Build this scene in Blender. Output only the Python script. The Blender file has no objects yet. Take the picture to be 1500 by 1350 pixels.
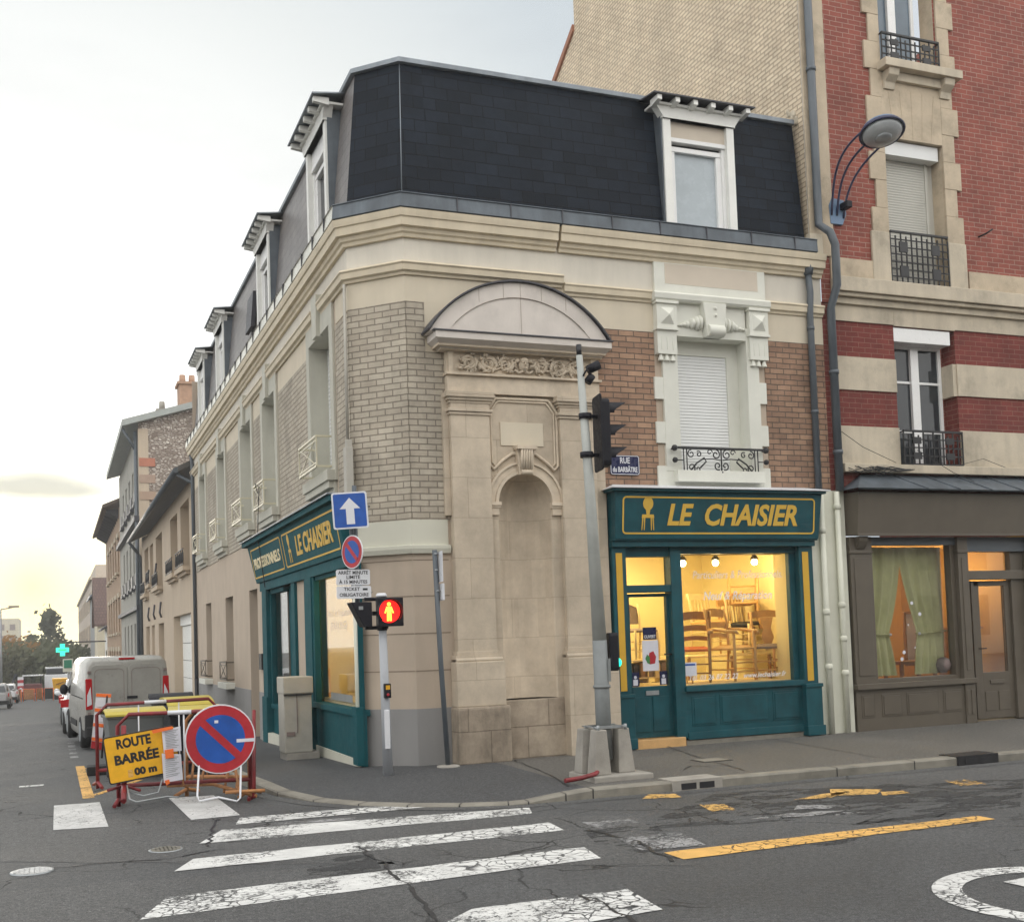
import bpy, bmesh, math, random
from mathutils import Vector, Matrix, noise
random.seed(7)
C = bpy.context.scene.collection
R = math.radians
V = Vector
# ---------------------------------------------------------------- camera
EYE = 1.6
FP, CX, CY = 1670.0, 750.0, 840.0
_v1 = V((83 - CX, CY - 952, -FP)); _h = V((1, .035, 0))
_up = _h.cross(_v1).normalized()
if _up.y < 0: _up = -_up
_Y = _v1.normalized(); _X = _Y.cross(_up)
MR = Matrix((_X, _Y, _up))
cam = bpy.data.cameras.new('camera'); co = bpy.data.objects.new('camera', cam); C.objects.link(co)
co.matrix_world = Matrix.Translation((0, 0, EYE)) @ MR.to_4x4()
cam.sensor_fit = 'HORIZONTAL'; cam.sensor_width = 36; cam.lens = FP / 1500 * 36
cam.shift_y = (CY - 675) / 1500; cam.clip_start = .05; cam.clip_end = 3000
sc = bpy.context.scene; sc.camera = co
sc.view_settings.view_transform = 'Standard'; sc.view_settings.look = 'None'
sc.view_settings.exposure = 0.0; sc.view_settings.gamma = 1
sc.render.engine = 'CYCLES'
sc.cycles.max_bounces = 8; sc.cycles.transparent_max_bounces = 12
sc.cycles.caustics_reflective = False; sc.cycles.caustics_refractive = False
sc.cycles.sample_clamp_indirect = 4

def ray(px, py): return MR @ V(((px - CX) / FP, (CY - py) / FP, -1))
# ---------------------------------------------------------------- sky
SUN_EL, SUN_AZ = R(3), R(1)       # azimuth measured from +Y towards -X
sd = V((-math.sin(SUN_AZ) * math.cos(SUN_EL), math.cos(SUN_AZ) * math.cos(SUN_EL), math.sin(SUN_EL)))
w = bpy.data.worlds.new('World'); sc.world = w; w.use_nodes = True
nt = w.node_tree; N = nt.nodes; Lk = nt.links
for n in list(N): N.remove(n)
def nd(t, **k):
    n = N.new(t)
    for a, b in k.items(): setattr(n, a, b)
    return n
out = nd('ShaderNodeOutputWorld'); bg = nd('ShaderNodeBackground'); bg.inputs[1].default_value = .1
sky = nd('ShaderNodeTexSky', sky_type='NISHITA', sun_disc=False, sun_elevation=SUN_EL, sun_rotation=-SUN_AZ)
sky.dust_density = 2.5
tc = nd('ShaderNodeTexCoord')
def dot(vec, sock=None):
    n = nd('ShaderNodeVectorMath', operation='DOT_PRODUCT'); Lk.new(sock or tc.outputs['Generated'], n.inputs[0]); n.inputs[1].default_value = vec
    return n.outputs['Value']
def ramp(sock, stops, interp='LINEAR'):
    n = nd('ShaderNodeValToRGB'); r = n.color_ramp; r.interpolation = interp
    while len(r.elements) < len(stops): r.elements.new(.5)
    for e, (p, c) in zip(r.elements, stops): e.position = p; e.color = (*c, 1)
    Lk.new(sock, n.inputs[0]); return n.outputs[0]
def mmath(op, a, b=None):
    n = nd('ShaderNodeMath', operation=op)
    for i, s in enumerate((a, b)):
        if s is None: continue
        if isinstance(s, (int, float)): n.inputs[i].default_value = s
        else: Lk.new(s, n.inputs[i])
    return n.outputs[0]
g = mmath('MULTIPLY', mmath('ARCCOSINE', dot(sd)), 1 / math.pi)      # 0 at the sun, 1 opposite
# cloud veil: brightest round the low sun, grey ahead, unseen part overhead and behind the viewer raised to light the facades (values /4)
veil = ramp(g, [(0, (.56, .45, .20)), (.011, (.48, .43, .27)), (.027, (.42, .415, .35)), (.048, (.37, .375, .36)), (.08, (.32, .325, .32)), (.115, (.275, .278, .272)), (.155, (.222, .23, .228)), (.195, (.172, .187, .196)), (.244, (.138, .154, .171)), (.325, (.29, .293, .295)), (.5, (.50, .497, .485)), (1, (.50, .49, .475))])
nz = nd('ShaderNodeTexNoise'); nz.inputs['Scale'].default_value = 2.2; nz.inputs['Detail'].default_value = 5; nz.inputs['Roughness'].default_value = .55
mp = nd('ShaderNodeMapping'); mp.inputs['Scale'].default_value = (1, 1, 4); Lk.new(tc.outputs['Generated'], mp.inputs[0]); Lk.new(mp.outputs[0], nz.inputs['Vector'])
cl = ramp(nz.outputs[0], [(.3, (.9, .9, .91)), (.55, (1, 1, 1)), (.75, (1.0, 1.0, 1.0))])
m1 = nd('ShaderNodeMix', data_type='RGBA', blend_type='MULTIPLY'); m1.inputs[0].default_value = 1
Lk.new(veil, m1.inputs[6]); Lk.new(cl, m1.inputs[7])
# one long grey cloud low over the street
cd = ray(45, 712).normalized(); ce1 = V((0, 0, 1)).cross(cd).normalized(); ce2 = cd.cross(ce1)
n2 = nd('ShaderNodeTexNoise'); n2.inputs['Scale'].default_value = 14; n2.inputs['Detail'].default_value = 4
Lk.new(mp.outputs[0], n2.inputs['Vector'])
a = mmath('MULTIPLY', dot(ce1), 1 / .075); b = mmath('MULTIPLY', dot(ce2), 1 / .0135)
r2 = mmath('ADD', mmath('MULTIPLY', a, a), mmath('MULTIPLY', b, b))
r2 = mmath('ADD', r2, mmath('MULTIPLY', n2.outputs[0], 1.6))
front = mmath('GREATER_THAN', dot(cd), 0)
cm = ramp(r2, [(.75, (1, 1, 1)), (1.0, (0, 0, 0))], 'EASE')
r2s = mmath('MULTIPLY', r2, .5); Lk.new(r2s, cm.node.inputs[0])
cm.node.color_ramp.elements[0].position = .38; cm.node.color_ramp.elements[1].position = .95
cmf = mmath('MULTIPLY', cm, front); cmf = mmath('MULTIPLY', cmf, .8)
m2 = nd('ShaderNodeMix', data_type='RGBA'); Lk.new(cmf, m2.inputs[0]); Lk.new(m1.outputs[2], m2.inputs[6]); m2.inputs[7].default_value = (.165, .168, .15, 1)
sc4 = nd('ShaderNodeVectorMath', operation='SCALE'); Lk.new(m2.outputs[2], sc4.inputs[0]); sc4.inputs['Scale'].default_value = 40
mx = nd('ShaderNodeMix', data_type='RGBA'); mx.inputs[0].default_value = .985
Lk.new(sky.outputs[0], mx.inputs[6]); Lk.new(sc4.outputs[0], mx.inputs[7])
Lk.new(mx.outputs[2], bg.inputs[0]); Lk.new(bg.outputs[0], out.inputs[0])
sl = bpy.data.lights.new('sun', 'SUN'); sl.energy = .6; sl.angle = R(14); sl.color = (1, .92, .80)
so = bpy.data.objects.new('sun', sl); C.objects.link(so); so.rotation_euler = (-sd).to_track_quat('-Z', 'Y').to_euler()

# ---------------------------------------------------------------- object helpers
def label(o, lab=None, cat=None, group=None, kind=None):
    if lab: o['label'] = lab
    if cat: o['category'] = cat
    if group: o['group'] = group
    if kind: o['kind'] = kind
    return o
def thing(name, lab, cat, loc=(0, 0, 0), group=None):
    o = bpy.data.objects.new(name, None); C.objects.link(o); o.location = loc; o.empty_display_size = .2
    o['_x'] = 0; del o['_x']
    WO[o.name] = V(loc)
    return label(o, lab, cat, group)
WO = {}
def copy_tree(o, parent=None, loc=None, rz=None, lab=None, group=None):
    c = o.copy(); C.objects.link(c)
    if parent: c.parent = parent
    if loc is not None: c.location = loc; WO[c.name] = V(loc)
    if rz is not None: c.rotation_euler = (0, 0, rz)
    if lab: c['label'] = lab
    if group: c['group'] = group
    for ch in list(o.children): copy_tree(ch, c)
    return c
class Fr:
    def __init__(s, o, u, n): s.o = V(o); s.u = V(u); s.n = V(n)
    def P(s, u, z, d=0): return s.o + s.u * u + s.n * d + V((0, 0, z))
class MB:
    def __init__(s): s.v = []; s.f = []; s.m = []; s.sm = []
    def face(s, pts, m=0, sm=False):
        i = len(s.v); s.v += [V(p) for p in pts]; s.f.append(list(range(i, i + len(pts)))); s.m.append(m); s.sm.append(sm)
    def faces(s, vs, fs, m=0, sm=False):
        i = len(s.v); s.v += [V(p) for p in vs]
        for f in fs: s.f.append([i + k for k in f]); s.m.append(m); s.sm.append(sm)
        return s
    def hexa(s, p, m=0):   # p: 4 bottom, 4 top
        return s.faces(p, [(0, 3, 2, 1), (4, 5, 6, 7), (0, 1, 5, 4), (1, 2, 6, 5), (2, 3, 7, 6), (3, 0, 4, 7)], m)
    def box(s, a, b, m=0):
        (x0, y0, z0), (x1, y1, z1) = a, b
        return s.hexa([(x0, y0, z0), (x1, y0, z0), (x1, y1, z0), (x0, y1, z0), (x0, y0, z1), (x1, y0, z1), (x1, y1, z1), (x0, y1, z1)], m)
    def fbox(s, fr, u0, u1, z0, z1, d0, d1, m=0):
        return s.hexa([fr.P(u0, z0, d0), fr.P(u1, z0, d0), fr.P(u1, z0, d1), fr.P(u0, z0, d1), fr.P(u0, z1, d0), fr.P(u1, z1, d0), fr.P(u1, z1, d1), fr.P(u0, z1, d1)], m)
    def prism(s, a, b, m=0, sm=False):   # two matching loops
        n = len(a); return s.faces(list(a) + list(b), [tuple(range(n)), tuple(range(2 * n - 1, n - 1, -1))] , m).faces(list(a) + list(b), [(i, (i + 1) % n, n + (i + 1) % n, n + i) for i in range(n)], m, sm)
    def fprism(s, fr, pts, d0, d1, m=0):
        return s.prism([fr.P(u, z, d0) for u, z in pts], [fr.P(u, z, d1) for u, z in pts], m)
    def rings(s, rs, m=0, sm=True, cap=True, closed=False):
        n = len(rs[0]); vs = [p for r in rs for p in r]; fs = []
        k = len(rs)
        for i in range(k if closed else k - 1):
            j = (i + 1) % k
            for q in range(n): fs.append((i * n + q, i * n + (q + 1) % n, j * n + (q + 1) % n, j * n + q))
        s.faces(vs, fs, m, sm)
        if cap and not closed: s.face(rs[0][::-1], m); s.face(rs[-1], m)
        return s
    def tube(s, pts, r, n=8, m=0, cap=True, closed=False):
        pts = [V(p) for p in pts]; rs = []; prev = None
        for i, p in enumerate(pts):
            if closed: t = pts[(i + 1) % len(pts)] - pts[i - 1]
            else: t = (pts[min(i + 1, len(pts) - 1)] - pts[max(i - 1, 0)])
            t = t.normalized()
            if prev is None:
                a = t.orthogonal().normalized()
            else:
                a = prev - t * prev.dot(t)
                a = a.normalized() if a.length > 1e-5 else t.orthogonal().normalized()
            prev = a; b = t.cross(a)
            rr = r[i] if isinstance(r, (list, tuple)) else r
            rs.append([p + (a * math.cos(q) + b * math.sin(q)) * rr for q in [2 * math.pi * k / n for k in range(n)]])
        return s.rings(rs, m, True, cap, closed)
    def lathe(s, c, prof, n=20, ax=(0, 0, 1), m=0, sm=True, cap=True):
        ax = V(ax).normalized(); a = ax.orthogonal().normalized(); b = ax.cross(a); c = V(c)
        return s.rings([[c + ax * h + (a * math.cos(q) + b * math.sin(q)) * r for q in [2 * math.pi * k / n for k in range(n)]] for r, h in prof], m, sm, cap)
    def ball(s, c, r, m=0, n=10, k=6):
        c = V(c); r = V(r) if hasattr(r, '__len__') else V((r, r, r))
        return s.rings([[c + V((r.x * math.sin(t) * math.cos(q), r.y * math.sin(t) * math.sin(q), r.z * math.cos(t))) for q in [2 * math.pi * j / n for j in range(n)]] for t in [math.pi * (i + .04) / (k + .08) for i in range(k + 1)]], m)
    def sweep(s, poly, prof, m=0, cap=True):
        """poly: plan polyline (x,y) with outside on its right-hand side; prof: (d,z) closed profile"""
        rs = []
        for i, p in enumerate(poly):
            p = V((p[0], p[1], 0)); ns = []
            if i > 0: q = p - V((*poly[i - 1][:2], 0)); ns.append(V((q.y, -q.x, 0)).normalized())
            if i < len(poly) - 1: q = V((*poly[i + 1][:2], 0)) - p; ns.append(V((q.y, -q.x, 0)).normalized())
            if len(ns) == 2:
                nn = (ns[0] + ns[1]).normalized(); nn = nn / max(.2, nn.dot(ns[0]))
            else: nn = ns[0]
            rs.append([p + nn * d + V((0, 0, z)) for d, z in prof])
        return s.rings(rs, m, False, cap)
    def build(s, name, mats, parent=None, bevel=0, smooth=None):
        org = WO.get(parent.name, V((0, 0, 0))) if parent else V((0, 0, 0))
        if not parent and s.v:
            xs = [p.x for p in s.v]; ys = [p.y for p in s.v]; zs = [p.z for p in s.v]
            org = V(((min(xs) + max(xs)) / 2, (min(ys) + max(ys)) / 2, min(zs)))
        me = bpy.data.meshes.new(name); me.from_pydata([p - org for p in s.v], [], s.f)
        mats = mats if isinstance(mats, (list, tuple)) else [mats]
        for m in mats: me.materials.append(m)
        for p, mi, sm in zip(me.polygons, s.m, s.sm): p.material_index = mi; p.use_smooth = sm if smooth is None else smooth
        bm = bmesh.new(); bm.from_mesh(me)
        bmesh.ops.remove_doubles(bm, verts=bm.verts, dist=1e-5)
        bmesh.ops.recalc_face_normals(bm, faces=bm.faces)
        if bevel: bmesh.ops.bevel(bm, geom=[e for e in bm.edges if len(e.link_faces) == 2 and e.calc_face_angle(0) > .6], offset=bevel, segments=2, affect='EDGES', profile=.6)
        uv = bm.loops.layers.uv.new('UV')
        for f in bm.faces:
            n = f.normal; h = math.hypot(n.x, n.y)
            for l in f.loops:
                p = l.vert.co + org
                if h > .35: l[uv].uv = ((-n.y * p.x + n.x * p.y) / h, p.z)
                else: l[uv].uv = (p.x, p.y)
        bm.to_mesh(me); bm.free()
        o = bpy.data.objects.new(name, me); C.objects.link(o)
        if parent: o.parent = parent; WO[o.name] = org
        else: o.location = org; WO[o.name] = org
        return o
def wall(mb, fr, u0, u1, z0, z1, holes, d=0, t=.25, m=0, mr=None):
    us = sorted({u0, u1, *[h[0] for h in holes], *[h[1] for h in holes]}); zs = sorted({z0, z1, *[h[2] for h in holes], *[h[3] for h in holes]})
    us = [u for u in us if u0 <= u <= u1]; zs = [z for z in zs if z0 <= z <= z1]
    for a, b in zip(us, us[1:]):
        for c, e in zip(zs, zs[1:]):
            mu, mz = (a + b) / 2, (c + e) / 2
            if any(h[0] < mu < h[1] and h[2] < mz < h[3] for h in holes): continue
            mb.face([fr.P(a, c, d), fr.P(b, c, d), fr.P(b, e, d), fr.P(a, e, d)], m)
    mr = m if mr is None else mr
    for h in holes:
        a, b, c, e = h[:4]; c = max(c, z0); e = min(e, z1); tt = h[4] if len(h) > 4 else t
        for p, q in (((a, c), (a, e)), ((a, e), (b, e)), ((b, e), (b, c)), ((b, c), (a, c))):
            mb.face([fr.P(*p, d), fr.P(*q, d), fr.P(*q, d - tt), fr.P(*p, d - tt)], h[5] if len(h) > 5 else mr)
def lettering(fr, u, z, d, s, size, mat, parent, sx=1, shear=0, bold=0, wid=None, rot=0, name='lettering', align='CENTER', th=.004):
    cu = bpy.data.curves.new('t', 'FONT'); cu.body = s; cu.size = size; cu.shear = shear; cu.offset = bold; cu.align_x = align; cu.align_y = 'CENTER'; cu.extrude = th; cu.resolution_u = 3
    to = bpy.data.objects.new('t', cu); C.objects.link(to); bpy.context.view_layer.update()
    me = bpy.data.meshes.new_from_object(to.evaluated_get(bpy.context.evaluated_depsgraph_get())); bpy.data.objects.remove(to)
    xs = [v.co.x for v in me.vertices]
    k = wid / (max(xs) - min(xs)) if wid else 1
    mb = MB(); c, sn = math.cos(rot), math.sin(rot)
    vs = []
    for v in me.vertices:
        x, y = v.co.x * k, v.co.y; x, y = x * c - y * sn, x * sn + y * c
        vs.append(fr.P(u + sx * x, z + y, d + v.co.z))
    mb.faces(vs, [tuple(p.vertices) for p in me.polygons]); bpy.data.meshes.remove(me)
    return mb.build(name, mat, parent)
# ---------------------------------------------------------------- materials
MATS = {}
def mk(name):
    m = bpy.data.materials.new(name); m.use_nodes = True; t = m.node_tree
    for n in list(t.nodes): t.nodes.remove(n)
    o = t.nodes.new('ShaderNodeOutputMaterial'); p = t.nodes.new('ShaderNodeBsdfPrincipled'); t.links.new(p.outputs[0], o.inputs[0])
    MATS[name] = m; return m, t, p, o
def rampn(t, sock, stops):
    n = t.nodes.new('ShaderNodeValToRGB'); r = n.color_ramp
    while len(r.elements) < len(stops): r.elements.new(.5)
    for e, (p, c) in zip(r.elements, stops):
        e.position = p; e.color = (*c, 1) if hasattr(c, '__len__') else (c, c, c, 1)
    t.links.new(sock, n.inputs[0]); return n.outputs[0]
def noisen(t, scale, detail=4, rough=.6, coord='Object', sc3=None, dist=0):
    c = t.nodes.new('ShaderNodeNewGeometry') if coord == 'Geo' else t.nodes.new('ShaderNodeTexCoord')
    src = c.outputs['Position'] if coord == 'Geo' else c.outputs[coord]
    n = t.nodes.new('ShaderNodeTexNoise'); n.inputs['Scale'].default_value = scale; n.inputs['Detail'].default_value = detail; n.inputs['Roughness'].default_value = rough; n.inputs['Distortion'].default_value = dist
    if sc3:
        mpp = t.nodes.new('ShaderNodeMapping'); mpp.inputs['Scale'].default_value = sc3; t.links.new(src, mpp.inputs[0]); src = mpp.outputs[0]
    t.links.new(src, n.inputs['Vector']); return n.outputs[0]
def mixc(t, f, a, b, mode='MIX'):
    n = t.nodes.new('ShaderNodeMix'); n.data_type = 'RGBA'; n.blend_type = mode
    for i, s in ((0, f), (6, a), (7, b)):
        if isinstance(s, (int, float)): n.inputs[i].default_value = s
        elif isinstance(s, tuple): n.inputs[i].default_value = (*s, 1)
        else: t.links.new(s, n.inputs[i])
    return n.outputs[2]
def mth(t, op, a, b=None):
    n = t.nodes.new('ShaderNodeMath'); n.operation = op
    for i, s in enumerate((a, b)):
        if s is None: continue
        if isinstance(s, (int, float)): n.inputs[i].default_value = s
        else: t.links.new(s, n.inputs[i])
    return n.outputs[0]
def bumpn(t, p, h, strength=.3, dist=.01, prev=None):
    b = t.nodes.new('ShaderNodeBump'); b.inputs['Strength'].default_value = strength; b.inputs['Distance'].default_value = dist
    t.links.new(h, b.inputs['Height'])
    if prev: t.links.new(prev, b.inputs['Normal'])
    if p: t.links.new(b.outputs[0], p.inputs['Normal'])
    return b.outputs[0]
def plain(name, col, rough=.6, var=.12, scale=3, metal=0, bump=0, bscale=60, emit=None, estr=1, streak=0, coat=0, dirt=0, spec=.5):
    m, t, p, o = mk(name); p.inputs['Specular IOR Level'].default_value = spec; p.inputs['Roughness'].default_value = rough; p.inputs['Metallic'].default_value = metal
    p.inputs['Coat Weight'].default_value = coat
    c = tuple(col)
    if var:
        f = noisen(t, scale, 5, .65, 'Geo'); lo = tuple(x * (1 - var) for x in c); hi = tuple(min(1, x * (1 + var)) for x in c)
        col_s = rampn(t, f, [(.3, lo), (.7, hi)])
        if streak:
            f2 = noisen(t, 1.0, 4, .6, 'Geo', (5, 5, .5)); k = rampn(t, f2, [(.35, 1 - streak), (.62, 1.0)])
            col_s = mixc(t, 1.0, col_s, k, 'MULTIPLY')
        if dirt:
            f3 = noisen(t, 1.3, 8, .72, 'Geo'); k = rampn(t, f3, [(.36, 1 - dirt), (.5, 1.0)]); col_s = mixc(t, 1.0, col_s, k, 'MULTIPLY')
        t.links.new(col_s, p.inputs['Base Color'])
        rf = rampn(t, noisen(t, scale * 4, 3, .6, 'Geo'), [(.3, max(0.02, rough - .1)), (.7, min(1, rough + .1))]); t.links.new(rf, p.inputs['Roughness'])
    else: p.inputs['Base Color'].default_value = (*c, 1)
    if bump: bumpn(t, p, noisen(t, bscale, 5, .6, 'Geo'), bump, .01)
    if emit: p.inputs['Emission Color'].default_value = (*emit, 1); p.inputs['Emission Strength'].default_value = estr
    return m
def brick(name, c1, c2, mortar, bw=.235, bh=.08, ms=.008, rough=.85, bump=.6, var=.25, off=.5, smooth=.3, bias=0, grime=.25, big=None, spec=.5):
    m, t, p, o = mk(name); p.inputs['Specular IOR Level'].default_value = spec; p.inputs['Roughness'].default_value = rough
    uv = t.nodes.new('ShaderNodeUVMap'); uv.uv_map = 'UV'
    vec = uv.outputs[0]
    wob = noisen(t, 6, 2, .5, 'Geo'); wv = t.nodes.new('ShaderNodeVectorMath'); wv.operation = 'MULTIPLY_ADD'
    cmb = t.nodes.new('ShaderNodeCombineXYZ'); t.links.new(wob, cmb.inputs[0]); t.links.new(wob, cmb.inputs[1])
    t.links.new(cmb.outputs[0], wv.inputs[0]); wv.inputs[1].default_value = (.012, .012, 0); t.links.new(vec, wv.inputs[2]); vec = wv.outputs[0]
    b = t.nodes.new('ShaderNodeTexBrick'); t.links.new(vec, b.inputs['Vector']); b.offset = off
    b.inputs['Scale'].default_value = 1; b.inputs['Brick Width'].default_value = bw; b.inputs['Row Height'].default_value = bh; b.inputs['Mortar Size'].default_value = ms; b.inputs['Mortar Smooth'].default_value = smooth; b.inputs['Bias'].default_value = bias
    b.inputs['Color1'].default_value = (*c1, 1); b.inputs['Color2'].default_value = (*c2, 1); b.inputs['Mortar'].default_value = (*mortar, 1)
    f = noisen(t, 2.2, 6, .7, 'Geo'); k = rampn(t, f, [(.3, 1 - var), (.7, 1 + var * .4)])
    c = mixc(t, 1, b.outputs['Color'], k, 'MULTIPLY')
    if grime:
        f2 = noisen(t, 1, 6, .75, 'Geo', (1, 1, .4)); k2 = rampn(t, f2, [(.33, 1 - grime), (.55, 1)]); c = mixc(t, 1, c, k2, 'MULTIPLY')
    if big:
        f3 = noisen(t, big[1], 5, .7, 'Geo'); c = mixc(t, rampn(t, f3, [(big[2], 0.0), (big[2] + .06, 1.0)]), c, big[0])
    t.links.new(c, p.inputs['Base Color'])
    h = mth(t, 'SUBTRACT', 1, b.outputs['Fac']); h2 = mth(t, 'ADD', h, mth(t, 'MULTIPLY', noisen(t, 45, 5, .7, 'Geo'), .5))
    bumpn(t, p, h2, bump, .012)
    return m
M_render = plain('beige_render', (.49, .405, .32), .9, .07, 2, bump=.12, bscale=120, streak=.06)
M_renderL = plain('cream_render', (.62, .55, .43), .85, .06, 2, bump=.08, bscale=90, streak=.05)
M_frieze = plain('pale_render', (.64, .60, .52), .85, .06, 1.5, bump=.1, bscale=90, streak=.09)
M_grey = plain('grey_plinth_paint', (.27, .265, .26), .8, .06, 2, bump=.1, streak=.07)
M_band = plain('pale_grey_green_paint', (.58, .57, .48), .7, .05, 2, bump=.05)
M_white = plain('white_paint', (.78, .78, .74), .5, .05, 4)
M_trim = plain('window_surround_paint', (.67, .67, .60), .7, .06, 3, bump=.06)
M_corn = plain('cream_cornice_paint', (.66, .575, .43), .7, .07, 3, bump=.08, streak=.1)
M_pvc = plain('white_plastic', (.8, .8, .79), .35, .03, 4)
M_beigep = plain('beige_panel', (.58, .51, .42), .8, .05, 3)
M_brickc = brick('painted_cream_brick', (.52, .465, .375), (.44, .385, .305), (.26, .225, .18), ms=.009, grime=.22, bump=.8)
M_brickt = brick('tan_brick', (.43, .27, .175), (.30, .18, .12), (.15, .11, .085), ms=.0085, grime=.3, var=.3, bump=.8, bias=0)
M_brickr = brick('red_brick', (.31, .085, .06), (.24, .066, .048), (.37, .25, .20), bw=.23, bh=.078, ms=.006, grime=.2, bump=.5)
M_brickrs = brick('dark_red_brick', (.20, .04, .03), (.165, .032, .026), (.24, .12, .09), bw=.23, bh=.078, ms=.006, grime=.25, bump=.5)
M_sidebrick = brick('limewashed_old_brick', (.84, .71, .52), (.74, .61, .44), (.50, .395, .28), bw=.22, bh=.072, ms=.012, grime=.16, var=.18, bump=1.2, big=((.56, .47, .35), .55, .62))
M_stone = brick('monument_limestone', (.60, .51, .395), (.54, .455, .35), (.45, .375, .285), bw=.9, bh=.52, ms=.005, grime=.14, var=.24, bump=.4)
M_stoneo = brick('old_limestone', (.48, .40, .305), (.41, .335, .255), (.29, .23, .17), bw=.6, bh=.4, ms=.006, grime=.45, var=.4, bump=1.0)
M_stonesm = plain('carved_limestone', (.60, .51, .395), .85, .12, 5, bump=.25, bscale=50, dirt=.18)
M_pedst = plain('pediment_limestone', (.62, .57, .52), .8, .08, 3, bump=.1, bscale=40, dirt=.12)
M_quoin = plain('quoin_stone', (.50, .415, .305), .85, .14, 3, bump=.3, bscale=35, dirt=.25)
M_quoinl = plain('pale_band_stone', (.56, .49, .38), .85, .12, 2, bump=.2, bscale=35, dirt=.22, streak=.15)
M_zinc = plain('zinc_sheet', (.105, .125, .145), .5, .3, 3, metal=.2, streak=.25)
M_zinc_glow = plain('zinc_sunset_sheen', (.62, .60, .52), .3, .2, 3, metal=.9)  # street-side gutter: zinc paled and warmed in colour for the sunset reflection
M_zincl = plain('light_zinc', (.25, .28, .31), .45, .2, 2, metal=.4, streak=.2)
M_lead = plain('dark_lead', (.045, .045, .055), .5, .2, 5)
M_slate = brick('blue_black_slate', (.010, .0165, .028), (.004, .008, .015), (.001, .0015, .003), bw=.33, bh=.165, ms=.005, rough=.6, grime=.1, var=.4, bump=.9, smooth=.1, spec=.16)
M_slate_sheen = brick('slate_sky_sheen', (.21, .19, .18), (.165, .15, .145), (.05, .045, .04), bw=.33, bh=.165, ms=.004, rough=.4, grime=.1, var=.25, bump=.7, smooth=.1)  # same slate paled: grazing sky reflection put into the base colour
M_teal = plain('teal_paint', (.006, .072, .090), .5, .2, 4, spec=.35, dirt=.22, streak=.15, bump=.06, bscale=25)
M_teall = plain('weathered_teal_paint', (.012, .085, .100), .75, .14, 4, spec=.12, dirt=.15)
M_yellow = plain('mustard_paint', (.62, .36, .03), .5, .06, 4)
M_gold = plain('gold_lettering', (.66, .42, .07), .6, .04, 4, spec=.25)
M_goldl = plain('gold_leaf', (.70, .58, .32), .45, .1, 4, metal=.35)
M_iron = plain('black_iron', (.012, .012, .014), .5, .2, 8)
M_pipeg = plain('grey_pipe', (.085, .10, .115), .45, .15, 3)
M_pipew = plain('cream_pipe', (.66, .66, .56), .5, .06, 3)
M_shut = plain('roller_shutter', (.72, .73, .72), .5, .03, 3)
M_shutg = plain('grey_roller_shutter', (.50, .49, .44), .55, .04, 3)
M_brown = plain('taupe_shopfront_paint', (.105, .088, .066), .5, .1, 4)
M_black = plain('black_plastic', (.007, .007, .012), .55, .1, 6, spec=.3)
M_galv = plain('galvanised_steel', (.33, .35, .36), .45, .12, 6, metal=.5)
M_mast = plain('pale_grey_mast_paint', (.40, .415, .39), .5, .08, 5, dirt=.1)
M_mastd = plain('dark_grey_mast_paint', (.20, .215, .215), .55, .08, 5, dirt=.2)
M_conc = plain('concrete', (.33, .31, .275), .9, .14, 4, bump=.35, bscale=70, dirt=.2)
M_cab = plain('cabinet_beige_grey', (.42, .40, .35), .6, .07, 5, dirt=.12)
M_wallin = plain('shop_interior_cream', (.80, .70, .42), .8, .05, 1)
M_floorin = plain('shop_floor', (.45, .36, .24), .5, .1, 3)
M_wood = plain('pale_beech', (.60, .36, .15), .45, .15, 8)
M_woodd = plain('oak_wood', (.34, .19, .085), .45, .2, 8)
M_woodl = plain('whitewashed_wood', (.75, .62, .38), .5, .1, 8)
M_seato = plain('orange_seat_cloth', (.55, .13, .03), .8, .1, 20)
M_seatg = plain('grey_seat_cloth', (.22, .17, .16), .9, .12, 20)
M_red = plain('red_paint', (.20, .018, .022), .5, .3, 5, dirt=.4)
M_redw = plain('red_reflective', (.42, .02, .03), .4, .15, 9, dirt=.2)
M_blue = plain('sign_blue', (.012, .085, .38), .4, .15, 6, dirt=.15)
M_signw = plain('sign_white', (.68, .69, .72), .35, .04, 5)
M_signy = plain('sign_yellow', (.80, .42, .018), .4, .12, 7, dirt=.18)
M_ink = plain('black_ink', (.015, .015, .018), .5, 0)
M_paper = plain('paper_white', (.68, .68, .74), .6, .05, 8)
M_orange = plain('orange_tape', (.85, .17, .03), .5, .08, 6)
M_binl = plain('bin_lid_yellow', (.50, .41, .06), .4, .1, 4)
M_bing = plain('bin_grey', (.13, .14, .14), .5, .1, 4)
M_rub = plain('tyre_rubber', (.015, .015, .016), .8, .1, 8)
M_rust = plain('orange_barrier_paint', (.40, .18, .065), .6, .35, 9, dirt=.4)
M_navy = plain('navy_enamel', (.008, .012, .06), .3, .05, 4)
M_roof = brick('brown_roof_tile', (.16, .10, .085), (.13, .08, .07), (.06, .04, .035), bw=.25, bh=.3, ms=.02, grime=.2)
M_cur = plain('green_curtain_cloth', (.56, .55, .29), .8, .1, 6)
M_frz = M_frieze

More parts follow.
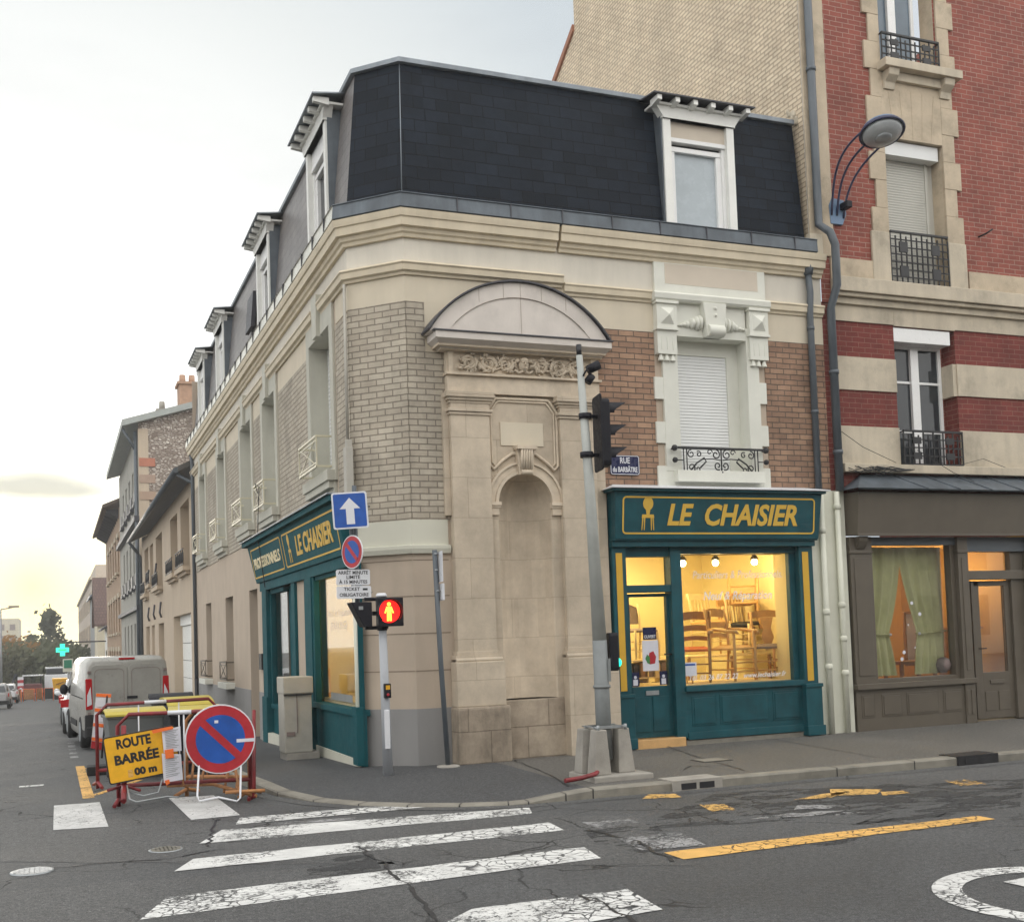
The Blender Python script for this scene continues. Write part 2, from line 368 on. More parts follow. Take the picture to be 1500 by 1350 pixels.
def glass(name, tint=(1, 1, 1), base=.06, fres=1.45, rough=.0, refl=1.0):
    m, t, p, o = mk(name); t.nodes.remove(p)
    tr = t.nodes.new('ShaderNodeBsdfTransparent'); tr.inputs[0].default_value = (*tint, 1)
    gl = t.nodes.new('ShaderNodeBsdfGlossy'); gl.inputs['Roughness'].default_value = rough; gl.inputs[0].default_value = (refl, refl, refl, 1)
    fr = t.nodes.new('ShaderNodeFresnel'); fr.inputs[0].default_value = fres
    f = mth(t, 'MULTIPLY', fr.outputs[0], .55); ms = t.nodes.new('ShaderNodeMixShader')
    t.links.new(f, ms.inputs[0]); t.links.new(tr.outputs[0], ms.inputs[1]); t.links.new(gl.outputs[0], ms.inputs[2]); t.links.new(ms.outputs[0], o.inputs[0])
    return m
M_glass = glass('shop_glass', (.97, .98, .97), .04)
M_glassu = plain('upper_window_glass', (.03, .035, .04), .04, 0)
M_glassc = plain('curtained_window_glass', (.42, .47, .50), .25, .12, 1.5, spec=.3)
M_frost = plain('etched_letter_film', (.85, .80, .78), .7, 0)
def emis(name, col, s):
    m, t, p, o = mk(name); p.inputs['Base Color'].default_value = (*[c * .5 for c in col], 1); p.inputs['Emission Color'].default_value = (*col, 1); p.inputs['Emission Strength'].default_value = s; return m
E_bulb = emis('lit_bulb', (1, .82, .45), 30)
E_red = emis('red_signal_light', (1, .015, .01), 1.6)
E_man = emis('red_man_light', (1, .36, .04), 4)
E_green = emis('green_signal_light', (.02, .95, .62), 1.6)
E_cross = emis('pharmacy_cross_light', (.05, .9, .62), 1.3)
E_crossg = emis('pharmacy_cross_core', (.02, .85, .2), 1.3)

# asphalt: colour patches, chips and crack lines
def asphalt(name, base, crack=True, light=1.0, blotch=.25, alpha=False):
    m, t, p, o = mk(name)
    f = noisen(t, 110, 5, .85, 'Geo'); f2 = noisen(t, .55, 6, .62, 'Geo', dist=.4); f3 = noisen(t, 55, 3, .7, 'Geo')
    k = rampn(t, f, [(.36, .35), (.5, 1.0), (.64, 2.1)]); k2 = rampn(t, f2, [(.3, 1 - blotch), (.5, 1), (.7, 1 + blotch)]); k3 = rampn(t, f3, [(.35, .86), (.65, 1.14)])
    c = mixc(t, 1, tuple(base), k, 'MULTIPLY'); c = mixc(t, 1, c, k2, 'MULTIPLY'); c = mixc(t, 1, c, k3, 'MULTIPLY'); f4 = noisen(t, 28, 8, .9, 'Geo'); c = mixc(t, 1, c, rampn(t, f4, [(.38, .55), (.5, 1.0), (.62, 1.55)]), 'MULTIPLY')
    h = mth(t, 'ADD', f3, f)
    if crack:
        g_ = t.nodes.new('ShaderNodeNewGeometry'); wn = t.nodes.new('ShaderNodeTexNoise'); wn.inputs['Scale'].default_value = 2.5; wn.inputs['Detail'].default_value = 5
        t.links.new(g_.outputs['Position'], wn.inputs['Vector'])
        va = t.nodes.new('ShaderNodeVectorMath'); va.operation = 'MULTIPLY_ADD'; t.links.new(wn.outputs['Color'], va.inputs[0]); va.inputs[1].default_value = (.5, .5, 0); t.links.new(g_.outputs['Position'], va.inputs[2])
        vo = t.nodes.new('ShaderNodeTexVoronoi'); vo.feature = 'DISTANCE_TO_EDGE'; vo.inputs['Scale'].default_value = 1.1; t.links.new(va.outputs[0], vo.inputs['Vector'])
        ck = rampn(t, vo.outputs['Distance'], [(.004, 1.0), (.012, 0.0)]); gate = rampn(t, noisen(t, .5, 3, .5, 'Geo'), [(.5, 0.0), (.56, 1.0)])
        cf = mth(t, 'MULTIPLY', ck, gate); c = mixc(t, cf, c, tuple(x * .25 for x in base)); h = mth(t, 'SUBTRACT', h, mth(t, 'MULTIPLY', cf, 2))
    t.links.new(c, p.inputs['Base Color']); t.links.new(rampn(t, f2, [(.3, .62), (.7, .85)]), p.inputs['Roughness'])
    bumpn(t, p, h, 1.0, .012)
    if alpha:
        tr = t.nodes.new('ShaderNodeBsdfTransparent'); ms = t.nodes.new('ShaderNodeMixShader'); t.links.new(rampn(t, noisen(t, 2.6, 7, .72, 'Geo', (.6, 1.6, 1)), [(.49, 0.0), (.54, 1.0)]), ms.inputs[0]); t.links.new(tr.outputs[0], ms.inputs[1]); t.links.new(p.outputs[0], ms.inputs[2]); t.links.new(ms.outputs[0], o.inputs[0])
    return m
M_road = asphalt('road_asphalt', (.088, .090, .091))
M_road2 = asphalt('patched_asphalt', (.100, .101, .100), True)
M_road3 = asphalt('dark_sealed_asphalt', (.040, .041, .043), False, alpha=True)
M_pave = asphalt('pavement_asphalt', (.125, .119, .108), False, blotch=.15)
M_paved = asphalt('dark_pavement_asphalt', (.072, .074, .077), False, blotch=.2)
M_kerb = plain('granite_kerb', (.23, .215, .18), .85, .2, 5, bump=.5, bscale=60, dirt=.25)
M_seam = plain('bitumen_seam', (.02, .02, .021), .6, .1)
def paintm(name, col, wear, under=(.09, .09, .092), vs=9, crackw=.03):
    m, t, p, o = mk(name); p.inputs['Roughness'].default_value = .75
    g_ = t.nodes.new('ShaderNodeNewGeometry'); vo = t.nodes.new('ShaderNodeTexVoronoi'); vo.feature = 'DISTANCE_TO_EDGE'; vo.inputs['Scale'].default_value = vs
    wn = t.nodes.new('ShaderNodeTexNoise'); wn.inputs['Scale'].default_value = 5; wn.inputs['Detail'].default_value = 4; t.links.new(g_.outputs['Position'], wn.inputs['Vector'])
    va = t.nodes.new('ShaderNodeVectorMath'); va.operation = 'MULTIPLY_ADD'; t.links.new(wn.outputs['Color'], va.inputs[0]); va.inputs[1].default_value = (.22, .22, 0); t.links.new(g_.outputs['Position'], va.inputs[2]); t.links.new(va.outputs[0], vo.inputs['Vector'])
    ck = rampn(t, vo.outputs['Distance'], [(crackw * .5, 1.0), (crackw * 1.6, 0.0)]); gate = rampn(t, noisen(t, .75, 3, .5, 'Geo'), [(.47, 0.0), (.55, 1.0)])
    sp = rampn(t, mth(t, 'ADD', mth(t, 'MULTIPLY', noisen(t, 26, 8, .8, 'Geo'), .6), mth(t, 'MULTIPLY', noisen(t, 1.4, 4, .6, 'Geo'), .4)), [(.60 - wear * .25, 0.0), (.64 - wear * .25, 1.0)])
    f = mth(t, 'MAXIMUM', mth(t, 'MULTIPLY', ck, gate), sp)
    cc = mixc(t, 1, tuple(col), rampn(t, noisen(t, 3, 6, .7, 'Geo'), [(.3, .75), (.65, 1.06)]), 'MULTIPLY')
    t.links.new(cc, p.inputs['Base Color']); tr = t.nodes.new('ShaderNodeBsdfTransparent'); ms = t.nodes.new('ShaderNodeMixShader'); t.links.new(f, ms.inputs[0]); t.links.new(p.outputs[0], ms.inputs[1]); t.links.new(tr.outputs[0], ms.inputs[2]); t.links.new(ms.outputs[0], o.inputs[0])
    bumpn(t, p, noisen(t, 180, 3, .7, 'Geo'), .4, .005); return m
M_paint = paintm('white_road_paint', (.66, .66, .64), .32, crackw=.045)
M_paintg = paintm('faded_white_road_paint', (.30, .30, .30), .5)
M_painty = paintm('yellow_road_paint', (.72, .42, .12), .22)
M_paintyw = paintm('worn_yellow_road_paint', (.66, .40, .12), .42)
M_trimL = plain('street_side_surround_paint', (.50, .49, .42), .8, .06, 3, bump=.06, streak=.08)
M_paintw = paintm('smooth_white_patch', (.56, .56, .55), .1, crackw=.012)
print('part1 ok')
# ================================================================ ground
def gz(y): return -.027 * max(0, min(y, 260) - 13.5) if y > 13.5 else 0
def strip(mb, ys, xs, dz, m=0):
    for a, b in zip(ys, ys[1:]):
        for c, e in zip(xs, xs[1:]): mb.face([(c, a, gz(a) + dz), (e, a, gz(a) + dz), (e, b, gz(b) + dz), (c, b, gz(b) + dz)], m)
road = MB(); strip(road, [-60, -20, 0, 5, 10, 13.5, 260, 900], [-400, -60, -10, 0, 10, 60, 400], -.1)
road = road.build('road', M_road); label(road, kind='structure'); road['label'] = 'worn grey asphalt road with crossing stripes'
del road['label']
# kerb line: (x, y, top z)
KL = [(2.05, 240, gz(240)), (2.05, 60, gz(60)), (2.05, 30, gz(30)), (2.05, 20, gz(20)), (2.05, 15.5, gz(15.5)), (2.06, 14.4, gz(14.4)), (2.12, 13.5, -.01), (2.25, 12.8, -.05), (2.5, 12.1, -.075), (2.85, 11.55, -.078), (3.25, 11.15, -.078), (3.7, 10.85, -.078), (4.15, 10.66, -.078), (4.35, 10.62, -.07), (4.75, 10.6, -.025), (5.05, 10.59, 0), (6.14, 10.56, 0), (8, 10.5, 0), (10.1, 10.44, 0), (14, 10.3, 0), (40, 9.6, 0)]
def offs(i, d):
    p = V(KL[i][:2]); a = V(KL[max(0, i - 1)][:2]); b = V(KL[min(len(KL) - 1, i + 1)][:2]); t = (b - a).normalized(); n = V((-t.y, t.x)); q = p + n * d
    return (q.x, q.y)
kb = MB()
prof = lambda i: [(*offs(i, 0), KL[i][2] - .3), (*offs(i, 0), KL[i][2] - .015), (*offs(i, .015), KL[i][2]), (*offs(i, .16), KL[i][2] + .002), (*offs(i, .16), KL[i][2] - .3)]
kb.rings([prof(i) for i in range(len(KL))], 0, False)
o = kb.build('kerb', M_kerb); label(o, kind='structure')
jn = MB()     # kerb stone joints as dark thin gaps
for i in range(5, len(KL) - 2):
    n = max(1, int((V(KL[i + 1][:2]) - V(KL[i][:2])).length / .95))
    for k in range(n):
        f = k / n; A = V((*offs(i, -.003), KL[i][2])).lerp(V((*offs(i + 1, -.003), KL[i + 1][2])), f); B = V((*offs(i, .162), KL[i][2])).lerp(V((*offs(i + 1, .162), KL[i + 1][2])), f)
        t = (V(KL[i + 1][:2]) - V(KL[i][:2])).normalized() * .006; t = V((t.x, t.y, 0))
        jn.face([A + t + V((0, 0, -.12)), A + t + V((0, 0, .001)), A - t + V((0, 0, .001)), A - t + V((0, 0, -.12))]); jn.face([A + t + V((0, 0, .0045)), B + t + V((0, 0, .0045)), B - t + V((0, 0, .0045)), A - t + V((0, 0, .0045))])
kob = o; jn.build('kerb_joint', M_seam, kob)
# gutter strip along the kerb
gs = MB()
def gp(i, d): q = offs(i, d); return (*q, -.096 + gz(q[1]))
for i in range(3, len(KL) - 1): gs.face([gp(i, -.18), gp(i + 1, -.18), gp(i + 1, 0.01), gp(i, .01)])
gs.build('gutter_strip', M_road2, road)
def bl(x, y):   # matching point under the building line
    if y > 14.3 and x < 3: return (4.0, y)
    return None
pv = MB(); inner = [(4, 240), (4, 60), (4, 30), (4, 20), (4, 15.8), (4, 15.3), (4, 14.9), (4.1, 14.7), (4.2, 14.6), (4.3, 14.5), (4.35, 14.45), (4.4, 14.4), (4.6, 14.4), (4.75, 14.4), (5, 14.4), (5.15, 14.4), (6.14, 14.4), (8, 14.4), (10.1, 14.4), (14, 14.4), (40, 14.4)]
pr = MB()
for i in range(len(KL) - 1):
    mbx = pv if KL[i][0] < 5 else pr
    a0, a1 = offs(i, .158), offs(i + 1, .158); z0, z1 = KL[i][2], KL[i + 1][2]; b0, b1 = inner[i], inner[i + 1]
    for s0, s1 in ((0, .3), (.3, .65), (.65, 1)):
        def q(a, b, z, s):
            x, y = a[0] + (b[0] - a[0]) * s, a[1] + (b[1] - a[1]) * s; zz = z + (gz(y) * 1.0 - z) * min(1, s / .65); return (x, y, zz)
        mbx.face([q(a0, b0, z0, s0), q(a1, b1, z1, s0), q(a1, b1, z1, s1), q(a0, b0, z0, s1)])
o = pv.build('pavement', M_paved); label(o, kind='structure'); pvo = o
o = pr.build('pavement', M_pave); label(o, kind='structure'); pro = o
# far side pavement of the side street
mb = MB(); strip(mb, [14, 30, 60, 120, 240], [-30, -5.4], .03); mb.face([(-5.4, 14, .03), (-5.4, 240, gz(240) + .03), (-5.4, 240, gz(240) - .3), (-5.4, 14, -.2)])
label(mb.build('pavement', M_pave), kind='structure')
# painted markings, all children of the road
def flat(name, pts, m, dz=.004, parent=road, z0=None, seg=0):
    mb = MB(); mb.face([(x, y, (-.1 + gz(y) if z0 is None else z0) + dz) for x, y in pts]); return mb.build(name, m, parent)
def G(px, py, z=-.1): r = ray(px, py); t = (z - EYE) / r.z; return (r.x * t, r.y * t)
def rough_quad(name, a, b, c, d, m, dz=.004, n=14, jag=.015, parent=road, z0=-.1):
    """a-b near long edge, d-c far long edge, edges slightly ragged"""
    a, b, c, d = map(V, (a, b, c, d)); rnd = random.Random(hash(name) % 99 + int(a.x * 100)); near = []; far = []
    for i in range(n + 1):
        f = i / n; j = rnd.uniform(-jag, jag), rnd.uniform(-jag, jag); p = a.lerp(b, f); q = d.lerp(c, f)
        near.append((p.x, p.y + j[0])); far.append((q.x, q.y + j[1]))
    mb = MB()
    for i in range(n): mb.face([(*near[i], z0 + dz), (*near[i + 1], z0 + dz), (*far[i + 1], z0 + dz), (*far[i], z0 + dz)])
    return mb.build(name, m, parent)
rough_quad('asphalt_patch', G(0, 1262), G(1020, 1268), G(930, 1195), G(0, 1200), M_road2, .002, 20, .03)
rough_quad('asphalt_patch', G(-200, 1400), G(760, 1400), G(575, 1262), G(-200, 1320), M_road2, .002, 20, .03)
rough_quad('sealed_patch', G(875, 1238), G(1015, 1262), G(960, 1205), G(850, 1212), M_road3, .0035, 8, .03)
rough_quad('sealed_patch', G(1010, 1262), G(1330, 1226), G(1400, 1190), G(1300, 1195), M_road3, .0025, 16, .05)
rough_quad('sealed_patch', G(455, 1285), G(560, 1275), G(545, 1250), G(440, 1258), M_road3, .003, 8, .04)
rough_quad('sealed_patch', G(930, 1215), G(1500, 1182), G(1500, 1140), G(1050, 1160), M_road3, .0018, 18, .06)
for pts, m in (([(345, 1208), (640, 1181), (660, 1172), (352, 1198)], M_paint), ([(292, 1236), (780, 1192), (775, 1183), (325, 1216)], M_paint), ([(255, 1277), (826, 1216), (805, 1205), (283, 1258)], M_paint),
               ([(205, 1347), (880, 1257), (855, 1241), (245, 1314)], M_paint), ([(560, 1400), (972, 1333), (920, 1303), (690, 1332)], M_paint), ([(405, 1210), (520, 1200), (520, 1197), (400, 1206)], M_paintg)):
    q = [G(*p) for p in pts]; rough_quad('crossing_stripe', *q, m, .006)
rough_quad('crossing_stripe', G(878, 1214), G(950, 1208), G(920, 1200), G(852, 1205), M_paintg, .006)
rough_quad('crossing_stripe', G(940, 1246), G(1035, 1238), G(995, 1219), G(905, 1228), M_paintg, .006)
rough_quad('give_way_block', G(78, 1216), G(159, 1211), G(146, 1175), G(79, 1180), M_paintw, .006, 6, .008)
rough_quad('give_way_block', G(280, 1201), G(352, 1194), G(313, 1165), G(247, 1169), M_paintw, .006, 6, .008)
rough_quad('yellow_line', G(1002, 1259), G(1458, 1200), G(1432, 1195), G(972, 1249), M_painty, .006, 20, .01)
for q in ([(940, 1170), (1000, 1168), (990, 1163), (950, 1164)], [(1040, 1188), (1080, 1186), (1060, 1178), (1026, 1179)], [(1160, 1172), (1215, 1168), (1240, 1160), (1205, 1162)], [(1216, 1166), (1285, 1163), (1290, 1156), (1215, 1156)], [(1292, 1165), (1335, 1162), (1325, 1158), (1292, 1160)], [(1410, 1151), (1445, 1148), (1418, 1142), (1384, 1144)]):
    rough_quad('yellow_marking', *[G(*p) for p in q], M_paintyw, .006, 8, .03)
for q in ([(1160, 1186), (1215, 1184), (1225, 1179), (1170, 1180)], [(1100, 1200), (1190, 1196), (1235, 1187), (1150, 1192)], [(1215, 1197), (1275, 1194), (1295, 1190), (1235, 1190)]):
    rough_quad('worn_bicycle_symbol', *[G(*p) for p in q], M_paintg, .006, 8, .03)
# big white ring on the road with the corner of its sign inside
rc = V(G(1500, 1300)) + V((.42, -.18)); mb = MB()
c0 = V(G(1512, 1300)); cx_, cy_ = 5.72, 5.30
for k in range(48):
    a, b = 2 * math.pi * k / 48, 2 * math.pi * (k + 1) / 48
    mb.face([(cx_ + .62 * math.cos(a), cy_ + .62 * math.sin(a), -.094), (cx_ + .62 * math.cos(b), cy_ + .62 * math.sin(b), -.094), (cx_ + .80 * math.cos(b), cy_ + .80 * math.sin(b), -.094), (cx_ + .80 * math.cos(a), cy_ + .80 * math.sin(a), -.094)])
mb.build('white_ring_marking', M_paint, road)
mb = MB(); q = [G(1470, 1292), G(1505, 1300), G(1530, 1290), G(1500, 1286)]; mb.face([(x, y, -.094) for x, y in q]); mb.build('ring_number', M_paint, road)
# yellow bay line and dashes along the side street
def rl(name, pts, wd, m, dz=.005):
    mb = MB()
    for (x0, y0), (x1, y1) in zip(pts, pts[1:]):
        d = (V((x1, y1)) - V((x0, y0))).normalized(); n = V((-d.y, d.x)) * wd / 2
        mb.face([(x0 - n.x, y0 - n.y, gz(y0) - .1 + dz), (x1 - n.x, y1 - n.y, gz(y1) - .1 + dz), (x1 + n.x, y1 + n.y, gz(y1) - .1 + dz), (x0 + n.x, y0 + n.y, gz(y0) - .1 + dz)])
    return mb.build(name, m, road)
def onG(px, py):
    r = ray(px, py); t = 1
    for _ in range(60): t = (-.1 + gz(r.y * t) - EYE) / r.z
    return (r.x * t, r.y * t)
rl('yellow_bay_line', [onG(130, 1169), onG(117, 1122)], .13, M_painty); rl('yellow_bay_line', [onG(137, 1165), onG(205, 1142)], .09, M_painty); rl('yellow_bay_line', [onG(125, 1125), onG(165, 1130)], .08, M_painty)
for k in range(7): rl('white_bay_dash', [onG(109 - k * 1.3, 1110 - k * 5.2), onG(108.4 - k * 1.3, 1107 - k * 5.2)], .14, M_paintg)
rl('white_bay_dash', [onG(46, 1152), onG(46.5, 1150)], .3, M_paint)
# cracks and seams
def crack(pts, wd, parent, z, m=M_seam, name='tar_seam', wob=.03):
    rnd = random.Random(int(pts[0][0] * 131)); mb = MB(); P = []
    for (x0, y0), (x1, y1) in zip(pts, pts[1:]):
        n = max(2, int(math.hypot(x1 - x0, y1 - y0) / .12))
        for i in range(n): P.append((x0 + (x1 - x0) * i / n + rnd.uniform(-wob, wob), y0 + (y1 - y0) * i / n + rnd.uniform(-wob, wob)))
    P.append(pts[-1])
    for a, b in zip(P, P[1:]):
        d = V((b[0] - a[0], b[1] - a[1])).normalized(); n = V((-d.y, d.x)) * wd * rnd.uniform(.3, 1) / 2
        mb.face([(a[0] - n.x, a[1] - n.y, z), (b[0] - n.x, b[1] - n.y, z), (b[0] + n.x, b[1] + n.y, z), (a[0] + n.x, a[1] + n.y, z)])
    return mb.build(name, m, parent)
for pts in ([(0, 1278), (80, 1270), (240, 1258), (330, 1243)], [(520, 1240), (560, 1262), (610, 1312), (640, 1350)], [(860, 1215), (930, 1232), (985, 1262)], [(855, 1312), (905, 1336), (930, 1352)], [(1310, 1150), (1400, 1156), (1500, 1154)], [(320, 1200), (310, 1222), (305, 1240)]):
    crack([G(*p) for p in pts], .035, road, -.0925)
crack([G(753, 1113, 0), G(800, 1132, 0), G(832, 1150, 0)], .03, pvo, .0045, wob=.01)
crack([G(955, 1085, 0), G(1020, 1108, 0), G(1090, 1128, 0)], .025, pro, .0045, wob=.01); crack([G(1120, 1080, 0), G(1290, 1110, 0)], .02, pro, .0045, wob=.01)
mb = MB()
for k in range(24):
    t = -math.pi * .97 * k / 23; mb.v = mb.v
crack([G(1001, 1128, 0), G(1010, 1122, 0), G(1040, 1122, 0)], .03, pro, .0045, wob=.01)
# manhole covers, drain mouths, pavement plate
def manhole(px, py, r, lab, m, z=-.1):
    c = G(px, py, z) if z > -.05 else onG(px, py); zz = (z if z > -.05 else -.1 + gz(c[1]))
    t = thing('manhole_cover', lab, 'manhole cover', (*c, zz))
    mb = MB(); mb.lathe((*c, zz), [(r, -.02), (r, .006), (r * .9, .007)], 28); mb.build('frame', M_galv, t)
    mb = MB(); mb.lathe((*c, zz), [(r * .86, -.02), (r * .86, .008)], 28)
    for i in range(-3, 4):
        for j in range(-3, 4):
            if i * i + j * j < 11: mb.box((c[0] + i * r * .23 - .02, c[1] + j * r * .23 - .02, zz + .007), (c[0] + i * r * .23 + .02, c[1] + j * r * .23 + .02, zz + .012))
    mb.build('lid', m, t)
manhole(243, 1244, .14, 'round patterned iron cover in the road beside the crossing stripes', M_kerb)
manhole(47, 1276, .16, 'round pale plastered cover in the road at the left edge', M_paintw)
c = G(1042, 1113, 0); t = thing('pavement_hatch', 'small square stone hatch set in the pavement before the teal shop', 'hatch', (*c, 0))
mb = MB(); mb.box((c[0] - .2, c[1] - .16, -.02), (c[0] + .2, c[1] + .16, .006)); mb.build('frame', M_seam, t)
mb = MB(); mb.box((c[0] - .17, c[1] - .13, -.02), (c[0] + .17, c[1] + .13, .010)); mb.build('lid', M_kerb, t)
for x, lab in ((6.25, 'iron gully mouth in the kerb in front of the teal shop'), (9.95, 'black iron gully mouth in the kerb before the taupe shop')):
    y = 10.55 if x < 7 else 10.44; t = thing('kerb_drain', lab, 'drain', (x, y, -.1))
    mb = MB(); mb.box((x - .3, y - .012, -.1), (x + .3, y + .3, .012)); mb.build('frame', M_iron if x > 7 else M_conc, t)
    mb = MB(); mb.box((x - .2, y - .016, -.085), (x - .02, y + .1, -.02)); mb.box((x + .02, y - .016, -.085), (x + .2, y + .1, -.02)); mb.build('opening', M_ink, t)

# ================================================================ corner building
YR, XL = 13.9, 3.62
FR = Fr((0, YR, 0), (1, 0, 0), (0, -1, 0)); FL = Fr((XL, 0, 0), (0, 1, 0), (-1, 0, 0))
s2 = math.sqrt(.5); FCH = Fr((XL, 14.5, 0), (s2, -s2, 0), (-s2, -s2, 0)); CHL = .6 * math.sqrt(2)
YE = 32.7; XE = 10.72
CB = thing('corner_building', 'cream corner building with teal shopfront, old stone niche and dark slate mansard roof', 'building', (4.2, 14.2, 0))
plan = [(XL, YE), (XL, 14.5), (4.22, YR), (XE, YR)]
LW = [(15.5, 16.85), (19.85, 21.1), (22.5, 23.85), (26.3, 27.5), (29.95, 31.15)]
shopL = (14.42, 21.45, -.5, 2.62, .02); shopR = (7.02, 10.3, 0, 2.75, .02)
lowL = [(25.6, 26.8, .75, 2.66), (29.4, 30.5, .75, 2.66), (22.3, 23.3, -.5, 2.66)]
mb = MB()
wall(mb, FL, 14.5, YE, -1, 7.0, [(a, b, 3.95, 6.0, .27, 1) for a, b in LW] + [(14.5, 21.45, -1, 2.62, .5)] + lowL, m=0)
wall(mb, FCH, 0, CHL, -.5, 7.0, [])
wall(mb, FR, 4.22, XE, -.3, 7.0, [(8.18, 9.33, 3.78, 5.72, .3, 2), (5.24, 6.30, .3, 3.9, .1), (7.02, 10.3, -.3, 2.75, .5)])
mb.face([(XE, YR, -.3), (XE, YR, 7), (XE, 17, 7), (XE, 17, -.3)]); mb.face([(XL, YE, -1), (XL, YE, 9), (8, YE, 9), (8, YE, -1)])
for a, b in LW: mb.face([(XL + .27, a, 3.9), (XL + .27, b, 3.9), (XL + .27, b, 6.05), (XL + .27, a, 6.05)])
walls = mb.build('wall', [M_render, M_trimL, M_trim], CB)
# back of the low left openings and their sashes
mb = MB(); gl = MB()
for a, b, c, d in lowL:
    gl.fbox(FL, a, b, c, d, -.26, -.24)
    for u in (a, b, (a + b) / 2): mb.fbox(FL, u - .04, u + .04, c, d, -.235, -.19)
mb.build('ground_floor_sash', M_white, CB); gl.build('dark_pane', M_glassu, CB)
# grey painted plinth and groove lines
mb = MB(); mb.fbox(FL, 21.6, 22.28, -1, .67, 0, .012); mb.fbox(FL, 23.32, 25.58, -1, .67, 0, .012); mb.fbox(FL, 25.58, 29.4, -1, .62, 0, .012); mb.fbox(FL, 29.4, YE, -1, .62, 0, .012)
mb.sweep([(4.18, 13.94), (4.22, YR), (4.69, YR)], [(0, -.3), (.012, -.3), (.012, .70), (0, .70)])
mb.fbox(FCH, .005, CHL - .0, -.5, .70, 0, .011)
mb.build('plinth', M_grey, CB)
M_groove = plain('render_groove', (.24, .19, .145), .9, .1)
mb = MB()
for z in (1.17, 1.645, 2.12, 2.58):
    mb.fbox(FCH, .02, CHL - .01, z, z + .014, 0, .003); mb.fbox(FR, 4.22, 4.70, z, z + .014, 0, .003)
mb.build('groove_line', M_groove, CB)
mb = MB(); mb.sweep([(XL, 14.52), (XL, 14.5), (4.22, YR), (4.70, YR)], [(-.02, 2.74), (.02, 2.74), (.02, 3.10), (-.02, 3.10)]); mb.sweep([(XL, 14.46), (4.22, YR), (4.72, YR)], [(-.02, 2.67), (.05, 2.67), (.07, 2.73), (.07, 2.77), (-.02, 2.79)])
mb.build('smooth_band', M_band, CB)
mb = MB(); mb.tube([(XL - .03, 14.40, .0), (XL - .03, 14.40, 2.5)], .04, 8); mb.build('white_corner_strip', M_pipew, CB)
# brick infill
mb = MB(); bt = MB()
mb.fbox(FCH, .003, CHL + .005, 3.10, 5.93, 0, .014); mb.fbox(FR, 4.222, 4.47, 3.10, 5.93, 0, .016); mb.fbox(FR, 4.47, 4.74, 3.10, 5.28, 0, .016)
us = [14.5] + [v for a, b in LW for v in (a - .28, b + .28)] + [YE - .35]
for i in range(0, len(us), 2):
    if us[i + 1] - us[i] > .05: mb.fbox(FL, us[i] + .003, us[i + 1], 3.6 if i else 3.55, 5.90, 0, .014)
mb.build('cream_brick_infill', M_brickc, CB)
bt.fbox(FR, 6.9, 7.83, 3.4, 5.76, 0, .012); bt.fbox(FR, 9.66, XE, 3.4, 5.76, 0, .012); bt.build('tan_brick_infill', M_brickt, CB)
mb = MB(); mb.sweep([(4.74, YR), (7.86, YR)], [(0, 5.76), (.01, 5.76), (.01, 6.30), (0, 6.30)]); mb.fbox(FR, 9.70, XE, 5.76, 6.30, 0, .01); mb.sweep([(XL, 15.2), (XL, 14.5), (4.22, YR), (4.745, YR)], [(0, 5.93), (.008, 5.93), (.008, 6.30), (0, 6.30)]); mb.fbox(FR, 4.472, 4.745, 5.28, 5.93, 0, .007)
for i in range(0, 12, 2):
    a_, b_ = ([15.2] + [v for a, b in LW for v in (a - .26, b + .26)] + [YE])[i:i + 2]
    if b_ - a_ > .05: mb.fbox(FL, a_, b_, 5.90, 6.30, 0, .008)
mb.build('cream_upper_render', M_renderL, CB)
# frieze and cornices
mb = MB(); mb.sweep(plan, [(-.05, 6.42), (.004, 6.42), (.004, 6.80), (-.05, 6.80)]); mb.fbox(FR, 6.44, 7.86, 6.29, 6.42, 0, .004); mb.fbox(FR, 9.7, XE, 6.29, 6.42, 0, .004); mb.build('frieze', M_frieze, CB)
cp = [(-.05, 6.76), (.05, 6.76), (.06, 6.80), (.09, 6.82), (.10, 6.87), (.15, 6.88), (.16, 6.98), (.18, 6.99), (.19, 7.03), (.2, 7.08), (-.05, 7.09)]
mb = MB(); mb.sweep([(XL, YE), (XL, 14.5), (4.22, YR), (6.36, YR)], cp); mb.sweep([(6.40, YR), (10.72, YR)], [(d, z + .0) for d, z in cp])
mb.build('cornice', M_corn, CB)
sp = [(-.05, 6.27), (.04, 6.27), (.05, 6.30), (.09, 6.32), (.10, 6.39), (.12, 6.41), (.11, 6.435), (-.05, 6.45)]
mb = MB(); mb.sweep([(XL, 14.9), (XL, 14.5), (4.22, YR), (6.44, YR)], sp); mb.sweep([(6.46, YR), (7.86, YR)], [(d * .8, z - .10) for d, z in sp]); mb.sweep([(9.68, YR), (XE, YR)], [(d * .8, z - .10) for d, z in sp])
prev = None
for i, (a, b) in enumerate(LW):
    m_ = (a + b) / 2
    if i == 0: mb.sweep([(XL, m_ - .22), (XL, 14.9)], [(d, z) for d, z in sp])
    nxt = (LW[i + 1][0] + LW[i + 1][1]) / 2 - .22 if i + 1 < len(LW) else YE
    mb.sweep([(XL, nxt), (XL, m_ + .22)], sp)
mb.build('string_course', M_corn, CB)
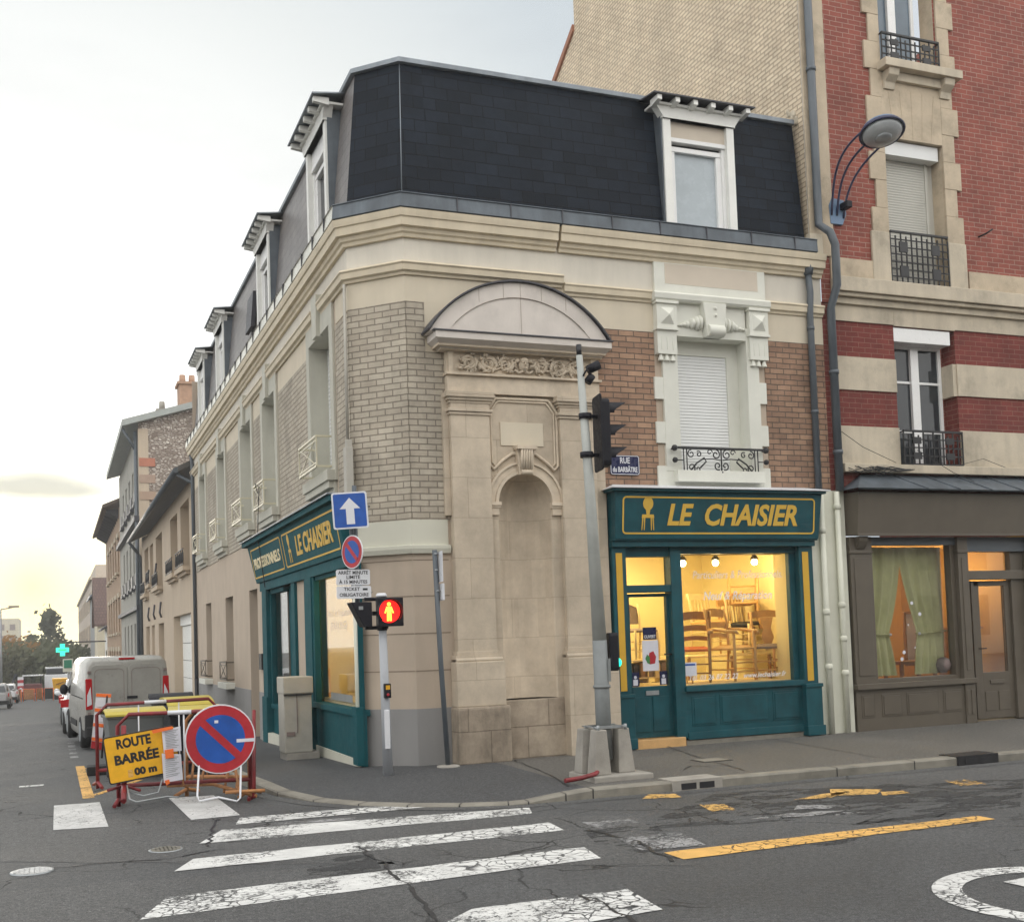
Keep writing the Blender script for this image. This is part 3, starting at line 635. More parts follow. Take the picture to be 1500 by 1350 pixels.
# zinc gutter
gpf = [(.0, 7.09), (.2, 7.095), (.205, 7.10), (.19, 7.27), (.205, 7.28), (.19, 7.295), (.17, 7.28), (.17, 7.14), (.0, 7.14)]
def subgut(a, b, m_):
    pts = [(XL, YE + .05), (XL, 14.5), (4.22, YR), (10.56, YR)]; mb = MB(); mb.sweep(pts, gpf, cap=True); k = len(gpf); n_ = len(pts)
    keep = [i for i, f in enumerate(mb.f) if all(a * k <= v < (b + 1) * k for v in f)]
    mb.f = [mb.f[i] for i in keep]; mb.m = [mb.m[i] for i in keep]; mb.sm = [mb.sm[i] for i in keep]
    used = sorted({v for f in mb.f for v in f}); rm = {v: i for i, v in enumerate(used)}; mb.v = [mb.v[v] for v in used]; mb.f = [[rm[v] for v in f] for f in mb.f]
    return mb.build('gutter', m_, CB)
subgut(0, 1, M_zinc_glow); subgut(1, 3, M_zinc)
mb = MB()
for y in [14.9 + .75 * k for k in range(24)]: mb.fbox(FL, y, y + .02, 7.10, 7.29, .185, .212)
for x in [4.9 + .75 * k for k in range(8)]: mb.fbox(FR, x, x + .015, 7.10, 7.285, .185, .21)
mb.build('gutter_bracket', M_lead, CB)
# mansard
def off(d): s = 18.12 - d * math.sqrt(2); return [(XL - d, YE), (XL - d, s - (XL - d)), (s - (YR - d), YR - d), (10.5, YR - d)]
b0, t0 = off(0.0), off(-.2); ZB, ZT = 7.12, 9.20
class SL(Fr):
    def P(s, u, z, d=0): return (FL if s.n.x else FR).P(u, z, d - .2 * (z - ZB) / (ZT - ZB))
SLL, SLR = SL((0, 0, 0), (0, 1, 0), (-1, 0, 0)), SL((0, 0, 0), (1, 0, 0), (0, -1, 0))
mb = MB(); mb.face([(*b0[1], ZB), SLL.P(14.9, ZB), SLL.P(14.9, ZT), (*t0[1], ZT)])
wall(mb, SLL, 14.9, YE, ZB, ZT, [(a, b, ZB, 8.86, .05) for a, b in ((15.35, 16.65), (20.0, 21.3), (25.95, 27.25), (29.6, 30.9))]); mb.build('slate_slope', M_slate_sheen, CB)
mb = MB(); mb.face([(*b0[1], ZB), (*b0[2], ZB), (*t0[2], ZT), (*t0[1], ZT)]); mb.build('slate_slope', M_slate, CB)
mb = MB(); mb.face([(*b0[2], ZB), SLR.P(4.6, ZB), SLR.P(4.6, ZT), (*t0[2], ZT)]); wall(mb, SLR, 4.6, 10.5, ZB, ZT, [(8.11, 9.28, ZB, 8.86, .05)])
mb.build('slate_slope', M_slate, CB)
mb = MB(); tp = off(-.17); mb.sweep(tp, [(0, ZT - .03), (.03, ZT - .02), (.035, ZT + .035), (0, ZT + .06), (-.3, ZT + .14), (-.3, ZT - .03)])
mb.face([(*tp[0], ZT + .055), (*tp[1], ZT + .055), (*tp[2], ZT + .055), (10.5, 14.07, ZT + .055), (10.5, YE, ZT + .055)])
mb.build('roof_ridge_flashing', M_zincl, CB)
mb = MB(); mb.tube([(*b0[2], ZB), (*t0[2], ZT)], .006, 6); mb.build('hip_roll', M_zincl, CB)
for k, dz in enumerate((0,)): pass
mb = MB()
rr = random.Random(3)


def dormer(fr, u0, u1, pane_m):
    z0, z1 = 7.2, 8.86; dr = MB(); um = (u0 + u1) / 2
    F_ = dr; d = .02
    F_.fbox(fr, u0, u0 + .12, z0, z1, -.12, d + .03); F_.fbox(fr, u1 - .12, u1, z0, z1, -.12, d + .03); F_.fbox(fr, u0 - .02, u1 + .02, z1, z1 + .08, -.3, d + .05)
    # flared bracket head
    F_.fprism(fr, [(u0 + .0, z1 - .0), (u1 - .0, z1), (u1 + .12, z1 + .17), (u0 - .12, z1 + .17)], -.05, d + .06)
    F_.fbox(fr, u0 - .16, u1 + .16, z1 + .17, z1 + .20, -.3, d + .1)
    o = dr.build('dormer', M_white, CB)
    n = 6; mb = MB()
    for k in range(n):
        u = u0 - .18 + (u1 - u0 + .36 - .07) * k / (n - 1); mb.hexa([fr.P(u, z1 + .14, d), fr.P(u + .07, z1 + .14, d), fr.P(u + .07, z1 + .17, d + .22), fr.P(u, z1 + .17, d + .22), fr.P(u, z1 + .24, d), fr.P(u + .07, z1 + .24, d), fr.P(u + .07, z1 + .24, d + .22), fr.P(u, z1 + .24, d + .22)])
    mb.build('rafter_end', M_white, o)
    mb = MB(); mb.hexa([fr.P(u0 - .25, z1 + .242, d + .25), fr.P(u1 + .25, z1 + .242, d + .25), fr.P(u1 + .25, z1 + .32, -.35), fr.P(u0 - .25, z1 + .32, -.35), fr.P(u0 - .25, z1 + .262, d + .25), fr.P(u1 + .25, z1 + .262, d + .25), fr.P(u1 + .25, z1 + .34, -.35), fr.P(u0 - .25, z1 + .34, -.35)])
    mb.build('hood_sheet', M_lead if fr is FR else M_zincl, o)
    mb = MB()
    for a, b in ((u0 - .025, u0 - .002), (u1 + .002, u1 + .025)): mb.fbox(fr, a, b, z0, z1 + .15, -.45, d)
    mb.build('cheek', M_zinc, o)
    mb = MB(); mb.fbox(fr, u0 + .12, u1 - .12, 8.62, z1, -.1, -.02); mb.build('shutter_box', M_beigep if fr is FR else M_pvc, o)
    mb = MB(); a, b = u0 + .12, u1 - .12
    mb.fbox(fr, a, b, 8.56, 8.62, -.1, .0); mb.fbox(fr, a, a + .05, z0, 8.56, -.1, -.03); mb.fbox(fr, b - .05, b, z0, 8.56, -.1, -.03); mb.fbox(fr, a + .05, b - .05, 8.44, 8.51, -.12, -.05)
    mb.fbox(fr, a + .05, a + .11, z0, 8.44, -.12, -.06); mb.fbox(fr, b - .13, b - .05, z0, 8.44, -.12, -.06); mb.fbox(fr, a + .11, b - .13, 7.3, 7.36, -.12, -.06)
    mb.build('window_frame', M_pvc, o, bevel=.004)
    mb = MB(); mb.fbox(fr, a + .08, b - .1, z0, 8.45, -.13, -.11); mb.build('pane', pane_m, o)
dormer(FR, 8.11, 9.28, M_glassc)
for a, b in ((15.35, 16.65), (20.0, 21.3), (25.95, 27.25), (29.6, 30.9)): dormer(FL, a, b, M_glassu)
mb = MB(); mb.hexa([FL.P(22.1, 7.75, -.03), FL.P(22.8, 7.75, -.03), FL.P(22.8, 7.75, .04), FL.P(22.1, 7.75, .04), FL.P(22.1, 8.45, -.13), FL.P(22.8, 8.45, -.13), FL.P(22.8, 8.45, -.02), FL.P(22.1, 8.45, -.02)]); mb.build('roof_window', M_lead, CB)

# left facade windows
def balcony_x(fr, u0, u1, z0, z1, d, m, parent, w=.015, nm='balcony'):
    mb = MB()
    for z in (z0, z1): mb.fbox(fr, u0, u1, z - w, z + w, d - w, d + w)
    for z in (z0 + .05, z1 - .06): mb.fbox(fr, u0, u1, z - w * .5, z + w * .5, d - w * .5, d + w * .5)
    n = 1
    for k in range(n + 1): u = u0 + (u1 - u0) * k / n; mb.fbox(fr, u - w * .7, u + w * .7, z0, z1, d - w * .7, d + w * .7)
    for k in range(n):
        a, b = u0 + (u1 - u0) * k / n, u0 + (u1 - u0) * (k + 1) / n
        mb.tube([fr.P(a, z0, d), fr.P(b, z1, d)], w * .6, 5); mb.tube([fr.P(b, z0, d), fr.P(a, z1, d)], w * .6, 5)
    for u in (u0, u1):
        for z in (z0, z1): mb.fbox(fr, u - w, u + w, z - w, z + w, 0, d)
    return mb.build(nm, m, parent)
M_balc = plain('cream_iron', (.60, .56, .42), .4, .08, 8, metal=.3)
for i, (a, b) in enumerate(LW):
    mb = MB(); g = .0
    for (p, q) in ((a - .20, a), (b, b + .20)): mb.fbox(FL, p, q, 3.80, 6.36, 0, .04)
    mb.fbox(FL, a, b, 6.0, 6.36, 0, .04); mb.fbox(FL, a - .14, b + .14, 3.62, 3.80, 0, .05)
    m_ = (a + b) / 2; mb.fprism(FL, [(m_ - .12, 5.98), (m_ + .12, 5.98), (m_ + .18, 6.58), (m_ - .18, 6.58)], .0, .10)
    mb.fbox(FL, a - .17, b + .17, 3.80, 3.95, 0, .15); mb.fbox(FL, a - .12, b + .12, 3.70, 3.80, 0, .12)
    o = mb.build('window_surround', M_trimL, CB, bevel=.006)
    mb = MB(); n = 34
    for k in range(n): z = 3.95 + 2.05 * k / n; mb.fbox(FL, a, b, z, z + .052, -.262, -.245)
    mb.build('roller_shutter', M_shut, o)
    balcony_x(FL, a + .05, b - .1, 4.02, 4.44, .24, M_balc, o, .014)
for a, b, c, d in lowL[:2]:
    mb = MB(); mb.fbox(FL, a - .1, b + .1, .62, .75, 0, .2); s_ = mb.build('window_sill', M_trim, CB, bevel=.006)
    balcony_x(FL, a + .05, b - .05, .82, 1.2, .16, M_brown, s_)
# front window over the shop
mb = MB()
mb.fbox(FR, 7.94, 8.18, 3.8, 5.9, 0, .05); mb.fbox(FR, 9.33, 9.53, 3.8, 5.9, 0, .05); mb.fbox(FR, 8.18, 9.33, 5.72, 6.20, 0, .05)
for z0, z1 in ((4.81, 5.12), (4.19, 4.49), (3.58, 3.87)): mb.fbox(FR, 7.80, 7.945, z0, z1, 0, .045); mb.fbox(FR, 9.525, 9.65, z0, z1, 0, .045)
mb.fbox(FR, 7.94, 9.53, 3.5, 3.8, 0, .04); mb.fbox(FR, 8.05, 9.48, 3.64, 3.80, .04, .16)
for u0, u1 in ((7.84, 8.16), (9.36, 9.68)):
    um = (u0 + u1) / 2
    mb.fbox(FR, u0, u1, 5.80, 6.17, .0, .12); mb.fbox(FR, u0 + .005, u1 - .005, 5.44, 5.78, 0, .10); mb.fbox(FR, u0 - .015, u1 + .015, 5.775, 5.81, 0, .14); mb.fbox(FR, u0 - .02, u1 + .02, 6.15, 6.19, 0, .15)
    mb.faces([FR.P(u0 + .05, 5.86, .12), FR.P(u1 - .05, 5.86, .12), FR.P(u1 - .05, 6.10, .12), FR.P(u0 + .05, 6.10, .12), FR.P(um, 5.98, .2)], [(0, 1, 4), (1, 2, 4), (2, 3, 4), (3, 0, 4)])
    for k in range(3): mb.tube([FR.P(u0 + .07 + .09 * k, 5.50, .10), FR.P(u0 + .07 + .09 * k, 5.68, .10)], .008, 5)
    for k in range(3): c = FR.P(u0 + .065 + .095 * k, 5.44, .06); mb.lathe((c.x, c.y, c.z - .09), [(.045, 0), (.03, .05), (.02, .09)], 8)
mb.sweep([(7.80, YR), (9.72, YR)], [(0, 6.19), (.12, 6.19), (.15, 6.22), (.16, 6.29), (.13, 6.32), (0, 6.34)])
mb.fbox(FR, 7.86, 9.70, 6.34, 6.84, 0, .05)
# scrolled keystone with two conches
mb.fprism(FR, [(8.62, 5.72), (8.90, 5.72), (8.95, 6.2), (8.57, 6.2)], 0, .17)
mb.tube([FR.P(8.63, 5.80, .15), FR.P(8.89, 5.80, .15)], .085, 12)
for z in (6.02, 6.12): mb.ball(FR.P(8.76, z, .18), .022)
for s_ in (-1, 1):
    for k, (r, u) in enumerate(((.10, .20), (.095, .26), (.075, .33), (.05, .40), (.03, .46), (.014, .52))):
        mb.ball(FR.P(8.76 + s_ * u, 5.93 - .012 * k, .05), (.045, .10 if r > .05 else .05, r * 1.1), n=10, k=6)
sur = mb.build('window_surround', M_trim, CB, bevel=.004)
mb = MB(); mb.fbox(FR, 8.03, 9.57, 6.46, 6.75, .05, .053); mb.build('inset_panel', M_beigep, sur)
mb = MB(); mb.fbox(FR, 8.18, 9.33, 5.52, 5.72, -.26, -.2); mb.fbox(FR, 9.14, 9.33, 3.78, 5.52, -.3, -.2); mb.build('shutter_box', M_trim, sur)
mb = MB()
for k in range(38): z = 3.80 + .0453 * k; mb.hexa([FR.P(8.18, z, -.235), FR.P(9.14, z, -.235), FR.P(9.14, z, -.215), FR.P(8.18, z, -.215), FR.P(8.18, z + .043, -.235), FR.P(9.14, z + .043, -.235), FR.P(9.14, z + .043, -.222), FR.P(8.18, z + .043, -.222)])
mb.box((8.18, YR + .24, 3.75), (9.33, YR + .30, 5.75))
mb.build('roller_shutter', M_shut, sur)
# wrought iron bar
mb = MB(); D = .14
def P(u, z): return FR.P(u, z, D)
mb.fbox(FR, 8.02, 9.52, 4.10, 4.13, D - .015, D + .015)
for u in (8.02, 9.52): mb.ball(FR.P(u, 4.11, D), .045); mb.ball(FR.P(u, 3.94, D), .04); mb.tube([FR.P(u, 3.94, D), FR.P(u + (.14 if u < 9 else -.14), 3.94, D)], .008, 5)
for u in (8.02, 9.52): mb.tube([FR.P(u, 4.11, D), FR.P(u, 4.11, 0)], .012, 5)
def spiral(cx, cz, r0, turns, dr=1, ph=0):
    return [P(cx + dr * r0 * (1 - .72 * k / 22) * math.cos(ph + turns * 2 * math.pi * k / 22), cz + r0 * (1 - .72 * k / 22) * math.sin(ph + turns * 2 * math.pi * k / 22)) for k in range(23)]
for s_, c in ((1, 8.16), (-1, 9.38)):
    mb.tube([P(c, 4.1), P(c, 3.76)], .009, 5); mb.tube([P(c + s_ * .05, 4.1), P(c + s_ * .05, 3.78)], .009, 5)
    mb.tube(spiral(c + s_ * .12, 4.03, .06, 1.2, s_, 1.5), .009, 5); mb.tube(spiral(c + s_ * .12, 3.84, .06, 1.2, s_, -1.5), .009, 5); mb.tube(spiral(c + s_ * .22, 3.82, .05, 1.2, s_, 2.5), .009, 5); mb.tube(spiral(c + s_ * .24, 4.03, .045, 1.1, -s_, 1), .009, 5)
    mb.tube([P(c + s_ * .1, 3.79), P(c + s_ * .2, 3.9), P(c + s_ * .33, 3.98), P(c + s_ * .36, 3.93), P(c + s_ * .26, 3.84)], .012, 5)
    mb.tube(spiral(c + s_ * .42, 4.06, .045, 1, 1, 0), .008, 5)
for s_ in (-1, 1):
    mb.tube(spiral(8.77 + s_ * .09, 4.03, .07, 1.2, s_, 1.7), .01, 5); mb.tube(spiral(8.77 + s_ * .06, 3.87, .06, 1.1, s_, -2), .01, 5); mb.tube([P(8.77 + s_ * .02, 3.95), P(8.77 + s_ * .15, 3.97), P(8.77 + s_ * .3, 3.96)], .008, 5)
mb.tube([P(8.77, 4.1), P(8.77, 3.78)], .012, 5); mb.ball(P(8.77, 3.78), .025)
mb.build('iron_balcony', M_iron, sur)

# ---------------------------------------------------------------- stone monument
MO = MB(); NI = 18
au, az, ar = 5.77, 3.33, .38
def archpts(r, n=NI): return [(au - r * math.cos(math.pi * k / n), az + r * math.sin(math.pi * k / n)) for k in range(n + 1)]
# back wall plane between pilasters with arched hole (d=.06)
ip = archpts(ar)
def outer_for(k, u0=5.24, u1=6.30, z1=4.74):
    t = math.pi * k / NI; c, s_ = -math.cos(t), math.sin(t); L = 9
    if c < -1e-6: L = min(L, (u0 - au) / c)
    if c > 1e-6: L = min(L, (u1 - au) / c)
    if s_ > 1e-6: L = min(L, (z1 - az) / s_)
    return (au + c * L, az + s_ * L)
op = [outer_for(k) for k in range(NI + 1)]
cors = {}
pl_ = MB()
for k in range(NI):
    a, b, c, d = ip[k], ip[k + 1], op[k + 1], op[k]; pts = [a, b, c]
    if abs(c[0] - d[0]) > 1e-5 and abs(c[1] - d[1]) > 1e-5: pts.append((5.24 if d[0] < au else 6.30, 4.74))
    pts.append(d); pl_.face([FR.P(u, z, .06) for u, z in pts])
for a, b in ((5.24, au - ar), (au + ar, 6.30)): pl_.face([FR.P(a, .75, .06), FR.P(b, .75, .06), FR.P(b, az, .06), FR.P(a, az, .06)])
# niche: half cylinder + quarter dome, floor
def nich(t, z): return FR.P(au - ar * math.cos(t), z, .06 - ar * .95 * math.sin(t))
for k in range(NI):
    t0_, t1_ = math.pi * k / NI, math.pi * (k + 1) / NI
    pl_.face([nich(t0_, .75), nich(t1_, .75), nich(t1_, az), nich(t0_, az)], 0, True)
    for j in range(8):
        e0, e1 = math.pi / 2 * j / 8, math.pi / 2 * (j + 1) / 8
        def dm(t, e): return FR.P(au - ar * math.cos(t) * math.cos(e), az + ar * math.sin(e), .06 - ar * .95 * math.sin(t) * math.cos(e))
        pl_.face([dm(t0_, e0), dm(t1_, e0), dm(t1_, e1), dm(t0_, e1)], 0, True)
pl_.face([nich(math.pi * k / NI, .75) for k in range(NI + 1)])
niche = pl_.build('niche', M_stone, CB)
mb = MB(); mb.fbox(FR, 5.30, 6.30, -.3, .75, -.3, .075)     # weathered base below niche
rnd = random.Random(4)
mb.build('niche_base', M_stoneo, CB, bevel=.02)
mb = MB()   # archivolt bands
for r0, r1, d in ((ar, ar + .045, .10), (ar + .045, ar + .13, .085), (ar + .13, ar + .16, .11)):
    A, B = archpts(r0 + .002), archpts(r1)
    for k in range(NI): mb.hexa([FR.P(*A[k], .05), FR.P(*A[k + 1], .05), FR.P(*B[k + 1], .05), FR.P(*B[k], .05), FR.P(*A[k], d), FR.P(*A[k + 1], d), FR.P(*B[k + 1], d), FR.P(*B[k], d)])
for a, b in ((au - ar - .16, au - ar + .02), (au + ar - .02, au + ar + .16)): mb.fbox(FR, a, b, az - .045, az, .05, .13); mb.fbox(FR, a, b, az - .075, az - .045, .05, .11); mb.fbox(FR, a + .02, b - .02, az - .17, az - .075, .05, .095)
for k in range(5): mb.tube([FR.P(5.70 + .035 * k, 3.74, .15), FR.P(5.70 + .035 * k, 4.02, .19)], .018, 6)
mb.fprism(FR, [(5.67, 3.69), (5.87, 3.69), (5.895, 4.06), (5.645, 4.06)], .05, .15); mb.fbox(FR, 5.63, 5.91, 4.02, 4.07, .05, .21); mb.tube([FR.P(5.69, 3.72, .15), FR.P(5.85, 3.72, .15)], .035, 8)
# moulded panel frame with canted corners and ogee foot
fp = [(5.28, 4.55), (5.36, 4.66), (5.40, 4.70), (6.14, 4.70), (6.18, 4.66), (6.26, 4.55), (6.26, 3.82), (6.20, 3.76), (6.10, 3.86), (5.94, 3.97), (5.60, 3.97), (5.44, 3.86), (5.34, 3.76), (5.28, 3.82)]
mb.tube([FR.P(u, z, .075) for u, z in fp], .022, 6, closed=True)
ic = lambda s_: [((u - 5.77) * s_ + 5.77, (z - 4.25) * s_ + 4.25) for u, z in fp]
mb.tube([FR.P(u, z, .07) for u, z in ic(.92)], .015, 6, closed=True)
mb.build('moulding', M_stonesm, niche)
mb = MB(); mb.fbox(FR, 5.45, 6.06, 4.08, 4.39, .05, .075); mb.build('tablet', M_renderL, niche)
# pilasters
mb = MB()
for s_, (u0, u1) in enumerate(((4.74, 5.27), (6.28, 6.80))):
    mb.fbox(FR, u0, u1, 1.3, 4.45, 0, .15)
    for dz, e in ((4.45, .02), (4.49, .04)): mb.fbox(FR, u0 - e, u1 + e, dz, dz + .035, 0, .15 + e)
    mb.fbox(FR, u0 - .0, u1, 4.525, 4.60, 0, .16)
    for z, e in ((4.60, .02), (4.635, .045), (4.67, .07), (4.71, .06)): mb.fbox(FR, u0 - e, u1 + e, z, z + .037, 0, .15 + e)
    for z, e in ((1.36, .02), (1.31, .05)): mb.fbox(FR, u0 - e, u1 + e, z - .01, z + .04, 0, .15 + e)
    mb.tube([FR.P(u0 - .05, 1.29, .2), FR.P(u1 + .05, 1.29, .2)], .03, 8)
mb.fbox(FR, 6.80, 6.97, 1.25, 4.75, 0, .06)
mb.fbox(FR, 4.66, 4.74, 3.15, 4.72, 0, .07)
pil = mb.build('pilaster', M_stone, CB, bevel=.005)
mb = MB(); mb.fbox(FR, 4.68, 5.34, .70, 1.27, 0, .25); mb.fbox(FR, 6.23, 6.97, -.1, 1.27, 0, .25)
mb.build('pilaster_base', M_stone, CB, bevel=.015)
mb = MB(); mb.fbox(FR, 4.66, 5.38, -.3, .70, 0, .30); o = mb.build('worn_plinth_block', M_stoneo, CB, bevel=.03)
# entablature
mb = MB(); mb.fbox(FR, 4.72, 6.90, 4.745, 4.97, 0, .12); mb.fbox(FR, 4.70, 6.92, 4.97, 5.0, 0, .17); mb.fbox(FR, 4.72, 6.90, 5.0, 5.29, 0, .10)
mb.fbox(FR, 4.74, 4.80, 5.0, 5.29, 0, .14); mb.fbox(FR, 6.78, 6.88, 5.0, 5.29, 0, .14)
for z, e, d in ((5.28, 0, .2), (5.31, .06, .28)): mb.fbox(FR, 4.62 - e, 6.92 + e * .3, z, z + .035, 0, d)
ent = mb.build('entablature', M_stonesm, CB, bevel=.004)
mb = MB(); PD = .32   # projecting slab with bevelled underside + segmental pediment
mb.hexa([FR.P(4.62, 5.30, 0), FR.P(6.92, 5.30, 0), FR.P(6.92, 5.30, .2), FR.P(4.62, 5.30, .2), FR.P(4.50, 5.385, 0), FR.P(6.98, 5.385, 0), FR.P(6.98, 5.385, PD + .06), FR.P(4.50, 5.385, PD + .06)])
mb.fbox(FR, 4.50, 6.98, 5.385, 5.47, 0, PD + .06)
ctr = 5.70; half = 1.26; sag = .71; Rr = (half ** 2 + sag ** 2) / (2 * sag); zc = 5.48 + sag - Rr; ang = math.asin(half / Rr); n = 28
arc = [(ctr + Rr * math.sin(-ang + 2 * ang * k / n), zc + Rr * math.cos(-ang + 2 * ang * k / n)) for k in range(n + 1)]
arci = [(ctr + (Rr - .2) * math.sin(-ang + 2 * ang * k / n), max(5.472, zc + (Rr - .2) * math.cos(-ang + 2 * ang * k / n))) for k in range(n + 1)]
for k in range(n): mb.hexa([FR.P(*arci[k], 0), FR.P(*arci[k + 1], 0), FR.P(*arc[k + 1], 0), FR.P(*arc[k], 0), FR.P(*arci[k], PD), FR.P(*arci[k + 1], PD), FR.P(*arc[k + 1], PD), FR.P(*arc[k], PD)])
for k in range(n): mb.face([FR.P(arci[k][0], 5.46, PD - .012), FR.P(arci[k + 1][0], 5.46, PD - .012), FR.P(*arci[k + 1], PD - .012), FR.P(*arci[k], PD - .012)])
ped = mb.build('pediment', M_pedst, CB)
mb = MB()
A2 = [(u + (u - ctr) * .012, z + .004) for u, z in arc]; A3 = [(u + (u - ctr) * .02, z + .024) for u, z in arc]
for k in range(n): mb.hexa([FR.P(*A2[k], 0), FR.P(*A2[k + 1], 0), FR.P(*A3[k + 1], 0), FR.P(*A3[k], 0), FR.P(*A2[k], PD + .05), FR.P(*A2[k + 1], PD + .05), FR.P(*A3[k + 1], PD + .05), FR.P(*A3[k], PD + .05)])
mb.fbox(FR, 4.47, 7.0, 5.472, 5.488, PD - .01, PD + .08); mb.build('lead_capping', M_lead, ped)
mb = MB(); 
for x in (5.12, 5.46, 5.70, 6.0, 6.35): 
    a = (x - ctr) / Rr; z0 = zc + (Rr - .2) * math.cos(a); z1 = zc + Rr * math.cos(a); mb.fbox(FR, x - .002, x + .002, max(5.48, z0) if x != 5.70 else 5.48, z1, PD, PD + .002)
for k in range(3, n - 3): mb.tube([FR.P(*arci[k], PD + .001), FR.P(*arci[k + 1], PD + .001)], .003, 4)
mb.build('joint_line', M_groove, ped)
# carved frieze: central mask with curling acanthus on both sides
mb = MB(); rnd = random.Random(11)
def F2(u, z, d=.11): return FR.P(u, z, d)
mb.ball(F2(5.79, 5.15, .13), (.075, .06, .10)); mb.ball(F2(5.79, 5.20, .17), (.06, .03, .04)); mb.tube([F2(5.79, 5.17, .19), F2(5.79, 5.13, .21)], .014, 6); mb.tube([F2(5.76, 5.10, .18), F2(5.82, 5.10, .18)], .01, 6)
for e in (-.03, .03): mb.ball(F2(5.79 + e, 5.175, .185), .013)
for e in (-1, 1): mb.ball(F2(5.79 + e * .09, 5.2, .13), (.04, .04, .03)); mb.tube([F2(5.79 + e * .02, 5.06, .15), F2(5.79 + e * .08, 5.04, .14), F2(5.79 + e * .13, 5.08, .13)], .018, 6)
for e in (-1, 1):
    for j, (c, r) in enumerate(((.25, .10), (.50, .115), (.76, .10))):
        for rep in range(2):
            sg = 1 if j % 2 == 0 else -1
            pts = [F2(5.79 + e * (c + r * (1 - .75 * k / 20) * math.cos(sg * (rep * 2.5 + 1.6 * 2 * math.pi * k / 20))), 5.14 + r * (1 - .75 * k / 20) * math.sin(sg * (rep * 2.5 + 1.6 * 2 * math.pi * k / 20)), .12 + .02 * math.sin(k)) for k in range(21)]
            mb.tube(pts, [.022 * (1 - .5 * k / 20) + .004 * (k % 2) for k in range(21)], 6)
        for q in range(20):
            a = rnd.uniform(0, 6.28); rr_ = r * rnd.uniform(.5, 1.2); p = (5.79 + e * (c + rr_ * math.cos(a)), 5.14 + .9 * rr_ * math.sin(a)); l = rnd.uniform(.04, .09)
            mb.tube([F2(p[0], p[1], .11), F2(p[0] + e * l * .5 * math.cos(a), p[1] + l * .5 * math.sin(a), .15), F2(p[0] + e * l * math.cos(a + .7), p[1] + l * math.sin(a + .7), .12)], [.014, .016, .004], 5)
    mb.tube([F2(5.79 + e * (.1 + .09 * k), 5.11 + .05 * math.sin(k * 1.3), .12) for k in range(10)], .016, 6)
mb.build('carved_frieze', M_stonesm, ent)

# ---------------------------------------------------------------- shopfront on the square (front)
SD = .10
mb = MB()
# fascia leaning slightly, cornice
mb.hexa([FR.P(7.0, 2.83, 0), FR.P(10.30, 2.83, 0), FR.P(10.30, 2.83, .22), FR.P(7.0, 2.83, .22), FR.P(7.0, 3.50, 0), FR.P(10.34, 3.50, 0), FR.P(10.34, 3.50, .30), FR.P(6.99, 3.50, .30)])
mb.fbox(FR, 6.93, 10.37, 3.47, 3.505, 0, .36)
mb.fbox(FR, 6.99, 10.28, 2.73, 2.825, 0, .16); mb.fbox(FR, 6.98, 10.30, 2.81, 2.835, 0, .20)
sb = mb.build('shop_sign_board', M_teal, CB, bevel=.005)
mb = MB(); mb.hexa([FR.P(6.90, 3.507, .01), FR.P(10.42, 3.507, .01), FR.P(10.42, 3.507, .40), FR.P(6.88, 3.507, .40), FR.P(7.1, 3.60, .01), FR.P(10.25, 3.60, .01), FR.P(10.42, 3.52, .40), FR.P(6.88, 3.52, .40)]); mb.build('metal_cover', M_signw, sb)
tilt = Fr(FR.P(0, 2.83, .222), (1, 0, 0), (0, -1, 0))
class TF(Fr):
    def P(s, u, z, d=0): return FR.P(u, z, .222 + (z - 2.83) / .67 * .08 + d)
TFR = TF((0, 0, 0), (1, 0, 0), (0, -1, 0))
def rrect(u0, u1, z0, z1, r, n=5):
    out_ = []
    for cx0, cz0, a0 in ((u1 - r, z1 - r, 0), (u0 + r, z1 - r, 90), (u0 + r, z0 + r, 180), (u1 - r, z0 + r, 270)):
        for k in range(n + 1): a = R(a0 + 90 * k / n); out_.append((cx0 + r * math.cos(a), cz0 + r * math.sin(a)))
    return out_
def frame_band(mb, fr, u0, u1, z0, z1, r, w_, d0, d1):
    A, B = rrect(u0, u1, z0, z1, r), rrect(u0 + w_, u1 - w_, z0 + w_, z1 - w_, max(.005, r - w_)); n = len(A)
    for k in range(n):
        j = (k + 1) % n; mb.hexa([fr.P(*A[k], d0), fr.P(*A[j], d0), fr.P(*B[j], d0), fr.P(*B[k], d0), fr.P(*A[k], d1), fr.P(*A[j], d1), fr.P(*B[j], d1), fr.P(*B[k], d1)])
mb = MB(); frame_band(mb, TFR, 7.10, 10.22, 2.895, 3.405, .06, .022, .0, .004); mb.build('gold_border', M_gold, sb)
def chair_icon(fr, u, z, s, parent, sx=1, m=M_gold):
    mb = MB()
    def q(x, y): return (u + sx * x * s, z + y * s)
    mb.fprism(fr, [q(.17 * math.cos(a) , .30 + .20 * math.sin(a)) for a in [2 * math.pi * k / 18 for k in range(18)]], 0, .004)
    mb.fprism(fr, [q(-.07, .12), q(.07, .12), q(.05, -.02), q(-.05, -.02)], 0, .0045)
    mb.fprism(fr, [q(-.19, -.02), q(.19, -.02), q(.21, -.12), q(-.21, -.12)], 0, .004)
    for a, b in ((-.17, -.20), (.17, .2), (-.11, -.12), (.11, .12)): mb.fprism(fr, [q(a - .02, -.12), q(a + .02, -.12), q(b + .012, -.48), q(b - .012, -.48)], 0, .0042)
    return mb.build('chair_emblem', m, parent)
chair_icon(TFR, 7.49, 3.17, .46, sb)
lettering(TFR, 8.84, 3.145, .002, 'LE  CHAISIER', .40, M_gold, sb, shear=.22, bold=.012, wid=2.13)
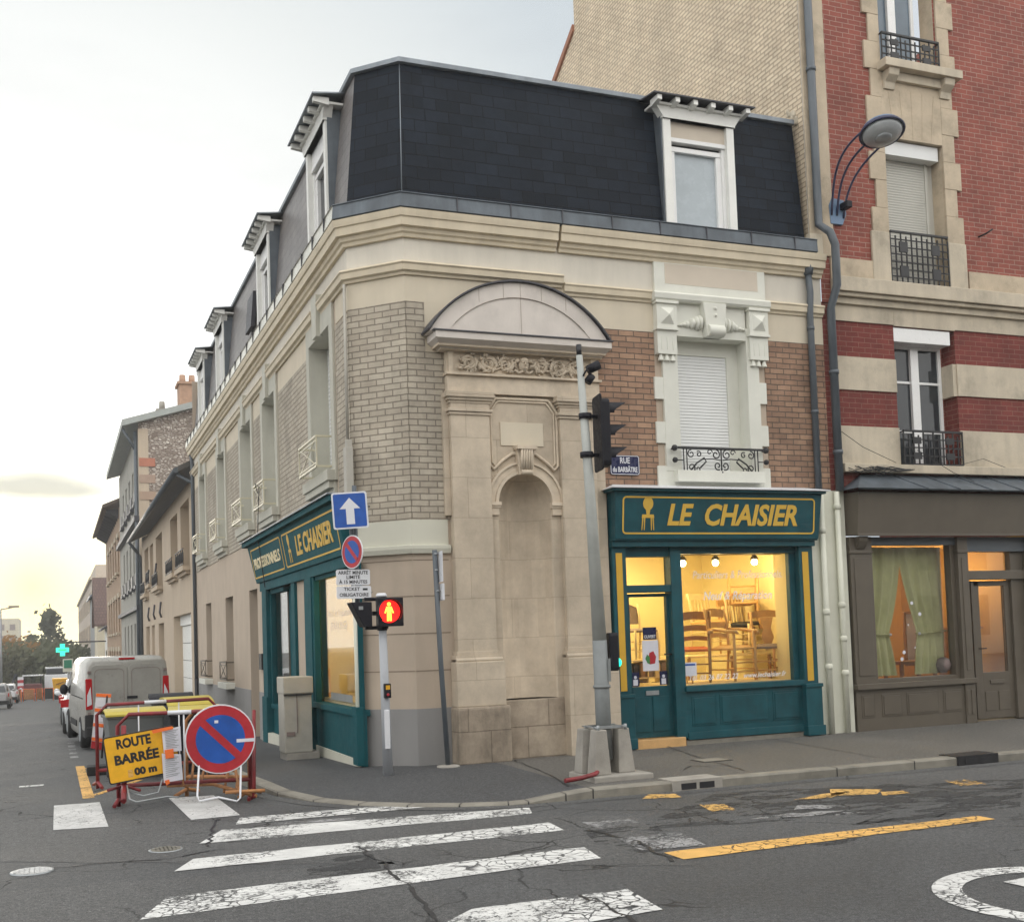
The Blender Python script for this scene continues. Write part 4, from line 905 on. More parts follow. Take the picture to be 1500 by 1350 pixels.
# pilasters, door, window
mb = MB(); f_ = mb.fbox
for u0, u1 in ((7.0, 7.21), (10.03, 10.27)):
    f_(FR, u0, u1, .72, 2.735, -.02, .10); f_(FR, u0 - .02, u1 + .02, .0, .70, -.02, .15); f_(FR, u0 - .03, u1 + .03, .69, .74, -.02, .17); f_(FR, u0 - .035, u1 + .035, 0.0, .14, -.02, .18)
f_(FR, 7.92, 8.09, .08, 2.74, -.12, .06); f_(FR, 7.21, 7.92, 2.60, 2.74, -.12, .02); f_(FR, 8.09, 10.03, 2.64, 2.74, -.12, .02); f_(FR, 7.21, 7.92, 2.11, 2.21, -.12, .05)
f_(FR, 8.09, 10.03, .06, .74, -.1, .05); f_(FR, 8.07, 10.05, .72, .80, -.12, .10); f_(FR, 8.09, 10.04, .06, .16, 0, .08)
for a, b in ((8.17, 8.55), (8.62, 9.42), (9.50, 9.96)): f_(FR, a, b, .24, .66, .05, .056); f_(FR, a + .03, b - .03, .27, .63, .056, .066)
f_(FR, 9.93, 10.03, .8, 2.64, -.10, -.01)
fr0 = mb.build('shopfront_frame', M_teal, CB, bevel=.006)
mb = MB()
for u0, u1 in ((7.055, 7.15), (10.085, 10.19)): mb.fbox(FR, u0, u1, .78, 2.65, .10, .106)
mb.build('mustard_panel', M_yellow, fr0)
mb = MB(); f_ = mb.fbox
f_(FR, 7.23, 7.30, .12, 2.09, -.10, -.03); f_(FR, 7.88, 7.92, .12, 2.09, -.10, -.03); f_(FR, 7.30, 7.88, 2.05, 2.09, -.10, -.03); f_(FR, 7.30, 7.88, .12, .82, -.10, -.03)
for a, b in ((7.31, 7.55), (7.60, 7.86)): f_(FR, a, b, .2, .68, -.03, -.018)
dr = mb.build('shop_door', M_teal, CB, bevel=.005)
mb = MB(); mb.tube([FR.P(7.90, 1.25, -.03), FR.P(7.90, 1.25, .02), FR.P(7.79, 1.25, .02)], .012, 6); mb.build('door_handle', M_iron, dr)
mb = MB(); mb.fbox(FR, 7.50, 7.70, .70, .76, -.03, -.015); mb.build('letter_slot', M_galv, dr)
mb = MB(); mb.fbox(FR, 7.30, 7.88, .82, 2.05, -.07, -.064); mb.build('pane', M_glass, dr)
mb = MB(); mb.fbox(FR, 7.25, 8.02, -.02, .11, -.3, .12); mb.build('door_step', M_wood, CB, bevel=.01)
mb = MB(); mb.fbox(FR, 7.21, 7.92, 2.21, 2.60, -.09, -.084); mb.build('transom_pane', M_glass, CB)
mb = MB(); mb.fbox(FR, 8.09, 9.93, .80, 2.64, -.09, -.084); swp = mb.build('window_pane', M_glass, CB)
mb = MB(); mb.fbox(FR, 8.06, 10.04, -.05, .05, -.1, .06); mb.build('shop_plinth', M_kerb, CB)
WFR = Fr(FR.P(0, 0, -.082), (1, 0, 0), (0, -1, 0))
lettering(WFR, 9.10, 2.34, 0, 'Particuliers & Professionnels.', .16, M_frost, swp, shear=.25, wid=1.5, name='window_lettering', th=.001)
lettering(WFR, 9.08, 2.04, 0, 'Neuf & Réparation', .17, M_frost, swp, shear=.25, bold=.002, wid=1.15, name='window_lettering', th=.001)
lettering(WFR, 9.02, .895, 0, 'Tél. 03 26 87 22 22   www.lechaisier.fr', .105, M_frost, swp, shear=.25, bold=.001, wid=1.62, name='window_lettering', th=.001)
mb = MB(); mb.fbox(WFR, 8.14, 8.35, .93, 1.12, 0, .003); o = mb.build('notice_card', M_paper, swp)
mb = MB(); mb.fbox(WFR, 8.16, 8.33, 1.075, 1.10, .003, .004); mb.build('card_heading', M_blue, o)
# papers on the door pane
DFR = Fr(FR.P(0, 0, -.062), (1, 0, 0), (0, -1, 0))
mb = MB(); mb.fbox(DFR, 7.51, 7.72, 1.46, 1.63, 0, .004); o = mb.build('open_plate', M_navy, dr)
lettering(DFR, 7.615, 1.50, .006, 'OUVERT', .06, M_signw, o, bold=.001, wid=.18, th=.001)
mb = MB(); mb.fbox(DFR, 7.49, 7.74, 1.03, 1.45, 0, .003); o = mb.build('event_poster', M_paper, dr)
mb = MB(); mb.fprism(DFR, [(7.60, 1.12), (7.68, 1.13), (7.70, 1.22), (7.66, 1.30), (7.60, 1.28), (7.575, 1.2)], .003, .005); mb.build('red_figure', M_redw, o)
mb = MB(); mb.fprism(DFR, [(7.56, 1.14), (7.60, 1.12), (7.60, 1.22), (7.56, 1.26), (7.53, 1.2)], .0052, .007); mb.build('green_figure', plain('print_green', (.05, .2, .06), .6, 0), o)
for u in (7.30, 7.74):
    mb = MB(); mb.fbox(DFR, u + .005, u + .125, .83, 1.02, 0, .004); o = mb.build('sticker', M_navy, dr)
    mb = MB(); mb.fbox(DFR, u + .03, u + .10, .84, .92, .004, .006); mb.ball(DFR.P(u + .065, .95, .005), (.024, .002, .024)); mb.build('sticker_figure', M_paper, o)

# ---------------------------------------------------------------- shopfront on the side street
mb = MB(); Y0, Y1 = 14.62, 22.0
f_ = mb.fbox
mb.hexa([FL.P(Y0, 2.72, 0), FL.P(21.75, 2.72, 0), FL.P(21.75, 2.72, .10), FL.P(Y0, 2.72, .10), FL.P(Y0, 3.42, 0), FL.P(Y1, 3.42, 0), FL.P(Y1, 3.42, .22), FL.P(Y0, 3.42, .22)])
f_(FL, Y0 - .05, 22.15, 3.42, 3.50, 0, .30); f_(FL, Y0, 21.6, 2.56, 2.715, 0, .07)
sb = mb.build('shop_sign_board', M_teall, CB, bevel=.005)
mb = MB(); f_(FL, 0, 0, 0, 0, 0, 0) if 0 else None
mb.fbox(FL, Y0 - .08, 22.2, 3.502, 3.52, 0, .34); mb.build('metal_cover', M_zincl, sb)
class TL(Fr):
    def P(s, u, z, d=0): return FL.P(u, z, .10 + (z - 2.72) / .70 * .12 + d)
TLF = TL((0, 0, 0), (0, 1, 0), (-1, 0, 0))
mb = MB(); frame_band(mb, TLF, 14.75, 18.55, 2.80, 3.34, .06, .025, 0, .006); frame_band(mb, TLF, 18.75, 21.72, 2.80, 3.34, .06, .025, 0, .006); mb.build('gold_border', M_gold, sb)
lettering(TLF, 16.35, 3.06, .004, 'LE CHAISIER', .40, M_gold, sb, sx=-1, shear=.2, bold=.012, wid=2.5)
chair_icon(TLF, 18.1, 3.08, .46, sb, -1)
lettering(TLF, 20.25, 3.05, .004, 'PROFESSIONNELS', .26, M_goldl, sb, sx=-1, bold=.006, wid=2.6, name='gilded_lettering')
mb = MB(); f_ = mb.fbox
for a, b, d in ((20.95, 21.4, .07), (18.38, 18.66, .05), (17.0, 17.5, .07)): f_(FL, a, b, .5, 2.56, -.05, d); f_(FL, a - .02, b + .02, -.5, .62, -.05, d + .03)
f_(FL, 14.30, 17.0, -.02, .64, -.05, .03); f_(FL, 14.31, 17.05, .62, .70, -.1, .08); f_(FL, 14.27, 14.52, .0, .74, 0, .093); f_(FL, 14.34, 14.44, .7, 2.6, -.04, .03); f_(FL, 16.9, 17.02, .7, 2.56, -.04, .05); f_(FL, 14.4, 17.0, 2.50, 2.6, -.05, .02)
f_(FL, 18.66, 18.95, -.5, 2.56, -.30, -.05); f_(FL, 19.45, 19.6, -.5, 2.56, -.3, -.1); f_(FL, 18.95, 19.45, -.5, 1.5, -.3, -.22); f_(FL, 18.95, 19.45, 2.1, 2.2, -.3, -.2); f_(FL, 19.6, 20.9, -.3, .45, -.12, -.02); f_(FL, 19.6, 20.95, .42, .5, -.14, .02); f_(FL, 20.85, 20.97, .4, 2.56, -.1, 0); f_(FL, 19.6, 20.95, 2.48, 2.56, -.1, 0)
sfl = mb.build('shopfront_frame', M_teall, CB, bevel=.005)
mb = MB(); mb.fbox(FL, 17.5, 18.38, -.5, 2.56, -.05, .0); mb.build('wall', M_render, CB)
mb = MB(); mb.fbox(FL, 19.6, 20.9, .5, 2.48, -.07, -.064); mb.build('window_pane', M_glass, CB)
mb = MB(); mb.fbox(FL, 14.44, 16.95, .74, 2.52, -.05, -.044); swl = mb.build('window_pane', M_glass, CB)
mb = MB(); mb.fbox(FL, 14.36, 17.3, -.6, .06, 0, .05); mb.fbox(FL, 19.4, 21.5, -.6, -.02, 0, .09); mb.build('shop_plinth', M_band, CB)
WFL = Fr(FL.P(0, 0, -.042), (0, 1, 0), (-1, 0, 0))
lettering(WFL, 15.6, 1.98, 0, 'Neuf et Réparation', .14, M_frost, swl, sx=-1, wid=1.5, name='window_lettering', th=.001)
lettering(WFL, 15.7, 1.80, 0, '(PARKING)', .16, M_frost, swl, sx=-1, wid=1.0, name='window_lettering', th=.001)
mb = MB(); mb.fbox(WFL, 15.0, 16.3, .76, .86, 0, .002); mb.build('window_strip', M_galv, swl)
# mailbox by the recessed entry
mb = MB(); mb.fbox(FL, 21.7, 22.0, 1.1, 1.4, 0, .05); mb.build('letter_box', M_iron, CB)

# ---------------------------------------------------------------- pipes
mb = MB(); D = .07
mb.tube([FR.P(10.46, 6.80, D), FR.P(10.46, 6.5, D + .03), FR.P(10.46, 6.2, D), FR.P(10.46, 3.56, D)], .05, 10)
for z in (5.95, 4.7): mb.lathe(FR.P(10.46, z, D), [(.058, 0), (.058, .05)], 10)
mb.lathe(FR.P(10.46, 6.78, D), [(.07, 0), (.085, .1), (.085, .14)], 10); mb.build('rain_pipe', M_pipeg, CB)
mb = MB(); mb.tube([FL.P(YE - .25, 7.0, .1), FL.P(YE - .25, 6.6, .06), FL.P(YE - .25, .6, .06)], .05, 8); mb.build('rain_pipe', M_pipeg, CB)
mb = MB(); mb.tube([FL.P(YE - .25, .7, .06), FL.P(YE - .25, -.6, .06)], .055, 8); mb.build('rain_pipe_boot', M_iron, CB)
mb = MB(); mb.fbox(FR, 10.30, 10.93, -.1, 3.56, -.05, .035); mb.build('white_party_wall', M_pipew, CB)
for x, zs in ((10.475, (2.95, 1.75, .95)), (10.76, (3.3, 1.85, 1.35, .85))):
    mb = MB(); mb.tube([FR.P(x, 3.54, .09), FR.P(x, -.02, .09)], .042, 10)
    for z in zs: mb.lathe(FR.P(x, z, .09), [(.046, -.03), (.056, 0), (.056, .03), (.046, .06)], 10)
    mb.build('white_pipe', M_pipew, CB)
# cable box and cables on the corner
mb = MB(); mb.box((3.50, 14.36, 3.45), (3.60, 14.50, 4.1)); mb.box((3.52, 14.40, 4.1), (3.60, 14.47, 4.2)); o = mb.build('cable_box', M_cab, CB, bevel=.01)
mb = MB(); mb.tube([(3.55, 14.44, 4.2), (3.56, 14.44, 6.25)], .02, 6); mb.build('cable_cover', M_cab, CB)
mb = MB()
for k in range(5): mb.tube([(3.52 + .015 * k, 14.4, 3.5), (3.53 + .01 * k, 14.38, 3.35), (3.54 + .01 * k, 14.40, 3.1), (3.56, 14.42, 2.4 - .1 * k)], .011, 5)
mb.tube([FL.P(20.3, 4.25, .28), FL.P(20.5, 4.45, .29), FL.P(20.2, 4.35, .27), FL.P(20.45, 4.0, .25), FL.P(20.6, 3.5, .25), FL.P(20.7, 2.6, .12)], .008, 5)
mb.build('cable', M_iron, CB)

# ---------------------------------------------------------------- shop interior (one warm lit room)
mb = MB(); x0, x1, y0, y1, zf, zt = XL + .3, 10.7, YR + .32, 17.6, 0.02, 2.95
mb.face([(x0, y1, zf), (x1, y1, zf), (x1, y1, zt), (x0, y1, zt)]); mb.face([(x1, y0, zf), (x1, y1, zf), (x1, y1, zt), (x1, y0, zt)])
mb.face([(x0, y0, zt), (x1, y0, zt), (x1, y1, zt), (x0, y1, zt)])
mb.face([(x0 - .02, y0 + .35, zt), (x0 - .02, y0 + .35, zf), (x0 - .02, y0 + .25, zf), (x0 - .02, y0 + .25, zt)])
mb.face([(4.6, y0, zf), (7.1, y0, zf), (7.1, y0, zt), (4.6, y0, zt)]); mb.face([(10.0, YR + .1, 0), (10.0, YR + .5, 0), (10.0, YR + .5, 2.9), (10.0, YR + .1, 2.9)])
for a, b, c, d in ((XL + .06, 14.9, XL + .06, 14.45), (XL + .06, 17.0, XL + .06, 18.5), (XL + .06, 21, XL + .06, 21.4)): mb.face([(a, b, zf), (c, d, zf), (c, d, zt), (a, b, zt)])
mb.face([(7.1, y0, 2.64), (10.7, y0, 2.64), (10.7, y0, zt), (7.1, y0, zt)]); mb.face([(7.1, YR + .06, 2.66), (10.1, YR + .06, 2.66), (10.1, y0, 2.66), (7.1, y0, 2.66)])
mb.build('interior_wall', M_wallin, CB)
mb = MB(); mb.box((x0 + .1, 14.55, -.05), (7.0, y1, zf)); mb.box((7.0, YR + .12, -.05), (x1, y1, zf)); mb.box((8.12, YR + .14, .70), (9.98, 15.3, .80)); mb.box((XL + .1, 14.55, .66), (4.9, 17.0, .76)); mb.build('display_floor', M_woodl, CB)
mb = MB(); mb.box((XL + .25, 18.5, -.4), (XL + .3, 21.3, 2.9)); mb.box((XL + .06, 18.45, -.4), (6, 18.5, 2.9)); mb.build('entry_lining', M_brown, CB)
def lamp_(x, y, z, e=14, r=.05, vis=True, lab=''):
    t = thing('ceiling_lamp', lab, 'lamp', (x, y, 2.93), 'lamps on the shop ceiling'); mb = MB(); mb.tube([(x, y, 2.95), (x, y, z + .08)], .01, 6); mb.lathe((x, y, z + .05), [(.03, .06), (.07, 0)], 12, cap=False); mb.build('holder', M_iron, t)
    mb = MB(); mb.ball((x, y, z), r); mb.build('bulb', E_bulb, t)
    l = bpy.data.lights.new('lamp_light', 'POINT'); l.energy = e; l.color = (1, .72, .30); l.shadow_soft_size = r + .06; lo = bpy.data.objects.new('lamp_light', l); C.objects.link(lo); lo.location = (x, y, z - .06 - r)
    lo.location = (x, y - .0, z - .15)
for (px, py), Yp, e, lab in (((1000, 825), 15.2, 18, 'lit ceiling lamp seen beside the shop window mullion, leftmost'), ((1048, 824), 15.2, 18, 'lit ceiling lamp over the middle of the chair window'), ((1105, 823), 15.2, 15, 'lit ceiling lamp at the right end of the chair window')):
    r_ = ray(px, py); t_ = Yp / r_.y; lamp_(r_.x * t_, Yp, EYE + r_.z * t_, e, .05, lab=lab)
lamp_(7.3, 16.4, 2.55, 26, .07, lab='lit lamp seen through the glass over the shop door'); lamp_(4.9, 15.7, 2.6, 75, .06, lab='lit lamp behind the side street shop window')

t = thing('strip_light', 'fluorescent tube lights on the ceiling seen through the glass above the shop door', 'lamp', (7.9, 16.2, 2.9))
for x, y in ((7.6, 15.9), (8.9, 16.6)):
    mb = MB(); mb.box((x - .6, y - .05, 2.88), (x + .6, y + .05, 2.93)); mb.build('housing', M_white, t); mb = MB(); mb.tube([(x - .58, y, 2.85), (x + .58, y, 2.85)], .02, 8); mb.build('tube', E_bulb, t)
    l = bpy.data.lights.new('tube_light', 'AREA'); l.energy = 26; l.color = (1, .77, .33); l.shape = 'RECTANGLE'; l.size = 1.2; l.size_y = .12; lo = bpy.data.objects.new('tube_light', l); C.objects.link(lo); lo.location = (x, y, 2.8)
def at(px, py, Y): r = ray(px, py); t = Y / r.y; return V((r.x * t, Y, EYE + r.z * t))
# ================================================================ red brick building next door
BB = thing('brick_building', 'tall red brick and stone building with taupe shopfront and limewashed blind side wall', 'building', (12, 14.2, 0))
BX0 = 10.74
mb = MB()
W1, W2, W3 = (12.08, 13.17, 10.3, 12.5, .3, 1), (12.05, 13.2, 6.77, 9.12, .3, 1), (12.05, 13.25, 3.97, 6.13)
wall(mb, FR, BX0, 20, 6.4, 15.6, [W1, W2], t=.3)
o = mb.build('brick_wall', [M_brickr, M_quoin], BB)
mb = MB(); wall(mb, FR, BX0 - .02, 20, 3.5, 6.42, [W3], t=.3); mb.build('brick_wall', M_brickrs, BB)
mb = MB(); mb.face([(10.6, 13.95, 6), (10.6, 21.7, 6), (10.6, 21.7, 16), (10.6, 13.95, 16)])
mb.face([(10.6, 21.7, 6), (10.6, 24, 6), (10.6, 24, 13.3), (10.6, 21.7, 14.7)])
mb.face([(10.6, YR + .02, 6.6), (BX0, YR + .02, 6.6), (BX0, YR + .02, 16), (10.6, YR + .02, 16)])
mb.build('side_wall', M_sidebrick, BB)
mb = MB(); mb.hexa([(10.55, 21.7, 14.6), (10.8, 21.7, 14.6), (10.8, 24, 13.2), (10.55, 24, 13.2), (10.55, 21.7, 14.75), (10.8, 21.7, 14.75), (10.8, 24, 13.35), (10.55, 24, 13.35)]); mb.build('tiled_verge', plain('terracotta_tile', (.35, .16, .10), .8, .15), BB)
# bits of broken plaster where the roof meets the party wall
mb = MB(); rnd = random.Random(8)
for k in range(26): y = 14.1 + rnd.random() * .9; mb.ball((10.60, y, 9.2 + rnd.random() * (.15 if y > 14.4 else .3)), (.03, rnd.uniform(.03, .10), rnd.uniform(.03, .07)), n=6, k=4)
mb.build('plaster_lump', M_quoinl, BB)
mb = MB()
mb.fbox(FR, 10.56, 10.99, 7.12, 15.6, 0, .04)
mb.build('stone_pier', M_quoin, BB, bevel=.01)
mb = MB(); mb.fbox(FR, 10.52, 10.74, 6.9, 7.42, 0, .09); mb.build('cream_pier_foot', M_renderL, BB)
rnd = random.Random(2)
for nm, (ua, ub), sg in (('quoin', (11.84, 12.05), -1), ('quoin', (13.2, 13.44), 1)):
    mb = MB(); z = 7.1; k = 0
    while z < 15:
        h = .44; e = .10 if k % 2 else 0
        a, b = (ua - e, ub) if sg < 0 else (ua, ub + e)
        mb.fbox(FR, a, b, z, z + h - .004, 0, .035 + .003 * (k % 2)); z += h; k += 1
    mb.build(nm, M_quoin, BB, bevel=.006)
mb = MB(); mb.fbox(FR, 12.05, 13.2, 9.12, 10.14, 0, .032)
for k in range(5): u = 12.25 + .18 * k; mb.fprism(FR, [(u, 9.13), (u + .01, 9.13), (u + .01 + (u - 12.6) * .25, 9.9), (u + (u - 12.6) * .25, 9.9)], .03, .036)
mb.build('stone_lintel', M_quoin, BB)
mb = MB(); mb.fbox(FR, BX0 + .18, 20, 6.40, 6.50, 0, .08); mb.fbox(FR, BX0 + .18, 20, 6.50, 6.56, 0, .15); mb.fbox(FR, BX0 + .17, 20, 6.56, 6.78, 0, .20); st = mb.build('string_course', M_quoinl, BB, bevel=.012)
mb = MB(); mb.fbox(FR, BX0 + .18, 11.80, 6.78, 7.12, 0, .03); mb.fbox(FR, 13.6, 20, 6.78, 7.12, 0, .03); mb.build('stone_base_band', M_quoin, BB)
mb = MB(); mb.fbox(FR, 11.7, 12.05, 6.78, 7.6, .0, .045); mb.fbox(FR, 13.2, 13.56, 6.78, 7.55, 0, .045); mb.build('patched_plaster', M_quoinl, BB, bevel=.015)
mb = MB()
for z0, z1 in ((6.15, 6.41), (5.10, 5.61), (3.95, 4.55)):
    mb.fbox(FR, BX0 + .2, 12.05, z0, z1, 0, .025); mb.fbox(FR, 13.25, 20, z0, z1, 0, .025)
mb.fbox(FR, 12.05, 13.25, 6.135, 6.41, 0, .026)
mb.build('stone_band', M_quoinl, BB, bevel=.006)
mb = MB(); mb.fbox(FR, 13.18, 13.25, 5.10, 5.61, -.3, -.0); mb.build('reveal_patch', M_quoinl, BB)
mb = MB(); mb.fbox(FR, BX0 + .18, 20, 3.84, 3.97, 0, .12); mb.build('ledge', M_quoinl, BB, bevel=.012)
mb = MB(); mb.fbox(FR, 11.98, 13.5, 10.16, 10.29, 0, .24)
for u in (12.08, 13.18): mb.fprism(Fr(FR.P(u, 0, 0), (0, -1, 0), (1, 0, 0)), [(0, 9.88), (.06, 9.88), (.08, 9.98), (.18, 10.06), (.2, 10.16), (0, 10.16)], 0, .2)
mb.fbox(FR, 12.28, 13.18, 10.02, 10.16, 0, .1); mb.build('sill', M_quoinl, BB, bevel=.01)
def sash(fr, a, b, z0, z1, mid=True, bars=(), m=M_pvc, pm=M_glassu, par=None, d=-.24, topbox=None, w_=.06):
    mb = MB(); c = (a + b) / 2
    mb.fbox(fr, a, a + w_, z0, z1, d - .05, d); mb.fbox(fr, b - w_, b, z0, z1, d - .05, d); mb.fbox(fr, a + w_, b - w_, z1 - w_, z1, d - .05, d); mb.fbox(fr, a + w_, b - w_, z0, z0 + w_, d - .05, d)
    if mid: mb.fbox(fr, c - .075, c + .075, z0 + w_, z1 - w_, d - .04, d + .02)
    for z in bars: mb.fbox(fr, a + w_, b - w_, z - .018, z + .018, d - .03, d - .005)
    o = mb.build('window', m, par); mb = MB(); mb.fbox(fr, a + .01, b - .01, z0, z1, d - .045, d - .03); mb.build('pane', pm, o); return o
M_glassb = plain('sky_lit_window_glass', (.12, .16, .2), .03, .2, 1)
w1 = sash(FR, 12.08, 13.0, 10.3, 12.5, True, (), pm=M_glassb, par=BB)
w3 = sash(FR, 12.08, 13.17, 3.97, 5.92, True, (5.33, 4.55), par=BB)
for (a, b, z0, z1), par in (((12.05, 13.2, 5.90, 6.12), w3),):
    mb = MB(); mb.fbox(FR, a, b - .04, z0, z1, -.3, .0); mb.build('shutter_box', M_pvc, par, bevel=.01)
mb = MB(); n = 50
for k in range(n): z = 6.78 + 2.1 * k / n; mb.fbox(FR, 12.05, 13.02, z, z + .036, -.235, -.22)
mb.fbox(FR, 12.05, 13.2, 6.77, 9.12, -.28, -.245); mb.fbox(FR, 13.02, 13.07, 6.77, 8.9, -.245, -.2)
o = mb.build('roller_shutter', M_shutg, BB); mb = MB(); mb.fbox(FR, 12.05, 13.16, 8.88, 9.10, -.24, -.04); mb.build('shutter_box', M_shut, o)
def grid_balcony(fr, u0, u1, z0, z1, d, nu, nz, par, seed):
    mb = MB(); r = .009
    for k in range(nu + 1): u = u0 + (u1 - u0) * k / nu; mb.fbox(fr, u - r, u + r, z0, z1 - (.0 if k % 2 == 0 else .06), d - r, d + r)
    for k in range(nz + 1): z = z0 + (z1 - z0) * k / nz; mb.fbox(fr, u0, u1, z - r, z + r, d - r, d + r)
    mb.fbox(fr, u0, u1, z1 - .015, z1 + .015, d - .02, d + .02)
    for c in (.22, .78):
        for q in (.25, .72): mb.fbox(fr, u0 + (u1 - u0) * (c - .07), u0 + (u1 - u0) * (c + .07), z0 + (z1 - z0) * (q - .1), z0 + (z1 - z0) * (q + .1), d - .012, d + .012)
    for u in (u0, u1): mb.fbox(fr, u - r, u + r, z1 - .02, z1, 0, d); mb.fbox(fr, u - r, u + r, z0, z0 + .02, 0, d)
    return mb.build('iron_balcony', M_iron, par)
grid_balcony(FR, 12.05, 13.18, 10.32, 10.76, .08, 12, 4, w1, 1); grid_balcony(FR, 12.05, 13.18, 6.80, 7.62, .04, 11, 7, o, 2); grid_balcony(FR, 12.07, 13.22, 3.99, 4.5, .08, 12, 4, w3, 3)
# rain pipe (passes in front of both buildings' joint)
mb = MB(); mb.tube([(10.66, YR - .12, 15.6), (10.66, YR - .12, 8.0), (10.66, YR - .12, 7.55), (10.72, YR - .3, 7.38), (10.80, YR - .3, 7.2), (10.82, YR - .27, 6.6), (10.82, YR - .1, 6.3), (10.82, YR - .1, 3.55)], .062, 12)
for z in (12.2, 9.9): mb.lathe((10.66, YR - .12, z), [(.072, 0), (.075, .06)], 12)
for z in (5.3, 4.1): mb.lathe((10.82, YR - .1, z), [(.072, 0), (.075, .06)], 12)
mb.build('rain_pipe', M_pipeg, BB)
# taupe shopfront
mb = MB(); f_ = mb.fbox
mb.hexa([FR.P(10.95, 2.89, 0), FR.P(20, 2.89, 0), FR.P(20, 2.89, .22), FR.P(11.0, 2.89, .22), FR.P(10.93, 3.52, 0), FR.P(20, 3.52, 0), FR.P(20, 3.52, .30), FR.P(11.0, 3.52, .30)])
f_(FR, 11.0, 20, 2.87, 2.905, .2, .24)
for u0, u1 in ((10.96, 11.36), (13.0, 13.2), (14.42, 14.8), (17.2, 17.5)):
    f_(FR, u0, u1, .62, 2.87, -.1, .08); f_(FR, u0 - .02, u1, 2.62, 2.66, -.05, .10); f_(FR, u0 + .06, u1 - .06, .8, 2.55, .08, .09)
    if u1 - u0 > .3: mb.fprism(Fr(FR.P(u0 + .1, 0, 0), (0, -1, 0), (1, 0, 0)), [(.05, 2.66), (.11, 2.70), (.18, 2.80), (.19, 2.87), (.05, 2.87)], 0, .16)
f_(FR, 10.96, 13.05, -.05, .62, -.1, .06); f_(FR, 10.94, 13.22, .60, .68, -.1, .13); f_(FR, 13.0, 13.2, -.05, .6, -.1, .09)
for a, b in ((11.05, 11.28), (11.42, 11.78), (11.88, 12.48), (12.58, 12.95)): f_(FR, a, b, .18, .52, .06, .066); f_(FR, a + .03, b - .03, .21, .49, .066, .074)
for a, b in ((13.02, 13.09), (13.11, 13.18)): f_(FR, a, b, .12, .5, .09, .096)
f_(FR, 11.36, 11.42, .68, 2.8, -.14, .0); f_(FR, 12.92, 13.0, .68, 2.8, -.14, 0); f_(FR, 11.42, 12.92, .68, .74, -.14, .0)
f_(FR, 13.2, 14.42, 2.20, 2.34, -.14, .02); f_(FR, 14.16, 14.42, 0, 2.87, -.14, -.03); f_(FR, 14.8, 17.2, -.1, .65, -.1, .05)
f_(FR, 17.5, 20, -.1, 2.87, -.1, .03); f_(FR, 14.8, 17.2, 2.7, 2.87, -.12, .0)
tf = mb.build('shopfront_frame', M_brown, BB, bevel=.006)
mb = MB(); mb.fbox(FR, 14.8, 17.2, .65, 2.7, -.1, -.095); mb.build('window_pane', M_glass, BB)
mb = MB(); mb.face([(17.45, 14.1, 0), (17.45, 18, 0), (17.45, 18, 3), (17.45, 14.1, 3)]); mb.face([(15.5, 14.2, 0), (15.5, 18, 0), (15.5, 18, 3), (15.5, 14.2, 3)]); mb.build('interior_wall', M_brown, BB)
mb = MB(); mb.face([(20, YR, -.3), (20, 24, -.3), (20, 24, 15.6), (20, YR, 15.6)]); mb.build('side_wall', M_brickr, BB)
mb = MB(); mb.fbox(FR, 11.36, 13.0, 2.75, 2.87, -.12, .03); mb.fbox(FR, 13.2, 14.42, 2.64, 2.87, -.12, .03); mb.build('shutter_rail', M_pipeg, tf)
mb = MB(); f_ = mb.fbox
f_(FR, 13.22, 13.26, .02, 2.18, -.14, -.08); f_(FR, 13.36, 13.42, .02, 2.18, -.14, -.06); f_(FR, 13.26, 13.36, .02, .72, -.14, -.08); f_(FR, 13.42, 13.53, .02, 2.18, -.14, -.08); f_(FR, 14.05, 14.16, .02, 2.18, -.14, -.08); f_(FR, 13.53, 14.05, .02, .74, -.14, -.08); f_(FR, 13.26, 14.05, 2.10, 2.18, -.14, -.08)
for a, b in ((13.55, 13.77), (13.82, 14.04)): f_(FR, a, b, .14, .44, -.08, -.07)
f_(FR, 13.66, 13.94, .56, .62, -.08, -.06)
td = mb.build('shop_door', M_brown, BB, bevel=.005)
mb = MB(); mb.tube([FR.P(13.48, 1.12, -.08), FR.P(13.48, 1.12, -.02), FR.P(13.57, 1.12, -.02)], .01, 6); mb.build('door_handle', M_iron, td)
mb = MB(); mb.fbox(FR, 13.53, 14.05, .74, 2.10, -.115, -.11); mb.fbox(FR, 13.26, 13.36, .72, 2.1, -.115, -.11); mb.build('pane', M_glass, td)
mb = MB(); mb.fbox(FR, 13.2, 14.16, 2.34, 2.64, -.1, -.095); mb.fbox(FR, 11.42, 12.92, .74, 2.75, -.1, -.095); mb.build('window_pane', M_glass, BB)
# zinc awning roof with standing seams
mb = MB(); mb.hexa([FR.P(11.3, 3.80, 0), FR.P(20, 3.80, 0), FR.P(20, 3.54, .42), FR.P(10.9, 3.54, .42), FR.P(11.3, 3.83, 0), FR.P(20, 3.83, 0), FR.P(20, 3.56, .44), FR.P(10.88, 3.56, .44)]); mb.faces([FR.P(11.3, 3.83, 0), FR.P(10.88, 3.56, .44), FR.P(10.88, 3.56, 0)], [(0, 1, 2)])
for k in range(12): u = 11.95 + .62 * k; mb.tube([FR.P(u - .1, 3.835, .01), FR.P(u + .22, 3.56, .45)], .012, 5)
mb.build('zinc_awning', M_zinc, BB)
mb = MB(); rnd = random.Random(5)
for k in range(14):
    u = 10.95 + rnd.random() * .6; mb.tube([FR.P(u, 3.9 + rnd.uniform(-.05, .05), .1), FR.P(u + .15, 3.83 + rnd.uniform(-.04, .06), .2), FR.P(u + .4, 3.88 + rnd.uniform(-.03, .05), .16), FR.P(u + .7, 3.9, .12)], .006, 4)
